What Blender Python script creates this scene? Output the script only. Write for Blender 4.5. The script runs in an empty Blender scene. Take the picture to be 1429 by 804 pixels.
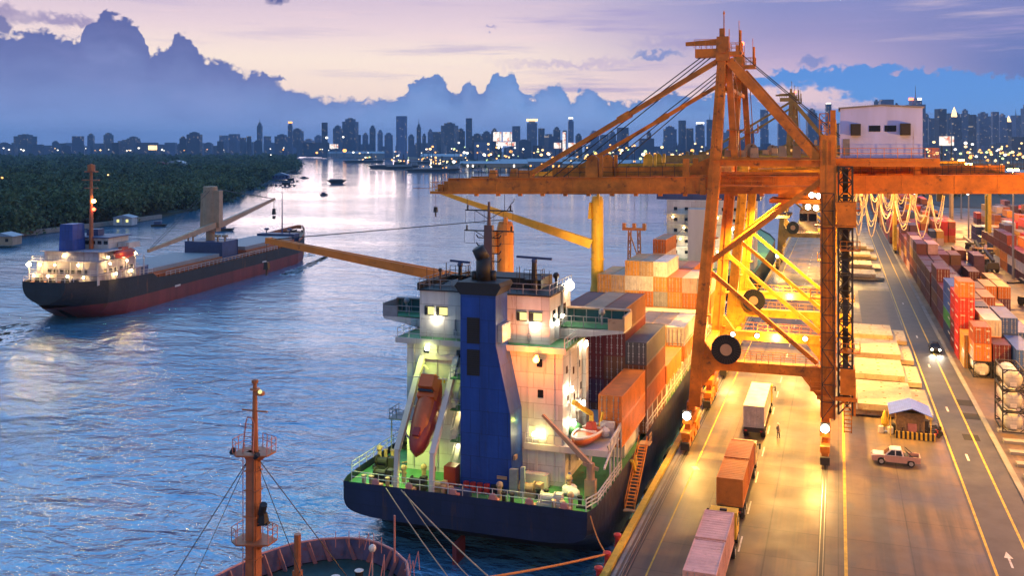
import bpy, bmesh, math, random
import numpy as np
from mathutils import Vector, Matrix
random.seed(7); RNG = np.random.default_rng(7)
SC = bpy.context.scene
COL = bpy.context.collection
R = math.radians
PI = math.pi
# ---------------------------------------------------------------- camera numbers (also used to place far things by bearing)
CF, CPX, CHY, CH = 1320.0, 714.0, 208.0, 35.0
YAW = math.atan((1170 - CPX) / CF)
CA, SA = math.cos(YAW), math.sin(YAW)
WATER = -3.5
def bearing(px, dist, Z=0.0):
    """point on the bearing of photo column px, dist metres in front"""
    u = (px - CPX) / CF
    return Vector((dist * (u * CA - SA), dist * (u * SA + CA), Z))

def lin(r, g, b):
    f = lambda c: (c / 255 / 12.92) if c / 255 <= 0.04045 else ((c / 255 + 0.055) / 1.055) ** 2.4
    return (f(r), f(g), f(b), 1.0)

# ---------------------------------------------------------------- mesh builder
class MB:
    def __init__(s):
        s.v = []; s.f = []; s.m = []; s.cur = 0
    def add(s, vs, fs):
        n = len(s.v); s.v.extend([tuple(p) for p in vs])
        for f in fs:
            s.f.append(tuple(i + n for i in f)); s.m.append(s.cur)
        return s
    def box(s, x0, x1, y0, y1, z0, z1, taper=0.0):
        e = random.uniform(0, 0.003)
        x0, x1 = min(x0, x1) - e, max(x0, x1) + e; y0, y1 = min(y0, y1) - e, max(y0, y1) + e; z0, z1 = min(z0, z1) - e, max(z0, z1) + e
        t = taper
        vs = [(x0, y0, z0), (x1, y0, z0), (x1, y1, z0), (x0, y1, z0), (x0 + t, y0 + t, z1), (x1 - t, y0 + t, z1), (x1 - t, y1 - t, z1), (x0 + t, y1 - t, z1)]
        return s.add(vs, [(0, 3, 2, 1), (4, 5, 6, 7), (0, 1, 5, 4), (1, 2, 6, 5), (2, 3, 7, 6), (3, 0, 4, 7)])
    def cbox(s, c, sx, sy, sz, rz=0.0):
        n = len(s.v)
        s.box(-sx / 2, sx / 2, -sy / 2, sy / 2, -sz / 2, sz / 2)
        cr, sr = math.cos(rz), math.sin(rz)
        for i in range(n, len(s.v)):
            x, y, z = s.v[i]; s.v[i] = (c[0] + x * cr - y * sr, c[1] + x * sr + y * cr, c[2] + z)
        return s
    def beam(s, p, q, w, h=None, w2=None, h2=None, up=(0, 0, 1)):
        """rectangular bar p->q, w across, h in the 'up' sense; may taper"""
        h = w if h is None else h; w2 = w if w2 is None else w2; h2 = h if h2 is None else h2
        e = random.uniform(0, 0.003); w += e; h += e; w2 += e; h2 += e
        p = Vector(p); q = Vector(q); d = (q - p).normalized(); u = Vector(up)
        if abs(d.dot(u)) > 0.98: u = Vector((0, 1, 0)) if abs(d.y) < 0.9 else Vector((1, 0, 0))
        a = d.cross(u).normalized(); b = a.cross(d).normalized()
        vs = [p - a * w / 2 - b * h / 2, p + a * w / 2 - b * h / 2, p + a * w / 2 + b * h / 2, p - a * w / 2 + b * h / 2,
              q - a * w2 / 2 - b * h2 / 2, q + a * w2 / 2 - b * h2 / 2, q + a * w2 / 2 + b * h2 / 2, q - a * w2 / 2 + b * h2 / 2]
        return s.add(vs, [(0, 3, 2, 1), (4, 5, 6, 7), (0, 1, 5, 4), (1, 2, 6, 5), (2, 3, 7, 6), (3, 0, 4, 7)])
    def path(s, pts, w, h=None, up=(0, 0, 1)):
        for a, b in zip(pts[:-1], pts[1:]): s.beam(a, b, w, h, up=up)
        return s
    def tube(s, p, q, r, n=8, r2=None, caps=True):
        r2 = r if r2 is None else r2
        p = Vector(p); q = Vector(q); d = (q - p)
        if d.length < 1e-6: return s
        d.normalize(); u = Vector((0, 0, 1)) if abs(d.z) < 0.9 else Vector((1, 0, 0))
        a = d.cross(u).normalized(); b = d.cross(a).normalized()
        vs = []
        for (c, rr) in ((p, r), (q, r2)):
            for i in range(n):
                t = 2 * PI * i / n; vs.append(c + a * rr * math.cos(t) + b * rr * math.sin(t))
        fs = [(i, (i + 1) % n, n + (i + 1) % n, n + i) for i in range(n)]
        if caps: fs += [tuple(range(n - 1, -1, -1)), tuple(range(n, 2 * n))]
        return s.add(vs, fs)
    def wire(s, pts, r, n=5):
        """continuous tube through points"""
        pts = [Vector(p) for p in pts]; vs = []; N = len(pts)
        for k, p in enumerate(pts):
            d = (pts[min(k + 1, N - 1)] - pts[max(k - 1, 0)]).normalized()
            u = Vector((0, 0, 1)) if abs(d.z) < 0.95 else Vector((1, 0, 0))
            a = d.cross(u).normalized(); b = d.cross(a).normalized()
            for i in range(n):
                t = 2 * PI * i / n; vs.append(p + a * r * math.cos(t) + b * r * math.sin(t))
        fs = [(k * n + i, k * n + (i + 1) % n, (k + 1) * n + (i + 1) % n, (k + 1) * n + i) for k in range(N - 1) for i in range(n)]
        fs += [tuple(range(n - 1, -1, -1)), tuple(range((N - 1) * n, N * n))]
        return s.add(vs, fs)
    def prism(s, pts, z0, z1):
        n = len(pts); e = random.uniform(0, 0.003)
        vs = [(x, y, z0 - e) for x, y in pts] + [(x, y, z1 + e) for x, y in pts]
        fs = [tuple(range(n - 1, -1, -1)), tuple(range(n, 2 * n))] + [(i, (i + 1) % n, n + (i + 1) % n, n + i) for i in range(n)]
        return s.add(vs, fs)
    def extr(s, pts, d):
        """polygon of 3-D points extruded by vector d"""
        n = len(pts); d = Vector(d); P = [Vector(p) for p in pts]
        vs = P + [p + d for p in P]
        fs = [tuple(range(n - 1, -1, -1)), tuple(range(n, 2 * n))] + [(i, (i + 1) % n, n + (i + 1) % n, n + i) for i in range(n)]
        return s.add(vs, fs)
    def lathe(s, c, prof, n=14, axis='z'):
        """prof: list of (r, t) along the axis from c"""
        vs = []
        for (r, t) in prof:
            for i in range(n):
                a = 2 * PI * i / n; x, y = r * math.cos(a), r * math.sin(a)
                if axis == 'z': vs.append((c[0] + x, c[1] + y, c[2] + t))
                elif axis == 'y': vs.append((c[0] + x, c[1] + t, c[2] + y))
                else: vs.append((c[0] + t, c[1] + x, c[2] + y))
        k = len(prof)
        fs = [(j * n + i, j * n + (i + 1) % n, (j + 1) * n + (i + 1) % n, (j + 1) * n + i) for j in range(k - 1) for i in range(n)]
        fs += [tuple(range(n - 1, -1, -1)), tuple(range((k - 1) * n, k * n))]
        return s.add(vs, fs)
    def ball(s, c, r, n=8, sz=1.0):
        prof = [(r * math.sin(PI * k / n) + 1e-4, -r * sz * math.cos(PI * k / n)) for k in range(n + 1)]
        return s.lathe(c, prof, n + 2)
    def rail(s, pts, h=1.05, step=1.6, t=0.05, mid=2):
        """guard rail along points: posts and bars"""
        for a, b in zip(pts[:-1], pts[1:]):
            a = Vector(a); b = Vector(b); L = (b - a).length; n = max(1, round(L / step))
            for k in range(1, mid + 1):
                z = Vector((0, 0, h * k / mid)); s.beam(a + z, b + z, t, t)
            for i in range(n + 1):
                p = a.lerp(b, i / n); s.beam(p, p + Vector((0, 0, h)), t, t)
        return s
    def lattice(s, p, q, w, t=0.08, n=6, up=(0, 0, 1)):
        """square lattice mast from p to q"""
        p = Vector(p); q = Vector(q); d = (q - p).normalized(); u = Vector(up)
        if abs(d.dot(u)) > .95: u = Vector((0, 1, 0))
        a = d.cross(u).normalized() * w / 2; b = a.cross(d).normalized() * w / 2
        cs = [a + b, a - b, -a - b, -a + b]
        for c in cs: s.beam(p + c, q + c, t, t)
        for k in range(n):
            m0 = p.lerp(q, k / n); m1 = p.lerp(q, (k + 1) / n)
            for i in range(4):
                c0, c1 = cs[i], cs[(i + 1) % 4]
                if k % 2: c0, c1 = c1, c0
                s.beam(m0 + c0, m1 + c1, t * .7, t * .7); s.beam(m1 + c0, m1 + c1, t * .7, t * .7)
        return s
    def clusters(s, gap=0.06):
        """groups of faces that touch one another (by shared vertices or overlapping bounds)"""
        par = list(range(len(s.v)))
        def find(i):
            while par[i] != i: par[i] = par[par[i]]; i = par[i]
            return i
        for f in s.f:
            a = find(f[0])
            for i in f[1:]: par[find(i)] = a
        box = {}
        for i, p in enumerate(s.v):
            r = find(i); b = box.get(r)
            if b is None: box[r] = [list(p), list(p)]
            else:
                for k in range(3): b[0][k] = min(b[0][k], p[k]); b[1][k] = max(b[1][k], p[k])
        ks = list(box); up = {k: k for k in ks}
        def fu(k):
            while up[k] != k: k = up[k]
            return k
        for i, a in enumerate(ks):
            for b in ks[:i]:
                if all(box[a][0][q] - gap <= box[b][1][q] and box[b][0][q] - gap <= box[a][1][q] for q in range(3)): up[fu(a)] = fu(b)
        out = {}
        for fi, f in enumerate(s.f): out.setdefault(fu(find(f[0])), []).append(fi)
        return list(out.values())
    def build(s, name, mat, parent=None, smooth=False, loc=None):
        """one mesh object, or one object per separate piece for the names in PIECES; vertices are given in world space"""
        if parent is not None and name in PIECES:
            first = None
            for fl in s.clusters():
                q = MB(); ids = {}
                for fi in fl:
                    nf = []
                    for i in s.f[fi]:
                        if i not in ids: ids[i] = len(q.v); q.v.append(s.v[i])
                        nf.append(ids[i])
                    q.f.append(tuple(nf)); q.m.append(s.m[fi])
                o = q.build(PIECES[name], mat, parent, smooth, loc); first = first or o
            return first
        me = bpy.data.meshes.new(name)
        org = Vector(loc) if loc is not None else (Vector(ORG[parent.name]) if parent is not None else Vector((0, 0, 0)))
        me.from_pydata([(x - org[0], y - org[1], z - org[2]) for x, y, z in s.v], [], s.f)
        mats = mat if isinstance(mat, (list, tuple)) else [mat]
        for m in mats: me.materials.append(m)
        if len(mats) > 1: me.polygons.foreach_set('material_index', s.m)
        if smooth: me.polygons.foreach_set('use_smooth', [True] * len(me.polygons))
        me.update()
        o = bpy.data.objects.new(name, me); COL.objects.link(o)
        if parent is not None: o.parent = parent
        else: o.location = org
        ORG[o.name] = tuple(org)
        return o
ORG = {}
PIECES = {'access_platform': 'service_platform', 'walkway_beam': 'walkway_girder', 'wall_pipes': 'wall_pipe', 'bulwark_stays': 'bulwark_stay', 'boom_lug': 'boom_bracket', 'horn_and_lamps': 'mast_fitting', 'junction_boxes': 'junction_box', 'deck_vents': 'deck_vent', 'fairleads': 'fairlead', 'vent_heads': 'vent_head', 'windows': 'window', 'deck_posts': 'deck_post', 'stern_gear': 'mooring_winch', 'bogie_wheels': 'bogie_wheel', 'wheels': 'wheel', 'tail_light': 'tail_lamp', 'signal_stays': 'signal_stay', 'posts': 'sign_post', 'roof_post': 'canopy_post', 'aerials': 'aerial', 'draught_plates': 'draught_plate', 'vent_post': 'deck_post', 'deck_light': 'deck_lamp', 'mirrors': 'mirror', 'plate': 'name_plate', 'raft_canisters': 'raft_canister', 'hatch_coaming': 'hatch_coaming_wall', 'side_walkway': 'side_gallery', 'galleries': 'gallery', 'stay_rope': 'stay_cable', 'hoist_rope': 'hoist_cable', 'crane_rope': 'crane_cable', 'web_plates': 'web_plate', 'lit_openings': 'lit_opening', 'side_cabinet': 'cabinet', 'stairs': 'stair', 'jib_rest': 'jib_stand', 'portal_walkway': 'portal_gallery', 'treads': 'tread', 'window_frame': 'window_bar', 'lifeboat_davits': 'lifeboat_davit', 'yard_arms': 'yard_arm'}
def tag(o, label=None, cat=None, group=None, kind=None):
    if label: o['label'] = label
    if cat: o['category'] = cat
    if group: o['group'] = group
    if kind: o['kind'] = kind
    return o
def empty(name, loc, label, cat, group=None):
    o = bpy.data.objects.new(name, None); COL.objects.link(o); o.location = loc; o.empty_display_size = 0.5
    ORG[o.name] = tuple(loc)
    return tag(o, label, cat, group)
def kids(o): return [c for c in o.children]
def copy_tree(o, parent=None):
    c = o.copy(); COL.objects.link(c)
    if parent is not None: c.parent = parent
    for ch in kids(o): copy_tree(ch, c)
    return c
def tint(o, col):
    o.color = col
    for c in o.children: tint(c, col)

# ---------------------------------------------------------------- materials
def node_mat(name):
    m = bpy.data.materials.new(name); m.use_nodes = True
    nt = m.node_tree; b = nt.nodes['Principled BSDF']
    return m, nt, b
def wear_mat(name, col, rough=0.55, metal=0.0, var=0.25, scale=0.8, rust=0.0, rustcol=(0.12, 0.045, 0.015), objcol=False, streak=False, bump=0.0, coord='Object', plates=None):
    """painted surface with grime variation, optional rust blotches and vertical streaks"""
    m, nt, b = node_mat(name); N = nt.nodes; L = nt.links
    tc = N.new('ShaderNodeTexCoord'); mp = N.new('ShaderNodeMapping')
    L.new(tc.outputs[coord], mp.inputs['Vector'])
    mp.inputs['Scale'].default_value = (1, 1, 0.12) if streak else (1, 1, 1)
    nz = N.new('ShaderNodeTexNoise'); nz.inputs['Scale'].default_value = scale; nz.inputs['Detail'].default_value = 6; nz.inputs['Roughness'].default_value = 0.65
    L.new(mp.outputs[0], nz.inputs['Vector'])
    if objcol:
        oi = N.new('ShaderNodeObjectInfo'); src = oi.outputs['Color']
        ad = N.new('ShaderNodeVectorMath'); ad.operation = 'ADD'
        sc = N.new('ShaderNodeMath'); sc.operation = 'MULTIPLY'; sc.inputs[1].default_value = 91.0
        L.new(oi.outputs['Random'], sc.inputs[0]); L.new(mp.outputs[0], ad.inputs[0]); L.new(sc.outputs[0], ad.inputs[1]); L.new(ad.outputs[0], nz.inputs['Vector'])
    else:
        rgb = N.new('ShaderNodeRGB'); rgb.outputs[0].default_value = (*col[:3], 1); src = rgb.outputs[0]
    mr = N.new('ShaderNodeMapRange'); mr.inputs[1].default_value = 0.3; mr.inputs[2].default_value = 0.7; mr.inputs[3].default_value = 1 - var; mr.inputs[4].default_value = 1 + var * 0.6
    L.new(nz.outputs[0], mr.inputs[0])
    mul = N.new('ShaderNodeMixRGB'); mul.blend_type = 'MULTIPLY'; mul.inputs[0].default_value = 1
    L.new(src, mul.inputs[1]); L.new(mr.outputs[0], mul.inputs[2])
    out = mul.outputs[0]
    if rust > 0:
        n2 = N.new('ShaderNodeTexNoise'); n2.inputs['Scale'].default_value = scale * 2.3; n2.inputs['Detail'].default_value = 8; n2.inputs['Roughness'].default_value = 0.7
        L.new(nz.inputs['Vector'].links[0].from_socket, n2.inputs['Vector'])
        m2 = N.new('ShaderNodeMapRange'); m2.inputs[1].default_value = 0.62 - rust * 0.2; m2.inputs[2].default_value = 0.72 - rust * 0.15
        L.new(n2.outputs[0], m2.inputs[0])
        mx = N.new('ShaderNodeMixRGB'); L.new(m2.outputs[0], mx.inputs[0]); L.new(out, mx.inputs[1]); mx.inputs[2].default_value = (*rustcol, 1); out = mx.outputs[0]
    if plates:                                                  # welded plating: thin seams, each plate a shade apart and slightly dished
        s3 = N.new('ShaderNodeSeparateXYZ'); L.new(tc.outputs[coord], s3.inputs[0]); a3 = N.new('ShaderNodeMath'); L.new(s3.outputs[0], a3.inputs[0]); L.new(s3.outputs[1], a3.inputs[1])
        c3 = N.new('ShaderNodeCombineXYZ'); L.new(a3.outputs[0], c3.inputs[0]); L.new(s3.outputs[2], c3.inputs[1])
        bk = N.new('ShaderNodeTexBrick'); bk.inputs['Scale'].default_value = 1; bk.inputs['Brick Width'].default_value = plates[0]; bk.inputs['Row Height'].default_value = plates[1]; bk.inputs['Mortar Size'].default_value = .035; bk.inputs['Mortar Smooth'].default_value = .4
        bk.inputs['Color1'].default_value = (.84, .84, .84, 1); bk.inputs['Color2'].default_value = (1.08, 1.08, 1.08, 1); bk.inputs['Mortar'].default_value = (.62, .60, .58, 1); L.new(c3.outputs[0], bk.inputs['Vector'])
        m3 = N.new('ShaderNodeMixRGB'); m3.blend_type = 'MULTIPLY'; m3.inputs[0].default_value = 1; L.new(out, m3.inputs[1]); L.new(bk.outputs[0], m3.inputs[2]); out = m3.outputs[0]
        n3 = N.new('ShaderNodeTexNoise'); n3.inputs['Scale'].default_value = 1.1; n3.inputs['Detail'].default_value = 2; L.new(tc.outputs[coord], n3.inputs['Vector'])
        b3 = N.new('ShaderNodeBump'); b3.inputs['Strength'].default_value = .5; b3.inputs['Distance'].default_value = .12; L.new(n3.outputs[0], b3.inputs['Height']); L.new(b3.outputs[0], b.inputs['Normal'])
    L.new(out, b.inputs['Base Color'])
    b.inputs['Roughness'].default_value = rough; b.inputs['Metallic'].default_value = metal
    if bump > 0:
        bp = N.new('ShaderNodeBump'); bp.inputs['Strength'].default_value = bump; bp.inputs['Distance'].default_value = 0.05
        L.new(nz.outputs[0], bp.inputs['Height']); L.new(bp.outputs[0], b.inputs['Normal'])
    return m
def glow_mat(name, col, strength, sample=False):
    m, nt, b = node_mat(name)
    b.inputs['Base Color'].default_value = (0.02, 0.02, 0.02, 1); b.inputs['Emission Color'].default_value = (*col[:3], 1); b.inputs['Emission Strength'].default_value = strength
    if not sample:
        try: m.cycles.emission_sampling = 'NONE'
        except Exception: pass
    return m
def plain(name, col, rough=0.5, metal=0.0): return wear_mat(name, col, rough, metal, var=0.18, scale=1.5)

M = {}
M['crane'] = wear_mat('crane_paint', (0, 0, 0), 0.5, var=0.5, scale=0.45, rust=0.22, objcol=True, coord='Object', rustcol=(.10, .035, .012))
M['dark_steel'] = plain('dark_steel', (0.035, 0.032, 0.03), 0.55, 0.3)
M['rail_steel'] = plain('rail_steel', (0.25, 0.22, 0.18), 0.3, 0.9)
M['house'] = wear_mat('house_cladding', (0.46, 0.54, 0.96), 0.6, var=0.15, scale=0.5, rust=0.03, streak=True)
M['white'] = wear_mat('white_paint', (0.54, 0.54, 0.52), 0.5, var=0.28, scale=0.35, rust=0.16, rustcol=(0.25, 0.13, 0.06), streak=True, plates=(2.6, 1.5))
M['cream'] = wear_mat('cream_paint', (0.62, 0.58, 0.50), 0.5, var=0.18, scale=0.3, rust=0.05, streak=True)
M['green_deck'] = wear_mat('green_deck', (0.055, 0.22, 0.075), 0.5, var=0.4, scale=0.6, rust=0.12)
M['navy'] = wear_mat('navy_hull', (0.010, 0.015, 0.055), 0.45, var=0.5, scale=0.25, rust=0.16, streak=True, rustcol=(0.07, 0.03, 0.02), plates=(3.4, 1.4))
M['funnel_blue'] = wear_mat('funnel_blue', (0.011, 0.058, 0.29), 0.45, var=0.4, scale=0.5, streak=True, plates=(1.9, 2.2), rust=.1, rustcol=(.03, .03, .05))
M['side_grey'] = wear_mat('hull_side', (0.11, 0.09, 0.095), 0.5, var=0.4, scale=0.25, rust=0.35, streak=True)
M['boot'] = wear_mat('boot_topping', (0.15, 0.022, 0.022), 0.6, var=0.4, scale=0.3, rust=0.2, streak=True)
M['ship_mast'] = plain('ship_mast', (0.13, 0.075, 0.07), 0.6)
M['black_hull'] = wear_mat('black_hull', (0.012, 0.015, 0.018), 0.65, var=0.4, scale=0.25, rust=0.12, streak=True, plates=(4, 1.6))
M['black'] = plain('black_paint', (0.012, 0.012, 0.013), 0.6)
M['glass'] = wear_mat('dark_glass', (0.01, 0.013, 0.018), 0.08, var=0.1)
M['glass_green'] = wear_mat('wheelhouse_glass', (0.03, 0.10, 0.11), 0.1, var=0.1)
M['grey'] = plain('grey_paint', (0.22, 0.23, 0.25), 0.55)
M['tan'] = wear_mat('tan_paint', (0.42, 0.27, 0.16), 0.5, var=0.25, scale=0.4, rust=0.1)
M['ship_orange'] = wear_mat('ship_crane_orange', (0.58, 0.20, 0.025), 0.45, var=0.25, scale=0.5, rust=0.06)
M['mast_brown'] = wear_mat('mast_brown', (0.36, 0.12, 0.045), 0.5, var=0.3, scale=1.2, rust=0.1)
M['boat_orange'] = wear_mat('lifeboat_orange', (0.55, 0.12, 0.02), 0.4, var=0.2, scale=0.8)
M['boat_red'] = wear_mat('lifeboat_red', (0.32, 0.035, 0.02), 0.4, var=0.3, scale=0.8)
M['pink_pipe'] = plain('pale_red_pipe', (0.50, 0.20, 0.17), 0.5)
M['rope'] = plain('rope', (0.42, 0.30, 0.18), 0.9)
M['rope_orange'] = plain('orange_rope', (0.50, 0.19, 0.05), 0.9)
M['cable_lit'] = plain('lit_cable', (0.82, 0.76, 0.52), 0.5)  # pale lamplit tone, the light is painted into the cable colour
M['yellow'] = wear_mat('yellow_paint', (0.62, 0.40, 0.03), 0.55, var=0.25, scale=1.5, rust=0.05)
M['red'] = plain('red_paint', (0.45, 0.025, 0.02), 0.5)
M['concrete'] = wear_mat('concrete', (0.24, 0.225, 0.20), 0.85, var=0.3, scale=0.35, bump=0.1)
M['rubber'] = plain('rubber', (0.014, 0.014, 0.014), 0.85)
M['alu'] = plain('aluminium', (0.45, 0.45, 0.47), 0.35, 0.7)
M['blue_roof'] = wear_mat('blue_sheet_roof', (0.06, 0.11, 0.52), 0.5, var=0.2, scale=1.0)
M['wood'] = wear_mat('plank_wood', (0.30, 0.20, 0.09), 0.7, var=0.4, scale=3.0)
M['blue_paint'] = wear_mat('blue_paint', (0.04, 0.065, 0.16), 0.5, var=0.3, scale=0.5)
M['white_cloth'] = plain('white_cloth', (0.7, 0.7, 0.7), 0.9)
M['hatch'] = wear_mat('hatch_panel', (0.40, 0.33, 0.21), 0.65, var=0.3, scale=0.5, rust=0.25, rustcol=(0.22, 0.12, 0.05))
M['container'] = wear_mat('container_paint', (0, 0, 0), 0.5, var=0.3, scale=0.6, rust=0.08, objcol=True)
M['container_door'] = wear_mat('container_door_paint', (0, 0, 0), 0.5, var=0.35, scale=1.2, rust=0.16, objcol=True)
M['marks'] = wear_mat('stencil_white', (0.62, 0.60, 0.56), 0.6, var=0.35, scale=2.0)
M['gold'] = plain('gold_emblem', (0.55, 0.33, 0.05), 0.5)
M['skin'] = plain('skin', (0.35, 0.18, 0.11), 0.6)
# things that give off light
M['lamp_warm'] = glow_mat('sodium_lamp', (1.0, 0.55, 0.15), 40)
M['lamp_white'] = glow_mat('white_lamp', (1.0, 0.88, 0.62), 45)
M['lamp_green'] = glow_mat('green_white_lamp', (0.95, 1.0, 0.35), 40)
M['lamp_cold'] = glow_mat('cold_lamp', (0.75, 0.88, 1.0), 25)
M['stern_lamp'] = glow_mat('stern_lamp', (1.0, 0.66, 0.25), 170)
M['lamp_red'] = glow_mat('red_lamp', (1.0, 0.08, 0.03), 12)
M['lit_window'] = glow_mat('lit_window', (0.95, 0.85, 0.30), 1.3)
M['far_warm'] = glow_mat('far_warm_light', (1.0, 0.62, 0.24), 3.2)
M['far_orange'] = glow_mat('far_orange_light', (1.0, 0.42, 0.09), 3.0)
M['far_white'] = glow_mat('far_white_light', (1.0, 0.92, 0.76), 3.0)
M['far_green'] = glow_mat('far_green_light', (0.75, 1.0, 0.40), 1.8)
M['board'] = glow_mat('lit_board', (1.0, 0.95, 0.82), 1.25)
_n = M['board'].node_tree; _t = _n.nodes.new('ShaderNodeTexCoord'); _z = _n.nodes.new('ShaderNodeTexNoise'); _z.inputs['Scale'].default_value = .14; _z.inputs['Detail'].default_value = 3; _r = _n.nodes.new('ShaderNodeValToRGB'); _r.color_ramp.elements[0].position = .36; _r.color_ramp.elements[0].color = (.75, .22, .12, 1); _r.color_ramp.elements[1].position = .52; _r.color_ramp.elements[1].color = (1, .96, .86, 1)
_n.links.new(_t.outputs['Object'], _z.inputs['Vector']); _n.links.new(_z.outputs[0], _r.inputs[0]); _n.links.new(_r.outputs[0], _n.nodes['Principled BSDF'].inputs['Emission Color'])
M['lamp_sodium'] = glow_mat('sodium_bulb', (1.0, 0.42, 0.06), 14)
def paint_obj(o, col): tint(o, (*col[:3], 1.0))

def lamp(kind, loc, energy, col, parent=None, radius=0.3, target=None, cone=120, blend=0.5):
    ld = bpy.data.lights.new('lamp_light', kind); ld.energy = energy; ld.color = col[:3]; ld.shadow_soft_size = radius
    o = bpy.data.objects.new('lamp_light', ld); COL.objects.link(o)
    org = Vector(ORG[parent.name]) if parent is not None else Vector((0, 0, 0))
    o.location = Vector(loc) - org
    if parent is not None: o.parent = parent
    if kind == 'SPOT':
        ld.spot_size = R(cone); ld.spot_blend = blend
        d = Vector(target) - Vector(loc); o.rotation_euler = d.to_track_quat('-Z', 'Y').to_euler()
    return o
SOD = (1.0, 0.40, 0.06); SODW = (1.0, 0.54, 0.11); WARMW = (1.0, 0.82, 0.52); GRW = (0.80, 1.0, 0.14)
# ---------------------------------------------------------------- render settings, camera, sky
SC.render.engine = 'CYCLES'
SC.view_settings.view_transform = 'Standard'; SC.view_settings.look = 'None'
SC.view_settings.exposure = 0.0; SC.view_settings.gamma = 1.0; SC.view_settings.use_curve_mapping = False
SC.cycles.use_denoising = True
SC.cycles.max_bounces = 5; SC.cycles.diffuse_bounces = 3; SC.cycles.glossy_bounces = 3; SC.cycles.transmission_bounces = 2; SC.cycles.volume_bounces = 0
SC.cycles.sample_clamp_indirect = 4.0; SC.cycles.sample_clamp_direct = 0.0
SC.cycles.caustics_reflective = False; SC.cycles.caustics_refractive = False
cam_d = bpy.data.cameras.new('Camera'); cam = bpy.data.objects.new('Camera', cam_d); COL.objects.link(cam)
cam.location = (0, 0, CH); cam.rotation_euler = (R(90), 0, YAW)
cam_d.sensor_width = 36.0; cam_d.lens = 36.0 * CF / 1429.0
cam_d.shift_x = (714.5 - CPX) / 1429.0; cam_d.shift_y = -(402 - CHY) / 1429.0
cam_d.clip_start = 0.5; cam_d.clip_end = 60000
SC.camera = cam

W = bpy.data.worlds.new('World'); SC.world = W; W.use_nodes = True
nt = W.node_tree; N = nt.nodes; L = nt.links
bg = N['Background']; bg.inputs['Strength'].default_value = 1.15
def math_n(op, a, b=None, clamp=False):
    n = N.new('ShaderNodeMath'); n.operation = op; n.use_clamp = clamp
    for i, x in enumerate((a, b)):
        if x is None: continue
        if isinstance(x, (int, float)): n.inputs[i].default_value = x
        else: L.new(x, n.inputs[i])
    return n.outputs[0]
def mix_n(fac, a, b, mode='MIX'):
    n = N.new('ShaderNodeMixRGB'); n.blend_type = mode
    for i, x in enumerate((fac, a, b)):
        if isinstance(x, (int, float)): n.inputs[i].default_value = x
        elif isinstance(x, tuple): n.inputs[i].default_value = x
        else: L.new(x, n.inputs[i])
    return n.outputs[0]
def range_n(v, a, b, c=0.0, d=1.0, smooth=True):
    n = N.new('ShaderNodeMapRange'); n.interpolation_type = 'SMOOTHSTEP' if smooth else 'LINEAR'
    L.new(v, n.inputs[0])
    for i, x in ((1, a), (2, b), (3, c), (4, d)):
        if isinstance(x, (int, float)): n.inputs[i].default_value = x
        else: L.new(x, n.inputs[i])
    return n.outputs[0]
def ramp_n(v, stops):
    n = N.new('ShaderNodeValToRGB'); L.new(v, n.inputs[0]); cr = n.color_ramp
    while len(cr.elements) < len(stops): cr.elements.new(0.5)
    for e, (p, c) in zip(cr.elements, stops): e.position = p; e.color = c
    return n.outputs[0]
tc = N.new('ShaderNodeTexCoord'); sp = N.new('ShaderNodeSeparateXYZ'); L.new(tc.outputs['Generated'], sp.inputs[0])
X_, Y_, Z_ = sp.outputs
r_ = math_n('ADD', math_n('MULTIPLY', X_, CA), math_n('MULTIPLY', Y_, SA))
f_ = math_n('ADD', math_n('MULTIPLY', X_, -SA), math_n('MULTIPLY', Y_, CA))
az = math_n('ARCTAN2', r_, f_)                                   # bearing, radians from the view axis
hyp = math_n('SQRT', math_n('ADD', math_n('MULTIPLY', X_, X_), math_n('MULTIPLY', Y_, Y_)))
T = math_n('DIVIDE', Z_, math_n('MAXIMUM', hyp, 0.001))          # tangent of elevation
def noise_n(sx, sy, det=5, rough=0.6, off=0.0, scale=1.0):
    cb = N.new('ShaderNodeCombineXYZ'); L.new(math_n('MULTIPLY', az, sx), cb.inputs[0]); L.new(math_n('MULTIPLY', T, sy), cb.inputs[1]); cb.inputs[2].default_value = off
    nz = N.new('ShaderNodeTexNoise'); nz.inputs['Scale'].default_value = scale; nz.inputs['Detail'].default_value = det; nz.inputs['Roughness'].default_value = rough
    L.new(cb.outputs[0], nz.inputs['Vector']); return nz.outputs[0]
def px2(px, py):
    a = math.atan((px - CPX) / CF); return a, (CHY - py) / CF * math.cos(a)
def curve_n(v, pts, lo=-0.62, hi=0.62, vmax=0.2, vec=False):
    """height of a cloud edge (tangent of elevation) against bearing, from sightings (photo column, row)"""
    n = N.new('ShaderNodeFloatCurve'); n.inputs[0].default_value = 1.0
    u = math_n('DIVIDE', math_n('SUBTRACT', v, lo), hi - lo, clamp=True); L.new(u, n.inputs[1])
    c = n.mapping.curves[0]
    P = sorted(((px2(*p)[0] - lo) / (hi - lo), px2(*p)[1] / vmax) for p in pts)
    while len(c.points) < len(P): c.points.new(0.5, 0.5)
    for q, (a, b) in zip(c.points, P): q.location = (max(0, min(1, a)), max(0, min(1, b))); q.handle_type = 'AUTO_CLAMPED'
    n.mapping.update()
    return math_n('MULTIPLY', n.outputs[0], vmax)
puff = math_n('SUBTRACT', noise_n(46, 46, 3, 0.5), 0.5)
puff2 = math_n('SUBTRACT', noise_n(46, 46, 3, 0.5, 7.3), 0.5)
puff3 = math_n('ABSOLUTE', math_n('SUBTRACT', noise_n(100, 110, 2, 0.5, 3.1), 0.5))
puff4 = math_n('ABSOLUTE', math_n('SUBTRACT', noise_n(60, 75, 2, 0.5, 5.7), 0.5))
azp = math_n('ADD', az, math_n('MULTIPLY', puff2, 0.014))
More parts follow.
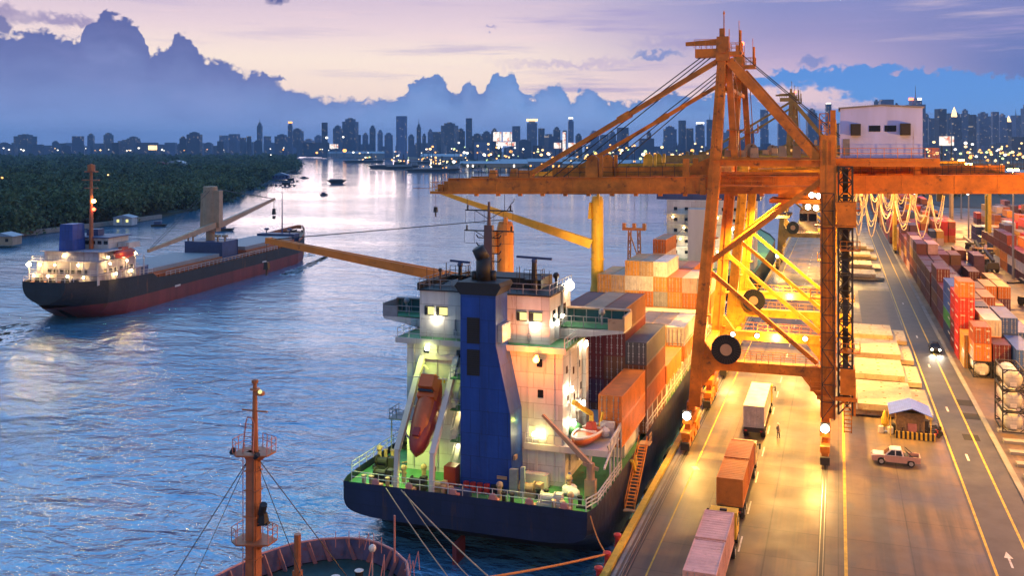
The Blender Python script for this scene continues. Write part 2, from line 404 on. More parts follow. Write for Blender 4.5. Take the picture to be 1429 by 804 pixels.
Tp = math_n('ADD', math_n('ADD', T, math_n('MULTIPLY', puff, 0.018)), math_n('ADD', math_n('MULTIPLY', puff3, 0.016), math_n('MULTIPLY', puff4, 0.03)))
Tp = math_n('SUBTRACT', Tp, 0.0045)
# clear dusk sky: peach near the bank, lilac higher, blue overhead
sky_l = ramp_n(math_n('DIVIDE', T, 3.0, clamp=True), [(0.0, lin(246, 208, 205)), (0.018, lin(255, 226, 206)), (0.032, lin(252, 230, 212)), (0.042, lin(232, 208, 212)), (0.053, lin(208, 188, 206)), (0.070, (1.0, .95, 1.0, 1)), (0.10, (0.85, 1.0, 1.2, 1)), (0.20, (.38, .90, 1.5, 1)), (0.36, (.14, .52, 1.3, 1)), (1.0, (.05, .24, .75, 1))])
sky_r = ramp_n(math_n('DIVIDE', T, 3.0, clamp=True), [(0.0, lin(215, 185, 205)), (0.018, lin(248, 212, 208)), (0.026, lin(205, 178, 202)), (0.038, lin(156, 147, 190)), (0.053, lin(126, 134, 188)), (0.075, (.62, .66, .85, 1)), (0.10, (.6, .8, 1.1, 1)), (0.20, (.32, .80, 1.4, 1)), (0.36, (.14, .52, 1.3, 1)), (1.0, (.05, .24, .75, 1))])
sky = mix_n(range_n(az, -0.05, 0.30), sky_l, sky_r)
sky = mix_n(math_n('MULTIPLY', range_n(az, 0.28, 0.52), range_n(T, 0.08, 0.2, 1.0, 0.0)), sky, lin(98, 116, 176))
# thin streaks
st = noise_n(5, 70, 6, 0.62, 2.0)
sky = mix_n(math_n('MULTIPLY', range_n(st, 0.50, 0.72), range_n(az, -0.25, 0.15, 0.25, 0.75)), sky, lin(160, 148, 196))
st2 = noise_n(3.5, 48, 5, 0.6, 9.0)
sky = mix_n(math_n('MULTIPLY', range_n(st2, 0.55, 0.75), 0.5), sky, lin(246, 214, 212))
def blob(pxc, pyc, wx, wy, soft=0.5, amp=0.8):
    a, t = px2(pxc, pyc)
    dx = math_n('DIVIDE', math_n('SUBTRACT', azp, a), wx / CF); dy = math_n('DIVIDE', math_n('SUBTRACT', Tp, t), wy / CF)
    d = math_n('SQRT', math_n('ADD', math_n('MULTIPLY', dx, dx), math_n('MULTIPLY', dy, dy)))
    return math_n('MULTIPLY', range_n(d, 1 - soft, 1.0, 1.0, 0.0), amp)
for (a, b, wx, wy, soft, amp, colr) in [(95, 30, 85, 13, 0.8, 0.75, lin(128, 118, 170)), (-12, 18, 60, 14, .8, .7, lin(125, 115, 165)), (388, -2, 26, 12, 0.8, 0.9, lin(66, 76, 140)), (3, 37, 14, 12, .4, .9, lin(100, 104, 160)),
                                      (915, 78, 50, 8, 0.7, 0.8, lin(112, 132, 192)), (1135, 86, 26, 12, 0.7, 0.7, lin(100, 126, 190)), (960, 62, 120, 14, .9, .5, lin(150, 142, 194)), (800, 90, 160, 10, .9, .45, lin(168, 150, 198)), (684, 40, 10, 3, .6, .7, lin(150, 140, 185))]:
    sky = mix_n(blob(a, b, wx, wy, soft, amp), sky, colr)
# dark streaked layer at the right, pink gap under it
hi_c = curve_n(azp, [(-200, 208), (980, 150), (1040, 118), (1075, 101), (1110, 96), (1150, 97), (1180, 88), (1210, 93), (1260, 95), (1330, 97), (1400, 106), (1470, 108), (1700, 90)])
lo_c = curve_n(azp, [(-200, 208), (980, 150), (1040, 121), (1090, 123), (1130, 122), (1180, 137), (1215, 142), (1260, 160), (1330, 200), (1700, 208)])
layer = math_n('MULTIPLY', range_n(math_n('SUBTRACT', hi_c, Tp), -0.001, 0.004), range_n(math_n('SUBTRACT', Tp, lo_c), -0.004, 0.004))
right_c = ramp_n(math_n('DIVIDE', T, 0.12, clamp=True), [(0.0, lin(122, 160, 218)), (0.4, lin(98, 150, 218)), (1.0, lin(78, 130, 206))])
sky = mix_n(layer, sky, right_c)
# the cumulus bank along the horizon
bank_pts = [(-260, 60), (-120, 40), (-40, 50), (0, 47), (55, 45), (100, 55), (110, 60), (116, 48), (122, 36), (135, 26), (152, 20), (176, 24), (192, 38), (200, 58), (204, 77), (210, 78), (215, 68), (232, 66), (240, 52), (254, 47), (268, 58), (276, 70), (280, 82),
            (310, 85), (340, 98), (366, 104), (385, 112), (400, 124), (440, 134), (500, 139), (560, 138), (570, 122), (585, 112), (602, 106), (622, 114), (636, 134), (648, 134), (652, 110), (660, 111), (668, 128), (684, 110), (702, 102), (721, 106), (726, 126), (738, 136), (752, 126), (772, 121), (790, 130), (797, 146), (806, 130), (818, 124), (832, 132), (846, 142), (880, 140), (905, 138), (925, 131), (950, 136), (985, 140), (1010, 133), (1050, 138), (1085, 145), (1130, 147), (1180, 150), (1260, 156), (1429, 168), (1700, 170)]
prof = curve_n(azp, bank_pts)
# the anvil of the left bank juts out over a pink gap
wid_ = range_n(noise_n(5, 9, 3, 0.5, 12.0), 0.42, 0.72, 0.0022, 0.010)
bank = range_n(math_n('SUBTRACT', prof, Tp), -0.0012, wid_)
anv_hi = curve_n(azp, [(-200, 208), (300, 205), (318, 100), (350, 102), (380, 105), (404, 109), (409, 135), (430, 208), (1700, 208)])
anv_lo = curve_n(azp, [(-200, 208), (340, 140), (366, 126), (385, 119), (405, 110), (430, 110), (1700, 100)])
anv = math_n('MULTIPLY', range_n(math_n('SUBTRACT', anv_hi, Tp), -0.001, 0.003), range_n(math_n('SUBTRACT', Tp, anv_lo), -0.002, 0.002))
bank_l = ramp_n(math_n('DIVIDE', T, 0.14, clamp=True), [(0.0, lin(118, 152, 206)), (0.22, lin(126, 152, 206)), (0.5, lin(112, 122, 176)), (1.0, lin(92, 96, 150))])
bank_r = ramp_n(math_n('DIVIDE', T, 0.10, clamp=True), [(0.0, lin(132, 164, 216)), (0.3, lin(124, 158, 212)), (0.9, lin(98, 140, 200)), (1.0, lin(96, 138, 200))])
bank_rr = ramp_n(math_n('DIVIDE', T, 0.10, clamp=True), [(0.0, lin(114, 158, 216)), (0.5, lin(90, 148, 216)), (1.0, lin(74, 132, 206))])
bcol = mix_n(range_n(az, -0.22, -0.05), bank_l, bank_r); bcol = mix_n(range_n(az, 0.15, 0.35), bcol, bank_rr)
tex = noise_n(14, 26, 5, 0.6, 4.4)
bcol = mix_n(math_n('MULTIPLY', range_n(tex, 0.42, 0.7), 0.20), bcol, lin(160, 162, 212))
tex2 = noise_n(9, 20, 4, 0.55, 31.0)
bcol = mix_n(math_n('MULTIPLY', range_n(tex2, 0.46, 0.68), 0.34), bcol, lin(86, 98, 156))
relief = math_n('SUBTRACT', noise_n(30, 34, 3, 0.5, 21.0), 0.5); relief2 = math_n('ABSOLUTE', math_n('SUBTRACT', noise_n(44, 50, 3, 0.5, 25.0), 0.5))
in2 = range_n(math_n('SUBTRACT', math_n('SUBTRACT', math_n('MULTIPLY', prof, 0.80), T), math_n('ADD', math_n('MULTIPLY', relief, 0.03), math_n('MULTIPLY', relief2, 0.045))), -0.012, 0.010)
bcol = mix_n(math_n('MULTIPLY', in2, range_n(az, -0.25, -0.05, 0.10, 0.24)), bcol, lin(156, 176, 222))
in3 = range_n(math_n('SUBTRACT', math_n('SUBTRACT', math_n('MULTIPLY', prof, 0.52), T), math_n('MULTIPLY', relief2, 0.06)), -0.014, 0.012)
bcol = mix_n(math_n('MULTIPLY', in3, 0.22), bcol, lin(128, 140, 196))
rim = math_n('MULTIPLY', range_n(math_n('SUBTRACT', prof, Tp), 0.001, 0.012, 1.0, 0.0), 0.25)
bcol = mix_n(rim, bcol, lin(84, 96, 158))
sky = mix_n(math_n('MAXIMUM', bank, anv), sky, bcol)
# below the horizon
sky = mix_n(range_n(T, -0.02, -0.002, 1.0, 0.0), sky, lin(70, 95, 140))
back = range_n(math_n('ABSOLUTE', az), 0.75, 1.9, 1.0, 0.55)
sky = mix_n(1.0, sky, back, 'MULTIPLY')
nish = N.new('ShaderNodeTexSky'); nish.sky_type = 'NISHITA'; nish.sun_disc = False; nish.sun_elevation = R(-5.0); nish.sun_rotation = R(-12) - YAW; nish.altitude = 0
sky = mix_n(0.03, sky, nish.outputs[0], 'ADD')
L.new(sky, bg.inputs['Color'])
W.cycles.sampling_method = 'MANUAL'; W.cycles.sample_map_resolution = 256
sl = bpy.data.lights.new('Sun', 'SUN'); sl.energy = 0.12; sl.angle = R(12); sl.color = (1.0, 0.72, 0.62)
so = bpy.data.objects.new('Sun', sl); COL.objects.link(so); so.rotation_euler = (R(88), 0, YAW + R(12) + PI)
# ---------------------------------------------------------------- water and land
def water_mat():
    m, nt, b = node_mat('river_water'); N = nt.nodes; L = nt.links
    b.inputs['Base Color'].default_value = (0.07, 0.27, 0.44, 1); b.inputs['IOR'].default_value = 3.4; b.inputs['Metallic'].default_value = 0.30
    b.inputs['Roughness'].default_value = 0.07
    tc = N.new('ShaderNodeTexCoord')
    def nz(scale, sx, sy, rot, det, rough, dist=0.0):
        mp = N.new('ShaderNodeMapping'); mp.inputs['Rotation'].default_value = (0, 0, rot); mp.inputs['Scale'].default_value = (sx, sy, 1)
        L.new(tc.outputs['Object'], mp.inputs[0])
        n = N.new('ShaderNodeTexNoise'); n.inputs['Scale'].default_value = scale; n.inputs['Detail'].default_value = det; n.inputs['Roughness'].default_value = rough; n.inputs['Distortion'].default_value = dist
        L.new(mp.outputs[0], n.inputs['Vector']); return n.outputs[0]
    a = nz(0.16, 0.55, 1.0, R(24), 4, 0.55, 0.6); c = nz(0.55, 0.7, 1.0, R(10), 5, 0.6, 0.3); d = nz(0.012, 0.6, 1.0, R(-20), 3, 0.5)
    def mul(x, k):
        q = N.new('ShaderNodeMath'); q.operation = 'MULTIPLY'
        L.new(x, q.inputs[0]); (L.new(k, q.inputs[1]) if not isinstance(k, float) else q.inputs.__getitem__(1).__setattr__('default_value', k)); return q.outputs[0]
    def add(x, y):
        q = N.new('ShaderNodeMath'); q.operation = 'ADD'; L.new(x, q.inputs[0]); L.new(y, q.inputs[1]); return q.outputs[0]
    amp = N.new('ShaderNodeMapRange'); amp.inputs[1].default_value = 0.35; amp.inputs[2].default_value = 0.65; amp.inputs[3].default_value = 0.42; amp.inputs[4].default_value = 1.5
    L.new(d, amp.inputs[0])
    sy = N.new('ShaderNodeSeparateXYZ'); L.new(tc.outputs['Object'], sy.inputs[0])            # the reach upstream lies calmer
    cr = N.new('ShaderNodeFloatCurve'); cp_ = cr.mapping.curves[0]; dv_ = N.new('ShaderNodeMath'); dv_.operation = 'DIVIDE'; dv_.inputs[1].default_value = 1500.0; dv_.use_clamp = True
    L.new(sy.outputs[1], dv_.inputs[0]); L.new(dv_.outputs[0], cr.inputs[1])
    for q in range(3): cp_.points.new(.5, .5)
    for q, (px_, py_) in zip(cp_.points, ((0, 1.25), (.07, 1.0), (.16, .42), (.4, .16), (1, .07))): q.location = (px_, py_)
    cr.mapping.clip_max_y = 2.0; cr.mapping.use_clip = False; cr.mapping.update()
    h = mul(mul(add(mul(a, 2.0), mul(c, 0.7)), amp.outputs[0]), cr.outputs[0])
    bp = N.new('ShaderNodeBump'); bp.inputs['Strength'].default_value = 1.0; bp.inputs['Distance'].default_value = 1.0
    L.new(h, bp.inputs['Height']); L.new(bp.outputs[0], b.inputs['Normal'])
    return m
M['water'] = water_mat()
w = MB(); w.add([(-12000, -400, WATER), (9000, -400, WATER), (9000, 13000, WATER), (-12000, 13000, WATER)], [(0, 1, 2, 3)])
tag(w.build('river', M['water']), kind='structure')

def apron_mat():
    m, nt, b = node_mat('apron_concrete'); N = nt.nodes; L = nt.links
    tc = N.new('ShaderNodeTexCoord')
    def nz(scale, det, sx=1.0, sy=1.0, rough=0.6):
        mp = N.new('ShaderNodeMapping'); mp.inputs['Scale'].default_value = (sx, sy, 1); L.new(tc.outputs['Object'], mp.inputs[0])
        n = N.new('ShaderNodeTexNoise'); n.inputs['Scale'].default_value = scale; n.inputs['Detail'].default_value = det; n.inputs['Roughness'].default_value = rough
        L.new(mp.outputs[0], n.inputs['Vector']); return n.outputs[0]
    def mr(v, a, b_, c, d):
        n = N.new('ShaderNodeMapRange'); L.new(v, n.inputs[0])
        for i, x in enumerate((a, b_, c, d)): n.inputs[i + 1].default_value = x
        return n.outputs[0]
    def mx(f, a, b_, mode='MIX'):
        n = N.new('ShaderNodeMixRGB'); n.blend_type = mode
        for i, x in enumerate((f, a, b_)):
            if isinstance(x, (float, tuple)): n.inputs[i].default_value = x
            else: L.new(x, n.inputs[i])
        return n.outputs[0]
    base = mx(mr(nz(0.06, 5), 0.35, 0.65, 0, 1), (0.105, 0.064, 0.036, 1), (0.195, 0.125, 0.070, 1))
    base = mx(mr(nz(0.5, 6, 1, 1, .7), 0.35, 0.7, 0.0, 0.55), base, (0.07, 0.050, 0.036, 1))
    base = mx(mr(nz(0.55, 5, 1.0, 0.03), 0.44, 0.60, 0.0, 0.85), base, (0.048, 0.042, 0.038, 1))      # tyre tracks along the quay
    base = mx(mr(nz(0.22, 5, 1, 0.5), 0.52, 0.62, 0.0, 0.85), base, (0.07, 0.06, 0.055, 1))
    br = N.new('ShaderNodeTexBrick'); br.inputs['Scale'].default_value = 1.0; br.inputs['Brick Width'].default_value = 6.0; br.inputs['Row Height'].default_value = 6.0; br.inputs['Mortar Size'].default_value = 0.06
    br.offset = 0.0; br.inputs['Color1'].default_value = (1, 1, 1, 1); br.inputs['Color2'].default_value = (0.74, 0.74, 0.74, 1); br.inputs['Mortar'].default_value = (0.3, 0.3, 0.3, 1)
    L.new(tc.outputs['Object'], br.inputs['Vector'])
    base = mx(0.8, base, br.outputs['Color'], 'MULTIPLY')
    L.new(base, b.inputs['Base Color'])
    L.new(mr(nz(0.12, 4), 0.3, 0.7, 0.35, 0.7), b.inputs['Roughness'])
    bp = N.new('ShaderNodeBump'); bp.inputs['Strength'].default_value = 0.15; bp.inputs['Distance'].default_value = 0.05; L.new(nz(3.0, 5), bp.inputs['Height']); L.new(bp.outputs[0], b.inputs['Normal'])
    return m
M['apron'] = apron_mat()
M['asphalt'] = wear_mat('asphalt', (0.05, 0.047, 0.05), 0.6, var=0.4, scale=0.4, bump=0.1)
M['far_land'] = wear_mat('far_land', (0.06, 0.055, 0.05), 0.9, var=0.4, scale=0.02)
M['bank_soil'] = wear_mat('bank_soil', (0.035, 0.045, 0.025), 0.95, var=0.4, scale=0.05)
M['yel_line'] = wear_mat('yellow_line', (0.55, 0.36, 0.03), 0.6, var=0.45, scale=1.2)
M['wht_line'] = wear_mat('white_line', (0.55, 0.53, 0.48), 0.6, var=0.5, scale=1.5)
SHORE = [(-18, -300), (-18, 900), (-120, 1150), (-333, 1421), (-497, 1620), (-712, 1994), (-1071, 2617), (-1586, 3230), (-1850, 3420), (-3350, 5700), (-7600, 12500), (-7600, 12900), (8900, 12900), (8900, -300)]
land = MB(); land.prism(SHORE, -8, -0.004); tag(land.build('quay_ground', M['apron']), kind='structure')
far = MB(); far.prism([(60, 620), (25, 900), (-115, 1152), (-328, 1423), (-492, 1624), (-707, 1998), (-1066, 2621), (-1581, 3236), (-1846, 3426), (-3340, 5710), (-7590, 12510), (-7590, 12800), (8800, 12800), (8800, 620)], -2, 0.35)
tag(far.build('far_ground', M['far_land']), kind='structure')
LEFTB = [(-322, -300), (-330, 150), (-335, 290), (-345, 345), (-348, 380), (-358, 431), (-392, 520), (-430, 600), (-503, 722), (-590, 880), (-685, 1045), (-800, 1250), (-1010, 1640), (-1300, 2080), (-1960, 3149), (-3500, 5700), (-7900, 12700), (-11900, 12900), (-11900, -300)]
lb = MB(); lb.prism(LEFTB, -9, -2.3); tag(lb.build('left_bank_ground', M['bank_soil']), kind='structure')

rd = MB(); rd.box(12.0, 17.4, -60, 470, -0.5, 0.004); tag(rd.build('service_road', M['asphalt']), kind='structure')
pv = MB(); pv.box(4.5, 11.8, 186, 250, -0.5, 0.004); tag(pv.build('asphalt_patch', M['asphalt']), kind='structure')
ym = MB()
for x, wd, y0, y1 in ((0.6, 0.28, 20, 420), (12.3, 0.22, 20, 440), (15.4, 0.22, 20, 440), (-14.9, 0.14, 30, 420)):
    ym.add([(x - wd / 2, y0, 0.012), (x + wd / 2, y0, 0.012), (x + wd / 2, y1, 0.012), (x - wd / 2, y1, 0.012)], [(0, 1, 2, 3)])
tag(ym.build('yellow_road_lines', M['yel_line']), kind='structure')
wm = MB()
def rect(mb, x0, x1, y0, y1, z=0.016): mb.add([(x0, y0, z), (x1, y0, z), (x1, y1, z), (x0, y1, z)], [(0, 1, 2, 3)])
for k in range(30): rect(wm, -8.27, -8.13, 66 + k * 9, 69.5 + k * 9)
for y in (117, 138, 165, 190, 230): rect(wm, 13.7, 13.95, y, y + 2.4)
rect(wm, 13.66, 13.84, 88.2, 90.2); wm.add([(13.4, 90.2, .016), (14.1, 90.2, .016), (13.75, 91.6, .016)], [(0, 1, 2)])
for x in (6.3, 7.0): rect(wm, x, x + 0.06, 196, 201)
wm.cbox((-14.8, 104.5, 0.01), 0.7, 1.2, 0.012, 0.4); 
tag(wm.build('white_road_marks', M['wht_line']), kind='structure')
pt = MB()
for (x, y, a, b) in ((16.6, 143.5, 2.2, 3.2), (16.6, 136.5, 2.2, 3.0), (15.2, 126.5, 1.8, 2.6)): rect(pt, x - a / 2, x + a / 2, y - b / 2, y + b / 2, 0.010)
tag(pt.build('drain_patches', M['rubber']), kind='structure')
kb = MB(); kb.box(17.4, 18.0, -20, 470, -0.3, 0.14); tag(kb.build('road_kerb', M['concrete']), kind='structure')
# crane rails, cable trench, coping
for x in (-16.65, -1.4):
    rl = MB()
    for s in (-1, 1): rl.box(x + s * 0.16 - 0.035, x + s * 0.16 + 0.035, 0, 420, -0.2, 0.05)
    rl.cur = 1; rl.box(x - 0.3, x + 0.3, 0, 420, -0.3, 0.008)
    r_o = rl.build('crane_rail', [M['rail_steel'], M['dark_steel']]); tag(r_o, kind='structure')
tr = MB(); tr.box(-17.55, -17.25, 0, 420, -0.2, 0.06); tr.box(-17.0, -16.9, 0, 420, -0.2, 0.1); tag(tr.build('cable_trench', M['concrete']), kind='structure')
cp = MB(); cp.box(-18.35, -17.75, -100, 900, -1.4, 0.32); tag(cp.build('quay_coping', M['yellow']), kind='structure')
qw = MB()
for k in range(50): qw.box(-18.9, -18.3, 40 + k * 8, 41.2 + k * 8, -7, -0.9)
tag(qw.build('quay_wall_ribs', M['concrete']), kind='structure')
for k in range(16):
    y = 54 + k * 12.0
    f = MB(); f.tube((-19.2, y - 1.6, -1.9), (-19.2, y + 1.6, -1.9), 0.55, 12); f.box(-18.8, -18.3, y - 0.5, y + 0.5, -2.6, -1.2)
    tag(f.build('rubber_fender', M['rubber'], loc=(-19.2, y, -1.9)), 'black cylindrical rubber fender on the quay wall beside the moored ship', 'fender', 'fenders along the quay wall')
for k, (y, nm) in enumerate(((58.0, 'holding the leftmost pale rope, nearest the camera'), (64.0, 'holding the middle pale rope'), (75.5, 'just before the tied orange ropes'), (78.5, 'where both orange ropes are tied'), (82.5, 'just past the tied orange ropes'))):
    b = MB(); b.lathe((-18.55, y, -0.35), [(0.32, 0), (0.22, 0.25), (0.22, 0.8), (0.36, 0.92), (0.36, 1.1), (0.1, 1.2)], 12)
    tag(b.build('mooring_bollard', M['red'], loc=(-18.55, y, -0.35)), 'red mooring bollard at the quay edge ' + nm, 'bollard', 'bollards on the quay edge')
# ---------------------------------------------------------------- ship to shore gantry crane
ORANGE = (0.60, 0.185, 0.010); ORANGE_LIT = (0.70, 0.36, 0.015); OLIVE = (0.26, 0.17, 0.035)  # second tone: crane orange with yellow lamp light painted in
YN, YF = 114.0, 133.0          # frames
GN, GF = 119.0, 127.5          # boom girders
def gz_(x): return 28.9 + 0.016 * (x + 50)          # underside of the boom
def make_crane():
    root = empty('gantry_crane', (-9, 123.5, 0), 'tall orange container gantry crane nearest the camera, reaching over the moored ship', 'gantry crane', 'gantry cranes along the quay')
    cr = M['crane']; dk = M['dark_steel']
    B = lambda mb, n, m=cr, p=root, sm=False: mb.build(n, m, p, sm)
    for Y in (YN, YF):
        a = MB(); pts = [(-16.2, Y, 4.4), (-15.85, Y, 10), (-13.9, Y, 31.4), (-12.95, Y, 46.2)]
        ws = [1.35, 1.4, 1.3, 1.0]
        for i in range(3): a.beam(pts[i], pts[i + 1], ws[i], 1.5, ws[i + 1], 1.4, up=(0, 1, 0))
        a.extr([(-15.3, Y - .55, 10.1), (-13.4, Y - .55, 10.05), (-15.0, Y - .55, 12.2)], (0, 1.1, 0))
        a.extr([(-15.5, Y - .55, 8.95), (-13.6, Y - .55, 8.9), (-15.5, Y - .55, 6.4)], (0, 1.1, 0))
        for i in range(9):
            z = 6 + i * 4.6; x = -16.2 + .085 * z if z < 31 else -13.9 + .066 * (z - 31.4); a.box(x - .74 + .006 * z, x + .74 - .006 * z, Y - .79, Y + .79, z, z + .1)
        a.beam((-15.6, Y - .78, 9), (-13.2, Y - .78, 44), .12, .08)
        B(a, 'waterside_leg')
        b = MB(); b.box(-1.95, -0.3, Y - .8, Y + .8, 4.4, 36.6); b.box(-2.0, -0.2, Y - 0.9, Y + .9, 29, 33.2)
        b.extr([(-1.9, Y - .6, 8.95), (-4.0, Y - .6, 8.9), (-1.9, Y - .6, 6.2)], (0, 1.2, 0))
        for z in (8, 13, 18, 23, 28): b.box(-2.03, -.22, Y - .87, Y + .87, z, z + .12)
        b.box(-1.3, -1.1, Y - .95, Y - .82, 5, 36); b.box(-.8, -.7, Y - .9, Y - .82, 5, 36)
        B(b, 'landside_leg')
        s = MB(); s.box(-15.4, -1.9, Y - .65, Y + .65, 8.9, 10.06)
        for x in range(-14, -2, 2): s.box(x - .03, x + .03, Y - .69, Y + .69, 8.95, 10.0)
        sb = B(s, 'sill_beam')
        rl = MB(); rl.rail([(-14.8, Y + .6, 10.06), (-2.2, Y + .6, 10.06)], 1.1, 1.3, 0.05); rl.rail([(-10.4, Y - .6, 10.06), (-2.2, Y - .6, 10.06)], 1.1, 1.3, 0.05)
        B(rl, 'guard_rail', cr, sb)
        p = MB(); p.box(-14.2, -1.9, Y - .45, Y + .45, 33.0, 33.9); p.box(-14.0, -1.9, Y - 1.1, Y - .5, 33.7, 33.8); B(p, 'portal_beam')
        d = MB(); d.beam((-14.75, Y, 21.3), (0.2, Y, 33.0), 0.62, 0.7, up=(0, 1, 0)); B(d, 'upper_brace')
        d = MB(); d.beam((-14.85, Y, 20.8), (-2.3, Y, 10.4), 0.5, 0.55, up=(0, 1, 0)); B(d, 'lower_brace')
        k = MB(); k.beam((-12.2, Y, 45.5), (-2.3, Y, 33.9), 1.05, 0.95, up=(0, 1, 0)); B(k, 'back_stay')
        c = MB(); c.beam((-12.3, Y + .5, 45), (-11.6, Y + .5, 33.6), 0.75, 0.7, up=(0, 1, 0)); c.beam((-11.5, Y + .5, 44), (-10.9, Y + .5, 34), 0.1, 0.1); 
        for q in range(24): c.beam((-11.5 + .6 * q / 24, Y + .3, 44 - 10 * q / 24), (-11.5 + .6 * q / 24, Y + .75, 44 - 10 * q / 24), 0.06, 0.06)
        c.box(-12.4, -10.4, Y - .6, Y + 1.0, 37.2, 37.32); c.rail([(-10.4, Y - .6, 37.3), (-10.4, Y + 1, 37.3)], 1.1, 1, .06)
        B(c, 'ladder_column')
        h = MB(); h.box(-13.7, -12.1, Y - .8, Y + .8, 45.4, 48.3, 0.12); h.box(-13.3, -12.7, Y - .3, Y + .3, 48.3, 49.3)
        h.tube((-12.8, Y, 49.2), (-12.8, Y, 51.4), 0.07, 6); h.tube((-12.8, Y, 51.0), (-12.8, Y, 51.2), 0.14, 6)
        h.tube((-12.2, Y, 47), (-12.2, Y, 49.2), 0.05, 5); h.lathe((-12.9, Y - .9, 46.9), [(.1, -.0), (.6, .0), (.6, .2), (.1, .2)], 12, 'y'); B(h, 'sheave_head')
        q = MB(); 
        if Y == YN:
            q.box(-16.1, -13.2, Y - .7, Y + .7, 45.9, 46.9); q.beam((-17.3, Y, 47.6), (-13.2, Y, 47.7), .3, .45, .7, .7); q.rail([(-16.2, Y - .7, 47.0), (-13.6, Y - .7, 47.0)], 1.0, .7, .06); q.rail([(-16.2, Y + .7, 47.0), (-13.6, Y + .7, 47.0)], 1.0, .7, .06)
        q.box(-12.2, -10.7, Y - .7, Y + .7, 46.0, 46.5); q.rail([(-12.0, Y - .7, 46.5), (-10.7, Y - .7, 46.5), (-10.7, Y + .7, 46.5), (-12.0, Y + .7, 46.5)], 1.0, .6, .06)
        q.tube((-10.9, Y, 46.5), (-10.9, Y, 49.0), 0.16, 6); q.tube((-11.1, Y + .4, 46.5), (-11.1, Y + .4, 50.2), 0.04, 5); B(q, 'top_platform')
        f = MB()
        a0, a1 = ((-38.7, GN, 31.6), (-13.3, Y, 45.6)) if Y == YN else ((-34.2, GF, 32.4), (-12.9, Y, 45.4))
        f.beam(a0, a1, 0.52, 0.55); m0 = Vector(a0).lerp(Vector(a1), 0.5); m1 = Vector(a0).lerp(Vector(a1), 0.56); f.beam(m0, m1, 0.8, 0.8); B(f, 'fore_stay')
        g = MB()
        for i in range(3): g.tube((a0[0] + 2 + i * 1.4, a0[1], a0[2] - .2), (-15.3 + i * .5, Y + (i - 1) * .4, 46.0), 0.07, 5)
        B(g, 'stay_rope', dk)
        g = MB(); g.tube((-10.9, Y, 46.3), (2.2, Y + 5, 34.8), 0.06, 5); B(g, 'back_rope', dk)
        # bogies
        for X in (-16.65, -1.4):
            bg_ = MB(); bg_.box(X - .55, X + .55, Y - 3.2, Y + 3.2, 2.9, 3.7); bg_.box(X - .45, X + .45, Y - .5, Y + .5, 3.5, 4.8)
            for e in (-2.4, 2.4):
                bg_.box(X - .5, X + .5, Y + e - 2.0, Y + e + 2.0, 1.5, 2.2); bg_.box(X - .3, X + .3, Y + e - .4, Y + e + .4, 2.1, 3.0)
                for w_ in (-1.2, 1.2): bg_.box(X - .42, X + .42, Y + e + w_ - .75, Y + e + w_ + .75, 0.55, 1.6, 0.08)
            bo = B(bg_, 'bogie')
            wl = MB()
            for e in (-3.6, -1.2, 1.2, 3.6):
                wl.lathe((X, Y + e, 0.42), [(.05, -.14), (.38, -.14), (.38, .14), (.05, .14)], 12, 'x')
            wl.box(X - .5, X + .5, Y - 5.0, Y - 4.5, 0.35, 1.2)
            B(wl, 'bogie_wheels', dk, bo)
    # beams along the quay joining both frames
    for X, Z, hh in ((-15.9, 9.5, 1.1), (-1.1, 9.5, 1.1), (-13.9, 32.4, 1.0), (-1.1, 32.6, 1.2), (-1.1, 35.9, .8), (-12.9, 44.7, .6), (-12.6, 42.2, .45), (-7.5, 33.4, .7)):
        t = MB(); t.box(X - .5, X + .5, YN + .7, YF - .7, Z - hh / 2, Z + hh / 2); B(t, 'tie_beam')
    t = MB(); t.path([(-12.9, YN, 41.5), (-12.6, 123, 44.5), (-12.9, YF, 41.5)], .25, .25); B(t, 'head_brace')
    # twin boom girders, slightly raised inland
    for Y, n in ((GN, 0), (GF, 1)):
        g = MB(); g.beam((-50, Y, gz_(-50) + 1.05), (22, Y, gz_(22) + 1.05), 1.25, 2.1)
        g.beam((-50, Y - .68, gz_(-50) + .45), (22, Y - .68, gz_(22) + .45), .12, .12); g.beam((-50, Y - .6, gz_(-50) + 2.12), (22, Y - .6, gz_(22) + 2.12), .5, .1)
        for k in range(14):
            x = -46 + k * 3.1; g.box(x - .25, x + .25, Y - .5, Y - .1, gz_(x) - .28, gz_(x))
        go = B(g, 'boom_girder')
        r1 = MB(); r1.rail([(-49.8, Y - .6, gz_(-50) + 2.15), (-38.5, Y - .6, gz_(-38) + 2.15)], 1.25, 1.5, .05); r1.rail([(-35, Y + .6, gz_(-35) + 2.15), (-18, Y + .6, gz_(-18) + 2.15)], 1.25, 1.5, .05)
        r1.rail([(1, Y - .6, gz_(1) + 2.15), (21.5, Y - .6, gz_(21) + 2.15)], 1.1, 1.5, .05)
        B(r1, 'boom_rail', dk, go)
        x0 = -38 if n == 0 else -31
        b = MB(); b.box(-44.2, -43.1, Y - .55, Y + .55, gz_(-43) + 2.1, gz_(-43) + 3.2, .15); b.box(x0 - 2.2, x0, Y - .5, Y + .5, gz_(x0) + 2.1, gz_(x0) + 3.1, .1)
        b.box(-30.9, -29.2, Y - .6, Y + .6, gz_(-30) + 2.1, gz_(-30) + 4.2, .1); b.box(-29.1, -28.7, Y - .3, Y + .3, gz_(-30) + 2.1, gz_(-30) + 5.0); b.box(-18.4, -17.6, Y - .4, Y + .4, gz_(-18) + 2.1, gz_(-18) + 4.4, .05)
        b.lathe((-30, Y - .3, gz_(-30) + 4.3), [(.1, 0), (.75, 0), (.75, .5), (.1, .5)], 12, 'y')
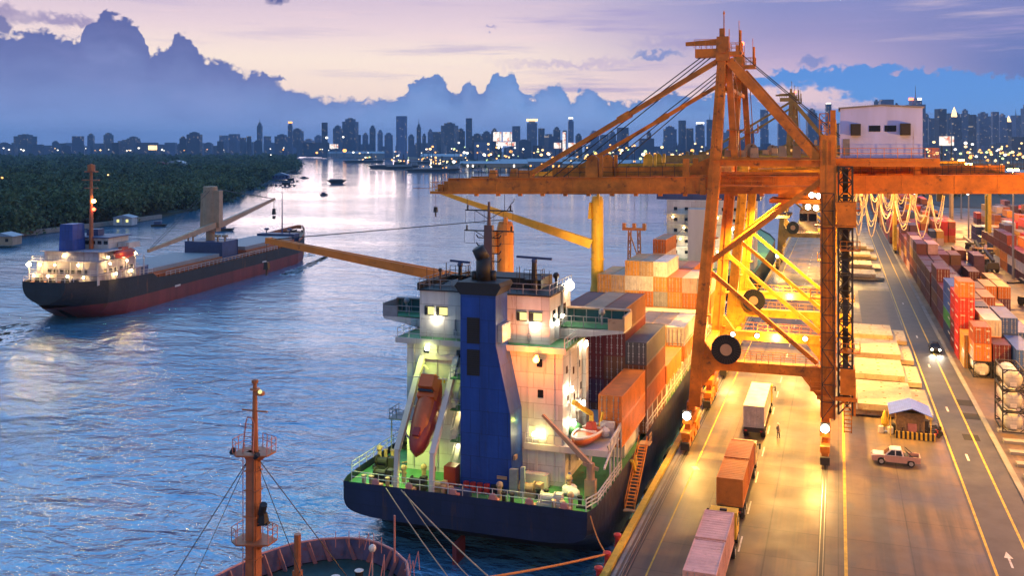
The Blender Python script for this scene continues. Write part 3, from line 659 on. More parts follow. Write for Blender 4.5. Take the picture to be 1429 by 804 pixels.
        b.extr([(-19, Y - .5, gz_(-19) + 2.1), (-14.6, Y - .5, gz_(-15) + 2.1), (-14.6, Y - .5, gz_(-15) + 5.1), (-18.6, Y - .5, gz_(-18) + 3.4)], (0, 1.0, 0)) if n == 1 else None
        B(b, 'boom_lug', cr, go)
    tb = MB(); tb.beam((-38, GF + .4, 31.75), (-14.5, GF + .4, 32.1), .8, 1.3); tb.beam((1, GF + .3, 32.3), (19, GF + .3, 32.5), .8, 1.2); B(tb, 'walkway_beam')
    for x in (-49.6, -40, -30, -20, -8, 4, 12, 20):
        c = MB(); c.box(x - .4, x + .4, GN + .6, GF - .6, gz_(x) + 1.2, gz_(x) + 2.0); B(c, 'cross_beam')
    tp = MB(); tp.box(-52.7, -49.9, GN - .6, GF + .6, 28.9, 29.25); tp.rail([(-49.9, GN - .6, 29.25), (-52.7, GN - .6, 29.25), (-52.7, GF + .6, 29.25), (-49.9, GF + .6, 29.25)], 1.2, .9, .05)
    tp.box(-51.8, -51.0, GN, GN + .8, 29.25, 30.2); tp.box(-50.8, -50.2, GN - .2, GN + .5, 29.25, 30.6); tp.beam((-55.5, GN, 29.6), (-52.6, GN, 29.6), .06, .06); B(tp, 'tip_platform')
    # machinery house
    mp = MB(); mp.box(-1.0, 10.8, 116.3, 129.3, 33.55, 33.95); mp.box(-1, 10.8, 116.4, 116.8, 33.0, 33.6)
    for x in (1.2, 8.6):
        for Y in (GN, GF): mp.box(x - .35, x + .35, Y - .4, Y + .4, gz_(x) + 2.1, 33.6)
    mpo = B(mp, 'house_platform')
    r2 = MB(); r2.rail([(-.8, 116.4, 33.95), (10.7, 116.4, 33.95), (10.7, 129, 33.95)], 1.15, 1.5, .06); B(r2, 'guard_rail', cr, mpo)
    hs = MB(); y0, y1 = 117.6, 128.6
    hs.extr([(0.2, y0, 33.98), (9.1, y0, 33.98), (9.1, y0, 39.75), (4.7, y0, 40.05), (0.2, y0, 39.75)], (0, y1 - y0, 0)); ho = B(hs, 'machinery_house', M['house'])
    rf = MB(); rf.extr([(0.0, y0 - .2, 39.77), (4.7, y0 - .2, 40.07), (9.3, y0 - .2, 39.77), (9.3, y0 - .2, 39.9), (4.7, y0 - .2, 40.2), (0.0, y0 - .2, 39.9)], (0, y1 - y0 + .4, 0)); B(rf, 'house_roof', M['grey'], ho)
    for x in (3.35, 5.05): 
        wn = MB(); wn.box(x, x + 1.25, y0 - .05, y0 + .05, 37.05, 37.75); B(wn, 'window', M['glass'], ho)
    for x in (1.35, 6.7):
        ac = MB(); ac.box(x, x + 1.1, y0 - .75, y0, 36.6, 37.95); ac.box(x + .1, x + 1.0, y0 - .79, y0 - .7, 36.7, 37.8); B(ac, 'air_conditioner', M['dark_steel'], ho)
    dr = MB(); dr.box(0.5, 1.25, y0 - .06, y0 + .05, 34.3, 36.2); B(dr, 'door', M['grey'], ho)
    eq = MB(); eq.box(-.9, -.3, 117.4, 118.4, 34.0, 39.6); eq.lattice((-1.6, 117.5, 34), (-1.6, 117.5, 39.2), 1.0, .1, 5); B(eq, 'cable_ladder', cr)
    # lattice stair tower up the landside leg
    st = MB(); st.lattice((0.75, YN - .2, 5), (0.75, YN - .2, 33), 1.5, .2, 16); st.lattice((-1.1, YN - 1.1, 4.5), (-1.1, YN - 1.1, 30), 1.3, .1, 13)
    for k in range(9):
        z = 6 + k * 3; sgn = 1 if k % 2 else -1
        st.beam((0.75, YN - .2 - .7 * sgn, z), (0.75, YN - .2 + .7 * sgn, z + 2.8), .6, .12)
    B(st, 'stair_tower', dk)
    cw = MB()
    for z in (7.5, 12.0, 18.0, 23.5, 28.0): 
        cw.box(-3.0, -1.9, YN - 1.6, YN + .5, z, z + .12) if z in (7.5, 18.0) else cw.box(.2, 2.3, YN - 1.2, YN + .6, z, z + .12)
        if z in (7.5, 18.0): cw.rail([(-1.9, YN - 1.6, z), (-3.0, YN - 1.6, z), (-3, YN + .5, z)], 1.1, .8, .06)
        else: cw.rail([(.2, YN - 1.2, z), (2.3, YN - 1.2, z), (2.3, YN + .6, z)], 1.1, .8, .06)
    cw.box(-2.6, 1.9, YN - 1.5, YN + 1, 26.2, 26.35); cw.box(-.2, 1.9, YN - 1.3, YN + .7, 26.4, 29.0)
    cw.path([(-1, YN - .9, 11.5), (1.6, YN - .9, 7.2), (-1.2, YN - .9, 5.2)], .25, .25); cw.path([(1.7, YN - .9, 8.5), (1.7, YN - .9, 5.0)], .3, .3)
    cw.box(-2.3, 2.0, YN - 1.3, YN - .7, 6.6, 7.0); cw.box(.2, 1.8, YN - 1.2, YN + 1.2, 7.3, 10.2)
    cw.path([(0.6, YN - 1, 6.6), (.6, YN - 1, 3.0)], .1, .1); cw.path([(1.4, YN - 1, 6.6), (1.4, YN - 1, 3.0)], .1, .1)
    for q in range(8): cw.box(.6, 1.4, YN - 1.05, YN - .95, 3.1 + q * .45, 3.2 + q * .45)
    B(cw, 'access_platform')
    # cable reel
    c = (-12.4, YN - 1.25, 11.55)
    rl = MB(); rl.lathe(c, [(.55, -.28), (1.68, -.28), (1.72, -.2), (1.72, .2), (1.68, .28), (.55, .28)], 36, 'y'); ro = B(rl, 'cable_reel', M['rubber'])
    r3 = MB(); r3.lathe(c, [(.42, -.34), (.68, -.34), (.68, -.29), (.42, -.29)], 24, 'y'); B(r3, 'reel_hub', M['tan'], ro)
    r4 = MB()
    for k in range(30):
        a = 2 * PI * k / 30; r4.beam((c[0] + .95 * math.cos(a), c[1] - .31, c[2] + .95 * math.sin(a)), (c[0] + 1.69 * math.cos(a), c[1] - .31, c[2] + 1.69 * math.sin(a)), .045, .04)
    B(r4, 'reel_spokes', M['dark_steel'], ro)
    r5 = MB(); r5.box(c[0] - .3, c[0] + .3, c[1] + .2, YN, 10.0, 11.7); r5.lathe((c[0], c[1], c[2] - .5), [(1.3, -.3), (1.5, -.3), (1.5, .3), (1.3, .3)], 8, 'y') if False else None; B(r5, 'reel_bracket', cr, ro)
    bt = MB()
    for x in (-47, -43, -36, -32.5, -26, -22.5, -18, -12, -7, 3, 7, 12.5, 17): bt.box(x - .04, x + .04, GN - .66, GN - .6, gz_(x) + .05, gz_(x) + 2.1)
    bt.box(-16.2, -15.5, GN - .8, GN - .6, gz_(-16) - .1, gz_(-16) + 2.3); bt.box(-17.2, -16.8, GN - .75, GN - .6, gz_(-16) + .2, gz_(-16) + 1.6); B(bt, 'web_plates')
    jb = MB()
    for (x, z) in ((-12.4, 34.1), (-10.8, 34.1), (-9.4, 34.0), (-6.2, 34.1), (-4.6, 34.0)): jb.box(x - .45, x + .45, YN + .8, YN + 1.9, z, z + random.uniform(.7, 1.6), .05)
    jb.lathe((-9.9, YN + 2.5, 34.9), [(.3, 0), (.8, .02), (.8, .6), (.3, .62)], 14, 'y'); B(jb, 'junction_boxes', M['tan'])
    wk = MB(); wk.box(-13.5, -2.0, YN + .5, YN + 1.2, 30.6, 30.7); wk.rail([(-13.4, YN + .5, 30.7), (-2.2, YN + .5, 30.7)], 1.1, 1.2, .06); wk.box(-13.2, -2.2, YN + .9, YN + 1.1, 32.0, 32.3); B(wk, 'portal_walkway')
    # operator cab hung under the boom
    ob = MB(); ob.box(-4.6, -2.4, 121.0, 123.6, 24.9, 27.5, 0.12); ob.box(-4.2, -2.8, 121.5, 123.2, 27.5, gz_(-4)); oo = B(ob, 'operator_cab', M['grey'])
    og = MB(); og.box(-4.5, -3.6, 120.98, 121.05, 26.2, 27.1); og.box(-3.4, -2.5, 120.98, 121.05, 26.2, 27.1); B(og, 'window', M['glass'], oo)
    trl = MB(); trl.box(-8, -2, GN + .7, GF - .7, 28.4, 28.9); trl.box(-7, -3.4, GN + 1.5, GF - 1.5, 29, 30.2); B(trl, 'trolley')
    sp = MB(); sp.box(-8, -5.6, 119.5, 127, 26.6, 26.9)
    for x in (-7.6, -6): 
        for Y in (120.5, 126): sp.tube((x, Y, 26.9), (x, Y, 28.5), .04, 5)
    B(sp, 'spreader', M['dark_steel'])
    # festoon cables sagging below the back boom
    k = 0
    xs = [1.6, 2.9, 4.5, 6.3, 8.2, 10.2, 11.6]
    for rowY, rz in ((GN + .9, 0.0), (GN + 2.6, 0.3)):
        for i in range(len(xs) - 1):
            for dd in ((2.6, 4.2) if rowY < GN + 2 else (3.2,)):
                a, b = xs[i], xs[i + 1]; sag = dd + random.uniform(-.5, .8); ff = MB(); pts = []
                for q in range(17):
                    t = q / 16; u = 2 * t - 1; pts.append((a + (b - a) * (t + .06 * math.sin(2 * PI * t)), rowY + random.uniform(-.02, .02), gz_(a) - .25 - sag * (1 - abs(u) ** 2.6)))
                ff.wire(pts, 0.062, 5); B(ff, 'festoon_cable', M['cable_lit'])
    # floodlights: housings with lenses
    def flood(p, m, rad=.28):
        h = MB(); h.box(p[0] - rad, p[0] + rad, p[1] - .1, p[1] + .35, p[2] - rad, p[2] + rad); hh = B(h, 'floodlight', M['dark_steel'])
        l = MB(); l.ball((p[0], p[1] - .22, p[2] - .05), rad * .9, 8); B(l, 'lens', m, hh)
    for x in (-13.6, -10.4, -4.2): flood((x, YF - 1.0, 9.75), M['lamp_white'], .3)
    for (x, z) in ((-3.4, 28.2), (-2.5, 28.1), (-3.0, 29.6), (-2.2, 29.5)): flood((x, YN + 3.5, z), M['lamp_white'], .33)
    for X in (-16.65, -1.4): flood((X, YN - 3.3, 4.0), M['lamp_white'], .5)
    lamp('SPOT', (-7.5, GN - .5, 28.3), 70000, SODW, root, .5, (-8, 121, 0), 125, .7); lamp('SPOT', (-7.5, GF + 1.5, 28.3), 125000, SODW, root, .5, (-8.5, 132, 0), 125, .7)
    lamp('SPOT', (6, GF + 1, 28.6), 40000, SODW, root, .5, (5, 132, 0), 130, .7); lamp('POINT', (-8, YF - 1.6, 9.3), 7000, SODW, root, .4)
    for X in (-16.65, -1.4): lamp('SPOT', (X + (.9 if X < -9 else -.9), YN - 4.0, 3.8), 5200, SODW, root, .35, (X + (3.5 if X < -9 else -3), YN - 7.5, 0), 120, .8)
    lamp('POINT', (6, GN + 1.6, 27.5), 900, SODW, root, .6); lamp('POINT', (-2.6, YN + 3.0, 28.6), 500, SODW, root, .4)
    rdl = MB(); rdl.ball((-12.5, YF, 49.5), .3, 6); B(rdl, 'warning_light', M['lamp_red'])
    tint(root, (*ORANGE, 1))
    return root
crane = make_crane()
crane2 = copy_tree(crane); crane2.location = crane.location + Vector((0, 38.0, 0)); crane2['label'] = 'lamp tinted amber gantry crane with a low frame standing right behind the nearest orange crane'; tint(crane2, (*ORANGE_LIT, 1))
for c in list(crane2.children):
    k = c.name.split('.')[0]
    if k in ('back_stay', 'ladder_column', 'sheave_head', 'top_platform', 'fore_stay', 'stay_cable', 'back_rope', 'head_brace', 'machinery_house', 'warning_light') or (k == 'tie_beam' and max(v.co.z for v in c.data.vertices) > 40):
        for g in list(c.children): bpy.data.objects.remove(g)
        bpy.data.objects.remove(c)
    elif k == 'waterside_leg':
        me = c.data.copy(); c.data = me
        for v in me.vertices:
            if v.co.z > 40: v.co.z -= 12.0; v.co.x -= .95
crane3 = copy_tree(crane); crane3.location = crane.location + Vector((0, 172.0, 0)); crane3.scale = (1, 1, 1.065); crane3['label'] = 'olive yellow gantry crane far down the quay, its head seen behind the nearest crane'; tint(crane3, (*OLIVE, 1))
for c in list(crane3.children):
    if c.name.startswith(('stay_cable', 'back_rope')) and not c.children: bpy.data.objects.remove(c)
# ---------------------------------------------------------------- shipping containers
def container_meshes(Ln, Wd=2.44, Ht=2.59):
    """corrugated steel box, doors at the -Y end; origin at the middle of its floor"""
    b = MB(); h = Wd / 2
    for sx in (-1, 1):
        for y in (0, Ln): b.box(sx * h - sx * .14, sx * h, y if y == 0 else y - .14, .14 if y == 0 else y, 0, Ht)
        b.box(sx * h - sx * .1, sx * h, .14, Ln - .14, 0, .16); b.box(sx * h - sx * .08, sx * h, .14, Ln - .14, Ht - .12, Ht)
        pitch = .28 if Ln < 7 else .42; n = int((Ln - .3) / pitch); vs = []; fs = []
        for k in range(n + 1):
            for q, dx in ((0, .0), (.35, .0), (.5, .05), (.85, .05)):
                y = .14 + min(Ln - .28, (k + q) * pitch)
                vs += [(sx * (h - .02 - dx), y, .14), (sx * (h - .02 - dx), y, Ht - .1)]
        for i in range(0, len(vs) - 2, 2): fs.append((i, i + 2, i + 3, i + 1) if sx > 0 else (i, i + 1, i + 3, i + 2))
        b.add(vs, fs)
    b.box(-h + .1, h - .1, Ln - .06, Ln - .02, .1, Ht - .1); b.box(-h + .1, h - .1, 0.0, .1, 0, .14); b.box(-h + .1, h - .1, 0.0, .1, Ht - .12, Ht); b.box(-h + .1, h - .1, Ln - .1, Ln, Ht - .12, Ht); b.box(-h + .1, h - .1, Ln - .1, Ln, 0, .14)
    b.box(-h + .05, h - .05, .05, Ln - .05, .05, .12)
    b.box(-h + .12, h - .12, .09, .13, .1, Ht - .1)
    n = max(6, int(Ln / .5)); vs = []; fs = []
    for k in range(n * 4 + 1):
        y = .08 + (Ln - .16) * k / (n * 4); z = Ht - .05 + (0.02 if k % 4 in (1, 2) else 0); vs += [(-h + .06, y, z), (h - .06, y, z)]
    for i in range(0, len(vs) - 2, 2): fs.append((i, i + 1, i + 3, i + 2))
    b.add(vs, fs)
    doors = []
    for sx in (-1, 1):
        d = MB(); x0, x1 = (-h + .16, -.02) if sx < 0 else (.02, h - .16)
        d.box(x0, x1, .02, .07, .16, Ht - .14)
        for q in range(4): d.box(x0 + .05, x1 - .05, .0, .03, .3 + q * .55, .36 + q * .55)
        doors.append(d)
    bars = MB()
    for x in (-.85, -.35, .35, .85):
        bars.tube((x, -.02, .1), (x, -.02, Ht - .08), .03, 5)
        for z in (.3, .95, 1.25, 2.1): bars.box(x - .09, x + .09, -.035, .01, z - .03, z + .05)
    return b, doors, bars
CPROTO = {}
for key, Ln, Ht in (('40', 12.19, 2.59), ('40h', 12.19, 2.75), ('20', 6.06, 2.59)):
    b, ds, bars = container_meshes(Ln, 2.44, Ht)
    def rawmesh(mb, nm, mat):
        me = bpy.data.meshes.new(nm); me.from_pydata(mb.v, [], mb.f); me.materials.append(mat); return me
    CPROTO[key] = (rawmesh(b, 'container_body', M['container']), [rawmesh(d, 'door', M['container_door']) for d in ds], rawmesh(bars, 'lock_bars', M['alu']), Ln, Ht)
mk = MB()                                                       # blurred white stencil on the long side
for (y, z, a, h_) in ((1.0, 1.55, .5, .28), (1.6, 1.55, .35, .28), (2.1, 1.55, .6, .28), (2.9, 1.55, .3, .28), (3.4, 1.55, .5, .28)): mk.box(-1.245, -1.222, y, y + a, z, z + h_)
MARK_ME = bpy.data.meshes.new('stencil_marks'); MARK_ME.from_pydata(mk.v, [], mk.f); MARK_ME.materials.append(M['marks'])
mk = MB(); mk.box(.55, 1.0, -.03, .01, 1.9, 2.1); mk.box(.6, .95, -.03, .01, .5, .85); mk.box(-.9, -.2, -.03, .01, 2.15, 2.25)
MARK2_ME = bpy.data.meshes.new('stencil_marks'); MARK2_ME.from_pydata(mk.v, [], mk.f); MARK2_ME.materials.append(M['marks'])
PAL = {'maroon': (0.12, 0.012, 0.016), 'rust red': (0.34, 0.075, 0.02), 'red': (0.52, 0.018, 0.012), 'orange': (0.54, 0.165, 0.022), 'brown': (0.17, 0.058, 0.024), 'ochre': (0.52, 0.26, 0.05), 'white': (0.60, 0.57, 0.52), 'grey': (0.26, 0.25, 0.25), 'dark grey': (0.06, 0.06, 0.07),
       'blue': (0.025, 0.085, 0.32), 'navy': (0.016, 0.03, 0.10), 'purple': (0.085, 0.022, 0.06), 'green': (0.05, 0.26, 0.06), 'pale pink': (0.52, 0.34, 0.29), 'yellow': (0.66, 0.42, 0.03), 'tan': (0.40, 0.27, 0.15), 'salmon': (0.60, 0.34, 0.28)}
def container(x, y, z, col, label, group, kind='40', doors=True, marks=False, rz=0.0):
    me, dme, bme, Ln, Ht = CPROTO[kind]
    c = bpy.data.objects.new('shipping_container', me); COL.objects.link(c)
    c.location = (x, y, z); c.rotation_euler = (0, 0, rz); k = random.uniform(.82, 1.15)
    c.color = (*[v * k for v in PAL[col]], 1); tag(c, label, 'shipping container', group)
    if doors:
        for d in dme:
            o = bpy.data.objects.new('door', d); COL.objects.link(o); o.parent = c; o.color = c.color
        o = bpy.data.objects.new('lock_bars', bme); COL.objects.link(o); o.parent = c; o.color = c.color
    if marks:
        for mm in ((MARK_ME, MARK2_ME) if marks == 2 else (MARK_ME,)):
            o = bpy.data.objects.new('stencil_marks', mm); COL.objects.link(o); o.parent = c
    return c
ORD = ['first', 'second', 'third', 'fourth', 'fifth', 'sixth', 'seventh', 'eighth', 'ninth', 'tenth', 'eleventh', 'twelfth', 'thirteenth', 'fourteenth', 'fifteenth', 'sixteenth', 'seventeenth', 'eighteenth', 'nineteenth', 'twentieth']
ORD += [a + ' ' + b for a in ('twenty', 'thirty', 'forty') for b in ORD[:9]]
def tier_word(t, n): 
    if n == 1: return 'standing alone on the ground' 
    return 'on top' if t == n - 1 else ('at the bottom' if t == 0 else ORD[t] + ' from the bottom')
# ---------------------------------------------------------------- moored container ship
XC, HB = -33.25, 12.75
def loft_hull(sections, nseg=12):
    """sections: (y, half beam, deck z, keel z, boxiness) about x=0; returns MB with starboard+port shell and a transom cap"""
    mb = MB(); rings = []
    for (y, hb, zd, zk, e) in sections:
        ring = []
        for k in range(-nseg, nseg + 1):
            th = PI / 2 * abs(k) / nseg; s = 1 if k >= 0 else -1
            x = hb * max(0.0, math.cos(PI / 2 - th)) ** e * s; z = zk + (zd - zk) * (1 - max(0.0, math.cos(th)) ** e)
            ring.append((x, y, z))
        rings.append(ring)
    n = 2 * nseg + 1; vs = [p for r in rings for p in r]
    fs = [(j * n + i, j * n + i + 1, (j + 1) * n + i + 1, (j + 1) * n + i) for j in range(len(rings) - 1) for i in range(n - 1)]
    mb.add(vs, fs); mb.add(rings[0], [tuple(range(n))]); mb.add(rings[-1], [tuple(range(n - 1, -1, -1))])
    return mb, rings
def move(mb, dx, dy, dz, rz=0.0):
    c, s = math.cos(rz), math.sin(rz); mb.v = [(x * c - y * s + dx, x * s + y * c + dy, z + dz) for x, y, z in mb.v]; return mb
def deck_sheet(sections, z_off, inset=.15):
    mb = MB(); L_ = [(-(hb - inset), y, zd + z_off) for (y, hb, zd, zk, e) in sections]; R_ = [((hb - inset), y, zd + z_off) for (y, hb, zd, zk, e) in sections]
    n = len(sections); vs = L_ + R_ + [(x, y, z - .1) for x, y, z in L_ + R_]
    fs = []
    for i in range(n - 1): fs += [(i, n + i, n + i + 1, i + 1), (2 * n + i, 2 * n + i + 1, 3 * n + i + 1, 3 * n + i)]
    mb.add(vs, fs); return mb
ship = empty('container_ship', (XC, 100, WATER), 'moored container ship with navy stern, blue funnel and green aft deck', 'cargo ship')
SECT = [(81.5, 12.2, 2.75, -.5, .32), (83, 12.6, 2.75, -.9, .30), (86, 12.75, 2.75, -2.4, .3), (91, 12.75, 2.75, -6, .32), (100, 12.75, 2.75, -9, .3), (150, 12.75, 2.9, -9, .28), (178, 12.4, 3.4, -9, .35), (190, 10, 4.2, -9, .5), (200, 6, 5.2, -9, .8), (207, 1.5, 6.0, -8, 1.0)]
mb, _ = loft_hull(SECT); move(mb, XC, 0, 0); hull = mb.build('hull', M['navy'], ship)
ds = deck_sheet(SECT, -.65); move(ds, XC, 0, 0); ds.build('deck', M['green_deck'], ship)
rd_ = MB(); rd_.beam((XC - .3, 82.0, -4.5), (XC - .3, 82.0, -1.6), .4, 2.2); rd_.build('rudder', M['boot'], ship)
def S(mb, name, m, p=ship, sm=False): return mb.build(name, m, p, sm)
# railings round the stern and along the side
r1 = MB(); zt = 2.75; r1.rail([(-44.6, 81.6, zt), (-33, 81.55, zt), (-21.2, 81.6, zt)], 1.0, 1.5, .06); r1.rail([(-45.9, 84, zt), (-45.95, 106, zt)], 1.0, 1.6, .06)
S(r1, 'guard_rail', M['white'])
r1 = MB(); r1.rail([(-21.2, 81.6, zt), (-20.6, 83.5, zt), (-20.55, 93, zt)], 1.05, 1.1, .085, 3); S(r1, 'guard_rail', M['white'])
bx = MB(); bx.extr([(-20.72, 87.5, 6.9), (-20.72, 93.3, 7.5), (-20.72, 93.3, 6.9), (-20.72, 88.2, 6.25)], (.12, 0, 0))
for y in (88.5, 90, 91.6, 93.2): bx.beam((-20.6, y, 2.75), (-20.6, y, 7.0), .16, .16)
bx.beam((-20.6, 86.0, 5.2), (-20.6, 93.2, 7.3), .14, .22); S(bx, 'side_bulwark', M['white'])
sr = MB()
for k in range(26):
    y = 107 + k * 3.1; sr.beam((-20.62, y, 2.8), (-20.62, y, 5.2), .12, .3); sr.beam((-20.9, y + 1, 2.8), (-20.9, y + 1, 4.1), .3, .5)
sr.rail([(-20.56, 106, 2.85), (-20.56, 176, 3.0)], 1.1, 1.5, .06); sr.box(-21.4, -20.7, 106, 190, 4.8, 4.95); S(sr, 'side_walkway', M['cream'])
# accommodation block
ac = MB(); ac.box(-42.0, -25.35, 88.6, 97.2, 2.1, 15.4); acc = S(ac, 'accommodation', M['white'])
sl_ = MB(); sl_.box(-42.9, -24.9, 87.9, 97.6, 15.4, 15.65); S(sl_, 'deck_slab', M['green_deck'], acc)
sf = MB(); sf.box(-42.95, -24.85, 87.8, 87.95, 15.15, 15.7); sf.box(-43.0, -42.85, 87.9, 97.5, 15.15, 15.7); S(sf, 'deck_edge', M['white'], acc)
gr = MB(); gr.rail([(-42.8, 88, 15.65), (-35, 88, 15.65)], 1.0, 1.4, .05); gr.rail([(-42.8, 97, 15.65), (-42.8, 88, 15.65)], 1.0, 1.4, .05); gr.rail([(-25, 88, 15.65), (-25, 97, 15.65)], 1.0, 1.2, .07); S(gr, 'guard_rail', M['white'], acc)
for (x, z) in ((-39.8, 14.3), (-36.2, 14.3), (-27.6, 11.0), (-27.7, 14.0)):
    w_ = MB(); w_.box(x - .28, x + .28, 88.52, 88.62, z - .38, z + .38); wo = S(w_, 'window', M['glass'], acc)
w_ = MB(); w_.box(-28.75, -28.15, 88.5, 88.62, 6.7, 7.7); S(w_, 'window', M['lit_window'], acc)
for (y, z) in ((90, 13.2), (92.5, 12.6), (94.8, 12.8), (90.4, 10.2), (92.8, 9.8), (95.4, 10.4), (91.2, 7.6)):
    w_ = MB(); w_.box(-25.4, -25.3, y - .22, y + .22, z - .35, z + .35); S(w_, 'porthole', M['glass'], acc)
fx = MB()                                                      # pipes, vents, ladders on the walls
for x in (-41.2, -38.6, -28.9, -26.2): fx.tube((x, 88.5, 2.4), (x, 88.5, 15.2), .06, 5)
for x in (-42.12,):
    for z in (5.0, 9.0, 12.5): fx.box(x - .25, x + .1, 89.3, 90.0, z, z + .9)
for y in (91.0, 94.0): fx.tube((-25.25, y, 3), (-25.25, y, 15), .08, 5)
fx.box(-25.3, -24.9, 95.9, 96.9, 4, 14.8); fx.box(-25.35, -25.0, 93.4, 94.1, 8.2, 9.4); S(fx, 'wall_pipes', M['white'], acc)
# stairs and landings between davit and funnel
for z in (12.4, 9.3, 6.2):
    ld_ = MB(); ld_.box(-36.2, -34.75, 86.2, 88.5, z - .12, z); lo_ = S(ld_, 'landing', M['green_deck'], acc)
    lr = MB(); lr.rail([(-36.2, 88.4, z), (-36.2, 86.3, z), (-34.8, 86.3, z)], 1.0, .8, .05); lr.beam((-36.0, 86.5, z - 3.0), (-35.9, 88.3, z - .1), .5, .08); lr.beam((-36.3, 86.5, z - 2.2), (-36.2, 88.3, z + .7), .05, .05); S(lr, 'stair', M['white'], lo_)
ob = MB(); ob.box(-45.6, -42.0, 91.5, 94.0, 6.0, 6.15); ob.rail([(-42.2, 91.6, 6.1), (-45.5, 91.6, 6.1), (-45.5, 93.9, 6.1)], 1.0, .9, .06); ob.tube((-45.3, 91.7, 2.1), (-45.3, 91.7, 6.0), .07, 6); ob.box(-43.4, -42.3, 92, 93, 6.15, 7.3); S(ob, 'side_platform', M['grey'], acc)
# wheelhouse
br = MB(); br.extr([(-40.9, 89.3, 15.66), (-26.9, 89.3, 15.66), (-26.9, 97, 15.66), (-40.9, 97, 15.66)], (0, 0, 4.75)); bro = S(br, 'wheelhouse', M['white'])
ro_ = MB(); ro_.box(-41.1, -26.7, 89.1, 97.4, 20.42, 20.55); ro_.box(-41.1, -40.95, 89.1, 97.4, 20.5, 21.2); ro_.box(-38.0, -29.0, 93.2, 97.3, 20.5, 21.6); S(ro_, 'roof', M['black'], bro)
rr = MB(); rr.rail([(-40.9, 97.2, 20.55), (-40.9, 89.2, 20.55), (-35.0, 89.2, 20.55)], 1.05, 1.2, .05); rr.rail([(-31, 89.2, 20.55), (-26.85, 89.2, 20.55), (-26.85, 97.2, 20.55)], 1.05, 1.2, .06); S(rr, 'guard_rail', M['grey'], bro)
for (x0, x1, mm) in ((-40.2, -39.3, 'lit_window'), (-38.9, -37.8, 'lit_window'), (-30.2, -29.3, 'lit_window'), (-28.9, -27.7, 'lit_window')):
    w_ = MB(); w_.box(x0, x1, 89.2, 89.34, 18.0, 18.75); wo = S(w_, 'window', M[mm], bro)
    w_ = MB(); w_.box(x0 - .1, x0 + .2 + random.uniform(0, .2), 89.16, 89.22, 18.0, 18.75); w_.box(x0 - .08, x1 + .08, 89.17, 89.25, 17.9, 17.98); w_.box(x0 - .08, x1 + .08, 89.17, 89.25, 18.77, 18.85); S(w_, 'window_frame', M['black'], wo)
for (y, z) in ((90.8, 18.3), (92.6, 18.4), (94.6, 18.4)):
    w_ = MB(); w_.box(-26.95, -26.85, y - .45, y + .45, z - .6, z + .6); S(w_, 'window', M['glass'], bro)
bf = MB()
for x in (-36.9, -29.0): bf.tube((x, 89.2, 15.8), (x, 89.2, 17.6), .09, 5); bf.box(x - .1, x + .15, 89.0, 89.3, 16.0, 16.6)
bf.tube((-26.75, 93.3, 15.7), (-26.75, 93.3, 20.4), .13, 6); bf.box(-26.9, -26.4, 91.0, 91.5, 16, 17.6); S(bf, 'wall_pipes', M['grey'], bro)
# bridge wings
for sx, x0, x1 in ((-1, -40.9, -46.7), (1, -26.9, -20.2)):
    wg = MB(); wg.extr([(x0, 92.6, 15.66), (x1, 92.6, 16.6), (x1, 92.6, 16.9), (x0, 92.6, 16.75)], (0, 3.6, 0)); wo = S(wg, 'bridge_wing', M['white'])
    fl = MB(); fl.box(min(x0, x1), max(x0, x1), 92.7, 96.1, 16.9, 16.96); S(fl, 'wing_floor', M['green_deck'], wo)
    pn = MB(); pn.box(min(x0, x1), max(x0, x1), 96.05, 96.2, 16.9, 18.3); S(pn, 'wing_screen', M['glass_green'], wo)
    en = MB(); en.box(x1 - .1, x1 + .1, 92.6, 96.2, 16.8, 18.3); en.box(min(x1, x1 - sx * 1.6), max(x1, x1 - sx * 1.6), 92.6, 92.7, 16.85, 18.0); en.box(min(x0, x1), max(x0, x1), 95.7, 96.4, 18.3, 18.45); S(en, 'wing_end', M['tan'] if sx > 0 else M['grey'], wo)
    rl_ = MB(); rl_.rail([(x0, 92.7, 16.95), (x1 - sx * 1.6, 92.7, 16.95)], 1.1, 1.2, .06)
    for q in range(5): x = x0 + (x1 - x0) * (q + .5) / 5; rl_.beam((x, 96.0, 16.9), (x, 96.0, 18.4), .08, .08)
    rl_.beam((x0 + sx * .3, 92.8, 15.8), (x0 + sx * 3, 92.8, 16.3), .1, .5); rl_.tube((x0 + sx * 4.0, 94.6, 16.9), (x0 + sx * 4.0, 94.6, 18.0), .12, 6); rl_.ball((x0 + sx * 4, 94.6, 18.3), .35, 6); S(rl_, 'wing_rail', M['grey'], wo)
# funnel
fn = MB(); fn.extr([(-34.7, 85.2, 2.1), (-29.4, 85.2, 2.1), (-29.55, 85.2, 9.5), (-31.05, 85.2, 16.2), (-31.05, 85.2, 21.0), (-34.7, 85.2, 21.0)], (0, 3.35, 0)); fno = S(fn, 'funnel', M['funnel_blue'])
cpf = MB(); cpf.extr([(-34.7, 85.1, 20.9), (-31.0, 85.1, 20.9), (-30.5, 85.1, 21.7), (-30.7, 85.1, 22.1), (-35.0, 85.1, 22.1), (-35.3, 85.1, 21.7)], (0, 3.6, 0)); S(cpf, 'funnel_cap', M['black'], fno)
ex = MB(); ex.tube((-33.0, 87.0, 22.0), (-33.0, 87.0, 24.3), .72, 14); ex.tube((-33.0, 87.0, 24.2), (-33.45, 86.6, 25.3), .7, 14, .6); ex.tube((-32.2, 87.5, 22), (-32.2, 87.5, 23.0), .35, 10); ex.tube((-34, 87.2, 22), (-34, 87.2, 22.9), .3, 10); S(ex, 'exhaust_pipe', M['black'], fno, True)
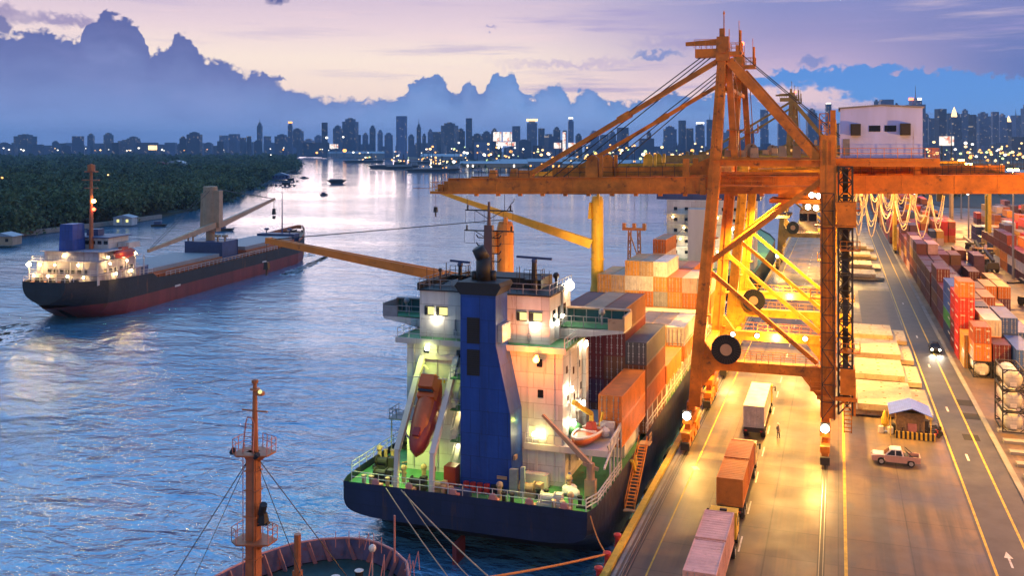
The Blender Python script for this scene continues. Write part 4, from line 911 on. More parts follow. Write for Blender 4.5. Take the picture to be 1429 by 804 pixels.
for z0 in (16.2, 13.1):
    vt = MB(); vt.box(-34.0, -32.7, 85.13, 85.22, z0, z0 + 2.5)
    for q in range(11): vt.box(-33.95, -32.75, 85.08, 85.14, z0 + .12 + q * .215, z0 + .22 + q * .215)
    S(vt, 'louvre', M['black'], fno)
sv = MB(); sv.box(-31.1, -30.6, 85.8, 88.3, 16.3, 18.0)
svo = S(sv, 'side_vent', M['white'], fno)
fp = MB(); fp.box(-30.9, -29.9, 85.12, 85.2, 3.4, 3.7); fp.box(-29.42, -29.2, 85.6, 86.3, 5.2, 5.6); S(fp, 'plate', M['tan'], fno)
pl_ = MB(); pl_.box(-29.5, -28.7, 84.7, 85.1, 2.1, 4.6); pl_.box(-28.4, -28.0, 84.7, 85.1, 2.1, 4.9); S(pl_, 'vent_post', M['grey'])
# masts and radars
ms = MB(); ms.beam((-33.9, 91, 20.5), (-33.9, 91, 27.2), 1.0, .8, .85, .6); ms.tube((-33.9, 91, 27), (-33.9, 91, 29.6), .22, 8, .12); mo = S(ms, 'signal_mast', M['ship_mast'])
yd = MB()
for z, hl in ((28.7, 2.6), (26.6, 2.7)): 
    yd.beam((-33.9 - hl, 91, z), (-33.9 + hl, 91, z), .13, .13)
    for s_ in (-1, 1): yd.beam((-33.9, 91, z - .9), (-33.9 + s_ * hl * .6, 91, z), .06, .06); yd.tube((-33.9 + s_ * hl * .9, 91, z), (-33.9 + s_ * hl * .9, 91, z + .55), .09, 6)
    yd.beam((-33.9 - hl, 91, z - 1.3), (-33.9 + hl, 91, z - 1.3), .025, .025)
    for q in range(6): yd.beam((-33.9 - hl + q * hl * .4, 91, z - 1.3), (-33.9 - hl + q * hl * .4, 91, z), .025, .025)
for z in (25.9, 25.1, 24.3, 23.5): yd.beam((-35.0, 90.8, z), (-32.7, 90.8, z), .1, .1); yd.beam((-35, 90.8, z), (-35.2, 90.8, z + .3), .1, .1); yd.beam((-32.7, 90.8, z), (-32.5, 90.8, z + .3), .1, .1)
yd.tube((-36.3, 91, 28.7), (-36.3, 91, 30.2), .03, 5); yd.tube((-32.2, 91, 28.7), (-32.2, 91, 30.4), .03, 5); yd.path([(-31.9, 91, 28.75), (-31.5, 91, 29.4), (-31.2, 91, 29.7), (-31.15, 91, 30.0)], .06, .06)
S(yd, 'yard_arms', M['black'], mo)
for (x, y, zt_, half, pw) in ((-37.9, 93, 23.1, 1.1, .28), (-29.4, 92.2, 23.9, 1.85, .36)):
    rm = MB(); rm.tube((x, y, 20.5), (x, y, zt_ - .3), pw, 8, pw * .7); rm.box(x - .9, x + .9, y - .6, y + .6, 21.6, 21.7); rm.rail([(x - .9, y - .6, 21.7), (x + .9, y - .6, 21.7), (x + .9, y + .6, 21.7)], 1.0, .6, .05); rm.beam((x - 2.2, y, 20.5), (x, y, 21.7), .1, .1); rm.tube((x - 1.6, y, 21.2), (x - 1.6, y, 22.9), .05, 5); rmo = S(rm, 'radar_mast', M['dark_steel'])
    rs = MB(); rs.ball((x, y, zt_ - .35), .32, 6); rs.beam((x - half, y - .1, zt_ + .05), (x + half, y + .1, zt_ - .1), .3, .22); S(rs, 'radar_scanner', M['blue_paint'], rmo)
fm = MB(); fm.ball((-27.6, 94, 21.9), .35, 7); fm.tube((-27.6, 94, 20.5), (-27.6, 94, 21.7), .15, 6); fm.tube((-38.9, 90, 20.5), (-38.9, 90, 22.4), .1, 6); fm.ball((-38.9, 90, 22.5), .22, 6)
for x in (-40.5, -39.7, -35.8, -30.6, -27.2): fm.tube((x, 90.2, 20.5), (x, 90.2, 22.6 + random.random()), .03, 4)
fm.beam((-40.3, 91.5, 21.0), (-37.6, 95.0, 21.6), .12, .5); S(fm, 'aerials', M['dark_steel'])
# deck cranes of the ship
lamp('SPOT', (-29, 155.5, 13.5), 5200, SODW, ship, .4, (-29, 164, 9.5), 150)
def ship_crane(base, ztop, piv, tip, w0, w1, mt='ship_orange'):
    cb = MB(); cb.lathe((base[0], base[1], 2.0), [(1.35, 0), (1.35, 7), (1.15, 8), (1.1, ztop - 2.8), (0.9, ztop - 2.1), (0.5, ztop - 2.0)], 20)
    cb.box(base[0] - 1.5, base[0] - .8, base[1] - 1.3, base[1] + .2, ztop - 4.2, ztop - 1.2, .2); cb.box(base[0] + .1, base[0] + .7, base[1] - 1.3, base[1] - .6, ztop - 1.8, ztop + .6, .1); cb.lathe((base[0], base[1], 14.6), [(1.15, 0), (1.3, 0), (1.3, .25), (1.15, .25)], 20)
    co = S(cb, 'deck_crane', M[mt], ship, False)
    jb = MB(); p, q = Vector(piv), Vector(tip); d = (q - p).normalized(); a = d.cross(Vector((0, 0, 1))).normalized()
    for s_ in (-1, 1): jb.beam(p + a * s_ * w0 * .9, q + a * s_ * w1 * .6, .35, w0 * 1.45, .22, w1)
    for k in range(9):
        t = (k + .5) / 9; c_ = p.lerp(q, t); w_ = w0 * .9 * (1 - t) + w1 * .6 * t; jb.beam(c_ - a * w_, c_ + a * w_, .5, .12)
    jb.beam(p + Vector((0, 0, -w0 * .5)), q + Vector((0, 0, -w1 * .3)), w0 * 1.8, .12, w1 * 1.2, .1); jb.beam(q - a * .6 - d * .3, q + a * .6 - d * .3, .6, .8)
    jo = S(jb, 'jib', M[mt], co)
    rp = MB()
    for s_ in (-.5, .5): rp.tube((base[0], base[1] + s_, ztop + .2), q + a * s_, .035, 5)
    rp.tube(q, q + Vector((0, 0, -3.0)), .03, 5); S(rp, 'hoist_rope', M['dark_steel'], co)
    hk = MB(); hk.box(q.x - .35, q.x + .35, q.y - .3, q.y + .3, q.z - 4.0, q.z - 3.0, .08); hk.tube((q.x, q.y, q.z - 4.8), (q.x, q.y, q.z - 4.0), .14, 6); S(hk, 'hook_block', M['dark_steel'], co)
ship_crane((-42, 119), 25.4, (-42.8, 118.4, 16.6), (-73.1, 110.1, 22.7), 1.05, .75)
M['ship_orange_lit'] = wear_mat('ship_crane_lit', (0.66, 0.38, 0.03), 0.45, var=0.2, scale=0.5, rust=0.05)  # crane orange pushed to yellow, strong lamp light put into the colour
lamp('SPOT', (-37, 156, 18), 9000, (1, .62, .12), ship, .4, (-42, 170, 19), 60); lamp('SPOT', (-36, 112, 18), 2500, SODW, ship, .4, (-42, 119, 20), 90)
ship_crane((-42, 170), 26.4, (-43, 169, 17.6), (-70.5, 161, 27.3), 1.15, .6, 'ship_orange_lit')
# lifeboat davit
dv = MB()
for x in (-40.1, -36.4):
    dv.beam((x, 88.4, 13.9), (x, 82.4, 6.0), .5, .55, up=(1, 0, 0)); dv.beam((x, 82.4, 6.1), (x, 82.1, 2.1), .42, .42); dv.beam((x, 86.5, 11.3), (x, 88.4, 9), .2, .2)
    for q in range(6): t = q / 6; dv.beam((x, 88.0 - 5.2 * t, 13.3 - 6.9 * t), (x + (.7 if x < -38 else -.7), 88.0 - 5.2 * t, 12.6 - 6.9 * t), .14, .14)
dv.beam((-40.3, 88.4, 13.9), (-36.2, 88.4, 13.9), .5, .5); dv.beam((-40.1, 86.0, 12.3), (-36.4, 86, 12.3), .12, .12) ; S(dv, 'lifeboat_davit', M['cream'])
hz_ = MB()
for q in range(7): hz_.box(-39.4 + q * .36, -39.22 + q * .36, 87.8, 87.9, 11.4, 11.9)
S(hz_, 'striped_board', M['yellow'])
# upper aft deck at the quay side
ud = MB(); ud.box(-29.2, -20.75, 88.5, 93.3, 5.85, 6.05); ud.box(-29.2, -20.75, 88.3, 88.5, 5.5, 6.1)
for x in (-28, -25.2, -22.6): ud.box(x - .12, x + .12, 88.5, 88.8, 2.1, 5.9)
ud.rail([(-29.1, 88.4, 6.05), (-27.0, 88.4, 6.05)], 1.0, .8, .06); ud.box(-29.0, -26.6, 87.4, 88.4, 2.1, 3.4); ud.box(-27.0, -25.4, 88.5, 89.6, 6.05, 6.9); S(ud, 'boat_deck', M['cream'])
lo2 = MB(); lo2.box(-36.2, -35.0, 84.6, 85.9, 2.1, 4.2); S(lo2, 'deck_locker', M['boat_red'])
# provision crane on the quay side
pc = MB(); pc.tube((-21.9, 86, 2.1), (-21.9, 86, 5.6), .38, 10); pc.beam((-21.9, 86, 5.4), (-26.9, 87, 9.4), .45, .5, .25, .25); pc.box(-22.4, -21.4, 85.6, 86.4, 2.1, 4.1); pc.beam((-21.2, 86.2, 5.0), (-22.6, 85.8, 5.6), .3, .3); S(pc, 'provision_crane', M['tan'])
# winches, bollards, drums on the mooring deck
def winch(x, y, m='dark_steel', s=1.0):
    w_ = MB(); w_.lathe((x - .9 * s, y, 2.9), [(.1, 0), (.6 * s, 0), (.6 * s, .08), (.38 * s, .1), (.38 * s, 1.2 * s), (.6 * s, 1.22 * s), (.6 * s, 1.3 * s), (.1, 1.3 * s)], 12, 'x'); w_.box(x - 1.2 * s, x + 1.1 * s, y - .5 * s, y + .5 * s, 2.1, 2.5); w_.box(x + .5 * s, x + 1.1 * s, y - .4 * s, y + .4 * s, 2.4, 3.4); S(w_, 'mooring_winch', M[m])
winch(-27.6, 85.3, 'tan', 1.1); winch(-25.0, 83.4, 'cream'); winch(-44.2, 94.5); winch(-44.0, 87.6); winch(-38.4, 83.4, 'dark_steel', .8); winch(-42.5, 84.2); winch(-44.6, 99.5); winch(-36, 83, 'tan', .7)
def bitts(x, y, m='black'):
    b = MB(); b.box(x - .7, x + .7, y - .25, y + .25, 2.1, 2.25)
    for s_ in (-.4, .4): b.lathe((x + s_, y, 2.2), [(.2, 0), (.2, .8), (.27, .85), (.27, .95)], 10)
    S(b, 'mooring_bitts', M[m])
for (x, y) in ((-43.4, 82.6), (-40.9, 82.7), (-34.9, 82.4), (-28.9, 82.6), (-24, 82.3), (-45, 90.5), (-22, 84), (-26.2, 84.6)): bitts(x, y, random.choice(['black', 'tan']))
for k, x in enumerate((-33.8, -33.1, -32.4, -31.7, -31.0, -30.3)):
    d = MB(); d.lathe((x, 84.5, 2.1), [(.3, 0), (.32, .3), (.3, .32), (.3, .9), (.05, .92)], 10); S(d, 'oil_drum', M['red'] if k < 4 else M['black'])
cr_ = MB(); cr_.box(-35, -32.8, 82.6, 83.4, 2.1, 2.8); S(cr_, 'blue_crate', M['blue_paint'])
ch = MB()
for x in (-42.0, -38.5, -34.0, -30.0, -26.5, -23.2): ch.box(x - .5, x + .5, 81.7, 82.2, 2.1, 2.75); ch.lathe((x, 81.6, 2.95), [(.28, -.1), (.42, 0), (.28, .1)], 10, 'y')
S(ch, 'fairleads', M['pink_pipe'])
pz = MB()
for (a, b) in (((-44, 86.5), (-41.2, 86.8)), ((-43, 89.5), (-42.2, 91)), ((-41, 85.2), (-36.8, 85.6))): pz.wire([(a[0], a[1], 2.25), ((a[0] + b[0]) / 2, a[1] + .6, 2.25), (b[0], b[1], 2.25)], .1, 5)
for (x, y, h_) in ((-40.4, 84.5, 1.4), (-38.9, 85.9, 1.2), (-37.3, 84.6, 1.6), (-24.2, 86.8, 1.5), (-45.2, 88.7, 1.6), (-45.3, 96.5, 1.9), (-43.6, 97.5, 1.5), (-30, 83.4, 1.3), (-23.0, 83.0, 1.3)): pz.tube((x, y, 2.1), (x, y, 2.1 + h_), .22, 8); pz.ball((x, y, 2.2 + h_), .34, 6)
S(pz, 'deck_vents', M['tan'])
# hatch coamings and lashing bridges
hc = MB(); hc.box(-45.4, -21.5, 99, 188, 2.1, 4.85); S(hc, 'hatch_coaming', M['cream'])
hc = MB(); hc.box(-44.9, -21.0, 160, 163.6, 4.8, 7.45)
for k in range(9): hc.box(-44 + k * 2.6, -43.6 + k * 2.6, 159.6, 160, 4.8, 7.6)
S(hc, 'lashing_bridge', M['cream'])
jr = MB()
for s_ in (-1, 1): jr.lattice((-38 + s_ * 1.2, 184, 5), (-38 + s_ * .9, 184, 19.2), .5, .14, 8)
jr.box(-40.3, -35.7, 183.4, 184.6, 19.0, 19.5); [jr.box(x - .3, x + .3, 183.5, 184.5, 19.5, 20.4) for x in (-40, -38, -36)]
jr.path([(-39.2, 184, 6), (-36.9, 184, 12.5), (-38.9, 184, 18.5)], .2, .2); S(jr, 'jib_rest', M['mast_brown'])
# lamps of the ship
def ship_lamp(p, m, rad, e, col, r=.25, tgt=None, cone=150):
    l = MB(); l.ball(p, rad, 7); l.box(p[0] - .1, p[0] + .1, p[1], p[1] + .3, p[2] + rad * .8, p[2] + rad * 1.2); S(l, 'deck_light', M[m])
    q = Vector(p) + Vector((0, -.7, 0))
    if e: lamp('SPOT' if tgt else 'POINT', q, e, col, ship, r, tgt, cone)
ship_lamp((-39.3, 87.6, 14.85), 'lamp_green', .26, 700, GRW, .3, (-38.8, 83.0, 2.1), 150)
ship_lamp((-39.0, 88.95, 17.5), 'lamp_white', .24, 30, (1, .95, .75))
ship_lamp((-27.5, 86.8, 14.7), 'lamp_sodium', .32, 2300, (1.0, .22, .03), .3)
ship_lamp((-28.4, 88.95, 17.5), 'lamp_white', .24, 50, (1, .92, .7))
ship_lamp((-26.5, 90.6, 17.6), 'lamp_white', .2, 30, (1, .92, .7)); ship_lamp((-26.5, 92.4, 18.0), 'lamp_white', .16, 0, SOD)
ship_lamp((-27.4, 88.2, 7.0), 'lamp_green', .24, 70, (1, .6, .08), .2); ship_lamp((-28.2, 88.3, 7.0), 'lamp_white', .17, 0, SOD)
ship_lamp((-24.9, 90.2, 11.2), 'lamp_white', .22, 60, WARMW); ship_lamp((-24.9, 91.0, 7.7), 'lamp_white', .25, 90, WARMW); ship_lamp((-24.6, 93.5, 9.0), 'lamp_white', .24, 90, WARMW)
ship_lamp((-26.6, 95.6, 20.7), 'lamp_white', .5, 160, WARMW); ship_lamp((-24.95, 96, 14.6), 'lamp_white', .25, 90, WARMW)
ship_lamp((-36.0, 87.7, 5.2), 'lamp_white', .14, 60, (1, .9, .3)); ship_lamp((-35.6, 87.8, 8.6), 'lamp_white', .12, 70, (1, .7, .2)); ship_lamp((-30.3, 85.4, 10.0), 'lamp_green', .1, 0, GRW)
lamp('SPOT', (-38.2, 83.2, 5.6), 1200, GRW, ship, .3, (-38.2, 83.6, 2), 140); lamp('POINT', (-29.2, 86.8, 8.7), 40, GRW, ship, .1); lamp('POINT', (-30.2, 87.0, 16.9), 25, WARMW, ship, .1)
lamp('SPOT', (-42.6, 84.5, 8.0), 3200, GRW, ship, .3, (-43.0, 86, 2), 130)
lamp('SPOT', (-25.5, 84.4, 8.0), 2400, (.9, .9, .2), ship, .3, (-25.5, 83.5, 2), 100)
sv2 = MB(); 
for q in range(4): sv2.box(-30.62, -30.57, 86.0 + q * .55, 86.4 + q * .55, 16.5, 17.8)
S(sv2, 'vent_light', M['lit_window'], svo)

# ---------------------------------------------------------------- boats carried by the ship
def ellip(mb, c, rx, ry, rz_, n=12, m=16, zmin=-1, zmax=1):
    vs = []
    for i in range(m + 1):
        t = -1 + 2 * i / m; w_ = (1 - abs(t) ** 2.4) ** .5
        for k in range(n):
            a = 2 * PI * k / n; vs.append((c[0] + rx * w_ * math.cos(a), c[1] + ry * t, c[2] + rz_ * max(zmin, min(zmax, math.sin(a))) * (w_ * .8 + .2)))
    fs = [(i * n + k, i * n + (k + 1) % n, (i + 1) * n + (k + 1) % n, (i + 1) * n + k) for i in range(m) for k in range(n)]
    return mb.add(vs, fs)
def tilt(mb, org, rx=0.0, rz=0.0):
    cx, sx, cz, sz = math.cos(rx), math.sin(rx), math.cos(rz), math.sin(rz); o = []
    for x, y, z in mb.v:
        y, z = y * cx - z * sx, y * sx + z * cx; x, y = x * cz - y * sz, x * sz + y * cz; o.append((x + org[0], y + org[1], z + org[2]))
    mb.v = o; return mb
LB0 = (-38.25, 85.0, 8.9); AX = math.atan2(7.4, 5.6)
lbt = empty('lifeboat', LB0, 'orange red enclosed lifeboat tilted on its stern davit', 'lifeboat')
a = MB(); ellip(a, (0, 0, 0), 1.25, 4.2, 1.15); tilt(a, LB0, AX).build('hull', M['boat_red'], lbt, True)
a = MB(); a.box(-.95, .95, 1.9, 3.6, .6, 2.0, .22); a.box(-1.0, 1.0, 1.2, 2.0, .5, 1.35, .12); tilt(a, LB0, AX).build('cabin', M['boat_orange'], lbt)
a = MB(); a.box(-.75, .75, 1.72, 1.92, 1.2, 1.75); tilt(a, LB0, AX).build('window', M['glass'], lbt)
a = MB(); ellip(a, (0, .2, .28), .98, 3.4, 1.12); tilt(a, LB0, AX).build('canopy', M['boat_orange'], lbt, True)
a = MB(); a.box(-.4, .4, -2.6, -1.7, .98, 1.28, .06); tilt(a, LB0, AX).build('hatch', M['boat_red'], lbt)
RB0 = (-23.3, 90.7, 6.9)
rbt = empty('rescue_boat', RB0, 'small open orange rescue boat on the upper deck by the quay side rail', 'boat')
a = MB(); ellip(a, (0, 0, 0), 1.1, 2.9, .85, zmax=.25); tilt(a, RB0, 0, R(-12)).build('hull', M['boat_orange'], rbt, True)
a = MB(); ring = [(1.12 * math.sin(t) * (1 if abs(math.cos(t)) < .9 else .9), -2.85 * math.cos(t), .24) for t in [2 * PI * k / 24 for k in range(25)]]; a.wire(ring, .13, 6); a.box(-.85, .85, -.3, .1, .1, .35); a.box(-.7, .7, 1.2, 1.5, .1, .35); tilt(a, RB0, 0, R(-12)).build('gunwale', M['cream'], rbt)
a = MB(); a.box(-.45, .45, .0, 1.1, .1, 1.0, .15); tilt(a, RB0, 0, R(-12)).build('console', M['boat_red'], rbt)
dvt = MB(); dvt.beam((-23.6, 93.2, 6.1), (-23.6, 93.0, 8.2), .4, .4); dvt.beam((-23.6, 93.0, 8.2), (-24.6, 89.8, 10.1), .35, .45); dvt.beam((-23.0, 93.2, 6.1), (-22.3, 92.6, 8.6), .2, .2); S(dvt, 'boat_davit', M['yellow'])
gb = MB(); gb.ball((-24.9, 91.5, 6.9), .85, 8, .9); S(gb, 'green_tarpaulin', M['green_deck'])
vb = MB(); vb.box(-22.6, -21.2, 92.6, 93.3, 6.05, 7.6); vb.ball((-21.8, 91.6, 6.9), .5, 6); S(vb, 'raft_canisters', M['white'])
# sacks on the mooring deck
for k, (x, y, s_) in enumerate(((-24.2, 86.9, .75), (-23.6, 86.3, .6))):
    a = MB(); ellip(a, (x, y, 2.1 + s_ * .6), s_, s_, s_ * .7)
    a.v = [(p[0] + random.uniform(-.06, .06), p[1] + random.uniform(-.06, .06), p[2]) for p in a.v]
    tag(a.build('cargo_sack', M['white_cloth'], None, True, loc=(x, y, 2.1)), ('larger' if k == 0 else 'smaller') + ' white cargo sack lying on the green mooring deck', 'sack', 'sacks on the deck')
# ---------------------------------------------------------------- containers on board
G = 'containers stacked on the moored ship'
CW = 2.5
def xcol(i): return -21.8 - i * CW                     # column 0 lies along the quay side
container(-21.79, 93.5, 4.9, 'orange', 'rust orange container lowest beside the rescue boat, aft end of the ship', G, '40')
container(-21.79, 93.5, 7.5, 'orange', 'bright orange container on top of the pair beside the rescue boat', G, '40')
bay2 = [(0, 4, 12.95 - 4 * 2.59, ['brown', 'rust red', 'brown', 'dark grey']), (1, 5, 16.7 - 5 * 2.75, ['brown', 'maroon', 'brown', 'maroon', 'brown']), (2, 5, 16.7 - 5 * 2.75, ['brown', 'purple', 'maroon', 'maroon', 'tan']), (3, 5, 16.6 - 5 * 2.75, ['brown'] * 4 + ['maroon']), (4, 4, 16.6 - 5 * 2.75, ['maroon'] * 4)]
nm = ['quayside', 'second', 'third', 'fourth', 'fifth']
for i, n, z0, cs in bay2:
    for t in range(n): container(xcol(i), 106.5, max(z0, 2.6) + t * (2.59 if i == 0 else 2.75), cs[t], f'{cs[t]} container {tier_word(t, n)} of the {nm[i]} stack just forward of the wheelhouse', G, '40' if i == 0 else '40h')
for i, n, cs in ((0, 1, ['orange']), (1, 1, ['tan']), (2, 2, ['brown', 'rust red']), (3, 2, ['maroon', 'brown'])):
    for t in range(n): container(xcol(i), 119.6, 4.9 + t * 2.6, cs[t], f'{cs[t]} container {tier_word(t, n) if n > 1 else "alone"} in the {nm[i]} row amidships on the ship', G)
for i, n, cs in ((0, 2, ['orange', 'white']), (1, 2, ['ochre', 'tan']), (2, 2, ['ochre', 'tan']), (3, 1, ['grey'])):
    for t in range(n): container(xcol(i), 134, 4.9 + t * 2.3, cs[t], f'{cs[t]} container {tier_word(t, n) if n > 1 else "alone"} in the {nm[i]} row before the forward bay', G)
ct = {0: ['ochre', 'orange', 'grey'], 1: ['ochre', 'orange', 'pale pink'], 2: ['orange', 'ochre', 'orange'], 3: ['ochre', 'grey', 'ochre', 'white'], 4: ['orange', 'orange', 'white', 'tan'], 5: ['ochre', 'ochre', 'white', 'ochre'], 6: ['ochre', 'tan', 'tan'], 7: ['ochre', 'ochre', 'ochre']}
for i, cs in ct.items():
    top = {0: 2, 1: 2, 2: 2}.get(i, len(cs))
    for t in range(len(cs)): container(xcol(i), 164, 7.55 + (t - 1) * 2.6, cs[t], f'{cs[t]} container {tier_word(t, len(cs))} of the {ORD[7 - i]} column in the forward bay', G)
for i in range(2, 6):
    for t in range(3): container(xcol(i), 177, 4.95 + t * 2.6, random.choice(['ochre', 'orange', 'tan']), f'container {tier_word(t, 3)} of the {ORD[5 - i]} stack behind the forward bay', G, doors=False)
container(xcol(4) , 177, 12.8, 'white', 'pale container under the topmost orange one at the foremost bay', G)
container(xcol(4), 177.1, 15.4, 'orange', 'single orange container perched highest on the foremost stack of the ship', G)
# ---------------------------------------------------------------- hatch covers laid on the quay
def hatch(x0, x1, y0, y1, z0, h, label):
    hroot = empty('hatch_cover', ((x0 + x1) / 2, (y0 + y1) / 2, z0), label, 'hatch cover', 'hatch covers laid on the quay')
    a = MB(); a.box(x0, x1, y0, y1, z0 + h * .45, z0 + h)
    for k in range(5): xx = x0 + (x1 - x0) * (k + .5) / 5; a.box(xx - .15, xx + .15, y0 + .1, y1 - .1, z0, z0 + h * .5)
    a.box(x0, x1, y0, y0 + .2, z0 + .05, z0 + h * .5); a.build('panel', M['hatch'], hroot)
    p = MB()
    nx = max(2, int((x1 - x0) / 2.2))
    for i in range(nx):
        for j in (0.07, .27, .5, .73, .93):
            if random.random() < .8: p.cbox((x0 + (x1 - x0) * (i + .5) / nx + random.uniform(-.3, .3), y0 + (y1 - y0) * j, z0 + h + .03), random.uniform(.2, .45), random.uniform(.2, .35), .1)
    for i in range(3): xx = x0 + (x1 - x0) * (i + .6) / 3; p.box(xx, xx + .12, y0 - .08, y0, z0 + h * .5, z0 + h)
    p.build('lashing_pads', M['tan'], hroot)
pos_w = ['nearest', 'second nearest', 'third nearest', 'fourth nearest', 'fifth', 'sixth', 'seventh', 'eighth']
for k, (y0, y1) in enumerate(((131.6, 145.6), (149.2, 160.8), (164.6, 177.2), (181.0, 192.0), (268, 279), (290, 301), (318, 329), (345, 357))):
    dx = random.uniform(-.3, .3)
    hatch(1.4, 11.5, y0 + .6, y1, 0.1, .75, f'lower pale hatch cover panel of the {pos_w[k]} stack beside the crane rail')
    hatch(2.4 + dx, 9.3 + dx, y0, y1 - .5, 0.95, .85, f'upper pale hatch cover panel of the {pos_w[k]} stack beside the crane rail')
# ---------------------------------------------------------------- trucks
def truck(x, y, L_, label, cabcol='yellow', cab=True):
    """yard truck heading up the quay; y is the tail of its trailer"""
    t = empty('container_truck', (x, y, 0), label, 'truck', 'trucks queued under the cranes')
    c = MB()
    for s in (-.45, .45): c.box(x + s - .12, x + s + .12, y + .2, y + L_ + 2.5, .95, 1.35)
    for k in range(7): c.box(x - 1.15, x + 1.15, y + .3 + k * (L_ - .6) / 6, y + .55 + k * (L_ - .6) / 6, 1.15, 1.42)
    c.box(x - 1.2, x + 1.2, y, y + .12, .9, 1.35); c.build('trailer_chassis', M['dark_steel'], t)
    for (yy, dd) in ((y + 1.6, 1), (y + 2.9, 1), (y + L_ + .3, 1), (y + L_ + 3.6, 0)):
        for s in (-1, 1):
            w = MB(); w.lathe((x + s * 1.0 - .28 if dd else x + s * 1.05 - .15, yy, .52), [(.1, 0), (.45, 0), (.52, .06), (.52, .5 if dd else .26), (.45, .56 if dd else .3), (.1, .56 if dd else .3)], 14, 'x'); wo = w.build('wheel', M['rubber'], t)
            r_ = MB(); r_.lathe((x + s * (1.29 if dd else 1.21) - .02, yy, .52), [(.05, 0), (.27, 0), (.27, .04), (.05, .04)], 12, 'x'); r_.build('rim', M['alu'], wo)
    lt = MB()
    for s in (-.9, .9): lt.box(x + s - .14, x + s + .14, y - .05, y, 1.0, 1.15)
    lt.build('tail_light', M['red'], t)
    if cab:
        b = MB(); y1 = y + L_ + 2.0; b.extr([(x - 1.2, y1, .9), (x - 1.2, y1 + 2.2, .9), (x - 1.2, y1 + 2.25, 1.9), (x - 1.2, y1 + 1.85, 3.0), (x - 1.2, y1 + .1, 3.05), (x - 1.2, y1, 2.9)], (2.4, 0, 0)); b.box(x - .5, x + .5, y1 - .5, y1, 1.3, 2.6); co = b.build('cab', M[cabcol], t)
        g = MB(); g.box(x - .9, x + .9, y1 - .04, y1 + .04, 2.1, 2.75)
        for s in (-1, 1): g.box(x + s * 1.2 - .03, x + s * 1.2 + .03, y1 + .6, y1 + 1.7, 1.9, 2.7)
        g.build('window', M['glass'], co)
        m_ = MB()
        for s in (-1, 1): m_.beam((x + s * 1.2, y1 + 1.9, 2.5), (x + s * 1.55, y1 + 1.9, 2.5), .05, .05); m_.box(x + s * 1.5 - .06, x + s * 1.5 + .1, y1 + 1.75, y1 + 1.9, 2.1, 2.7)
        m_.box(x - .3, x + .3, y1 + .6, y1 + .9, 3.05, 3.2); m_.build('mirrors', M['black'], co)
        rl = MB(); rl.box(x - 1.25, x + 1.25, y1 - .1, y1, 2.9, 3.25); rl.build('headboard', M['yellow'], co)
    return t
truck(-9.6, 69.7, 12.6, 'yellow yard truck under the salmon pink containers nearest the camera')
truck(-9.65, 90.4, 12.6, 'yard truck under the rust orange containers, second in the queue', 'tan')
truck(-9.65, 117.0, 12.4, 'yellow lit yard truck under the white container below the crane sill beam')
GT = 'containers riding on yard trucks'
container(-9.6, 69.8, 1.44, 'salmon', 'salmon pink container at the tail of the nearest truck', GT, '20')
container(-9.6, 76.2, 1.44, 'salmon', 'salmon pink weathered container at the front of the nearest truck', GT, '20')
container(-9.65, 90.6, 1.44, 'orange', 'rust orange container at the tail of the second truck', GT, '20', doors=False)
container(-9.65, 97.0, 1.44, 'rust red', 'rust orange container at the front of the second truck', GT, '20')
container(-9.65, 117.1, 1.44, 'white', 'white container on the truck under the crane', GT, '40')
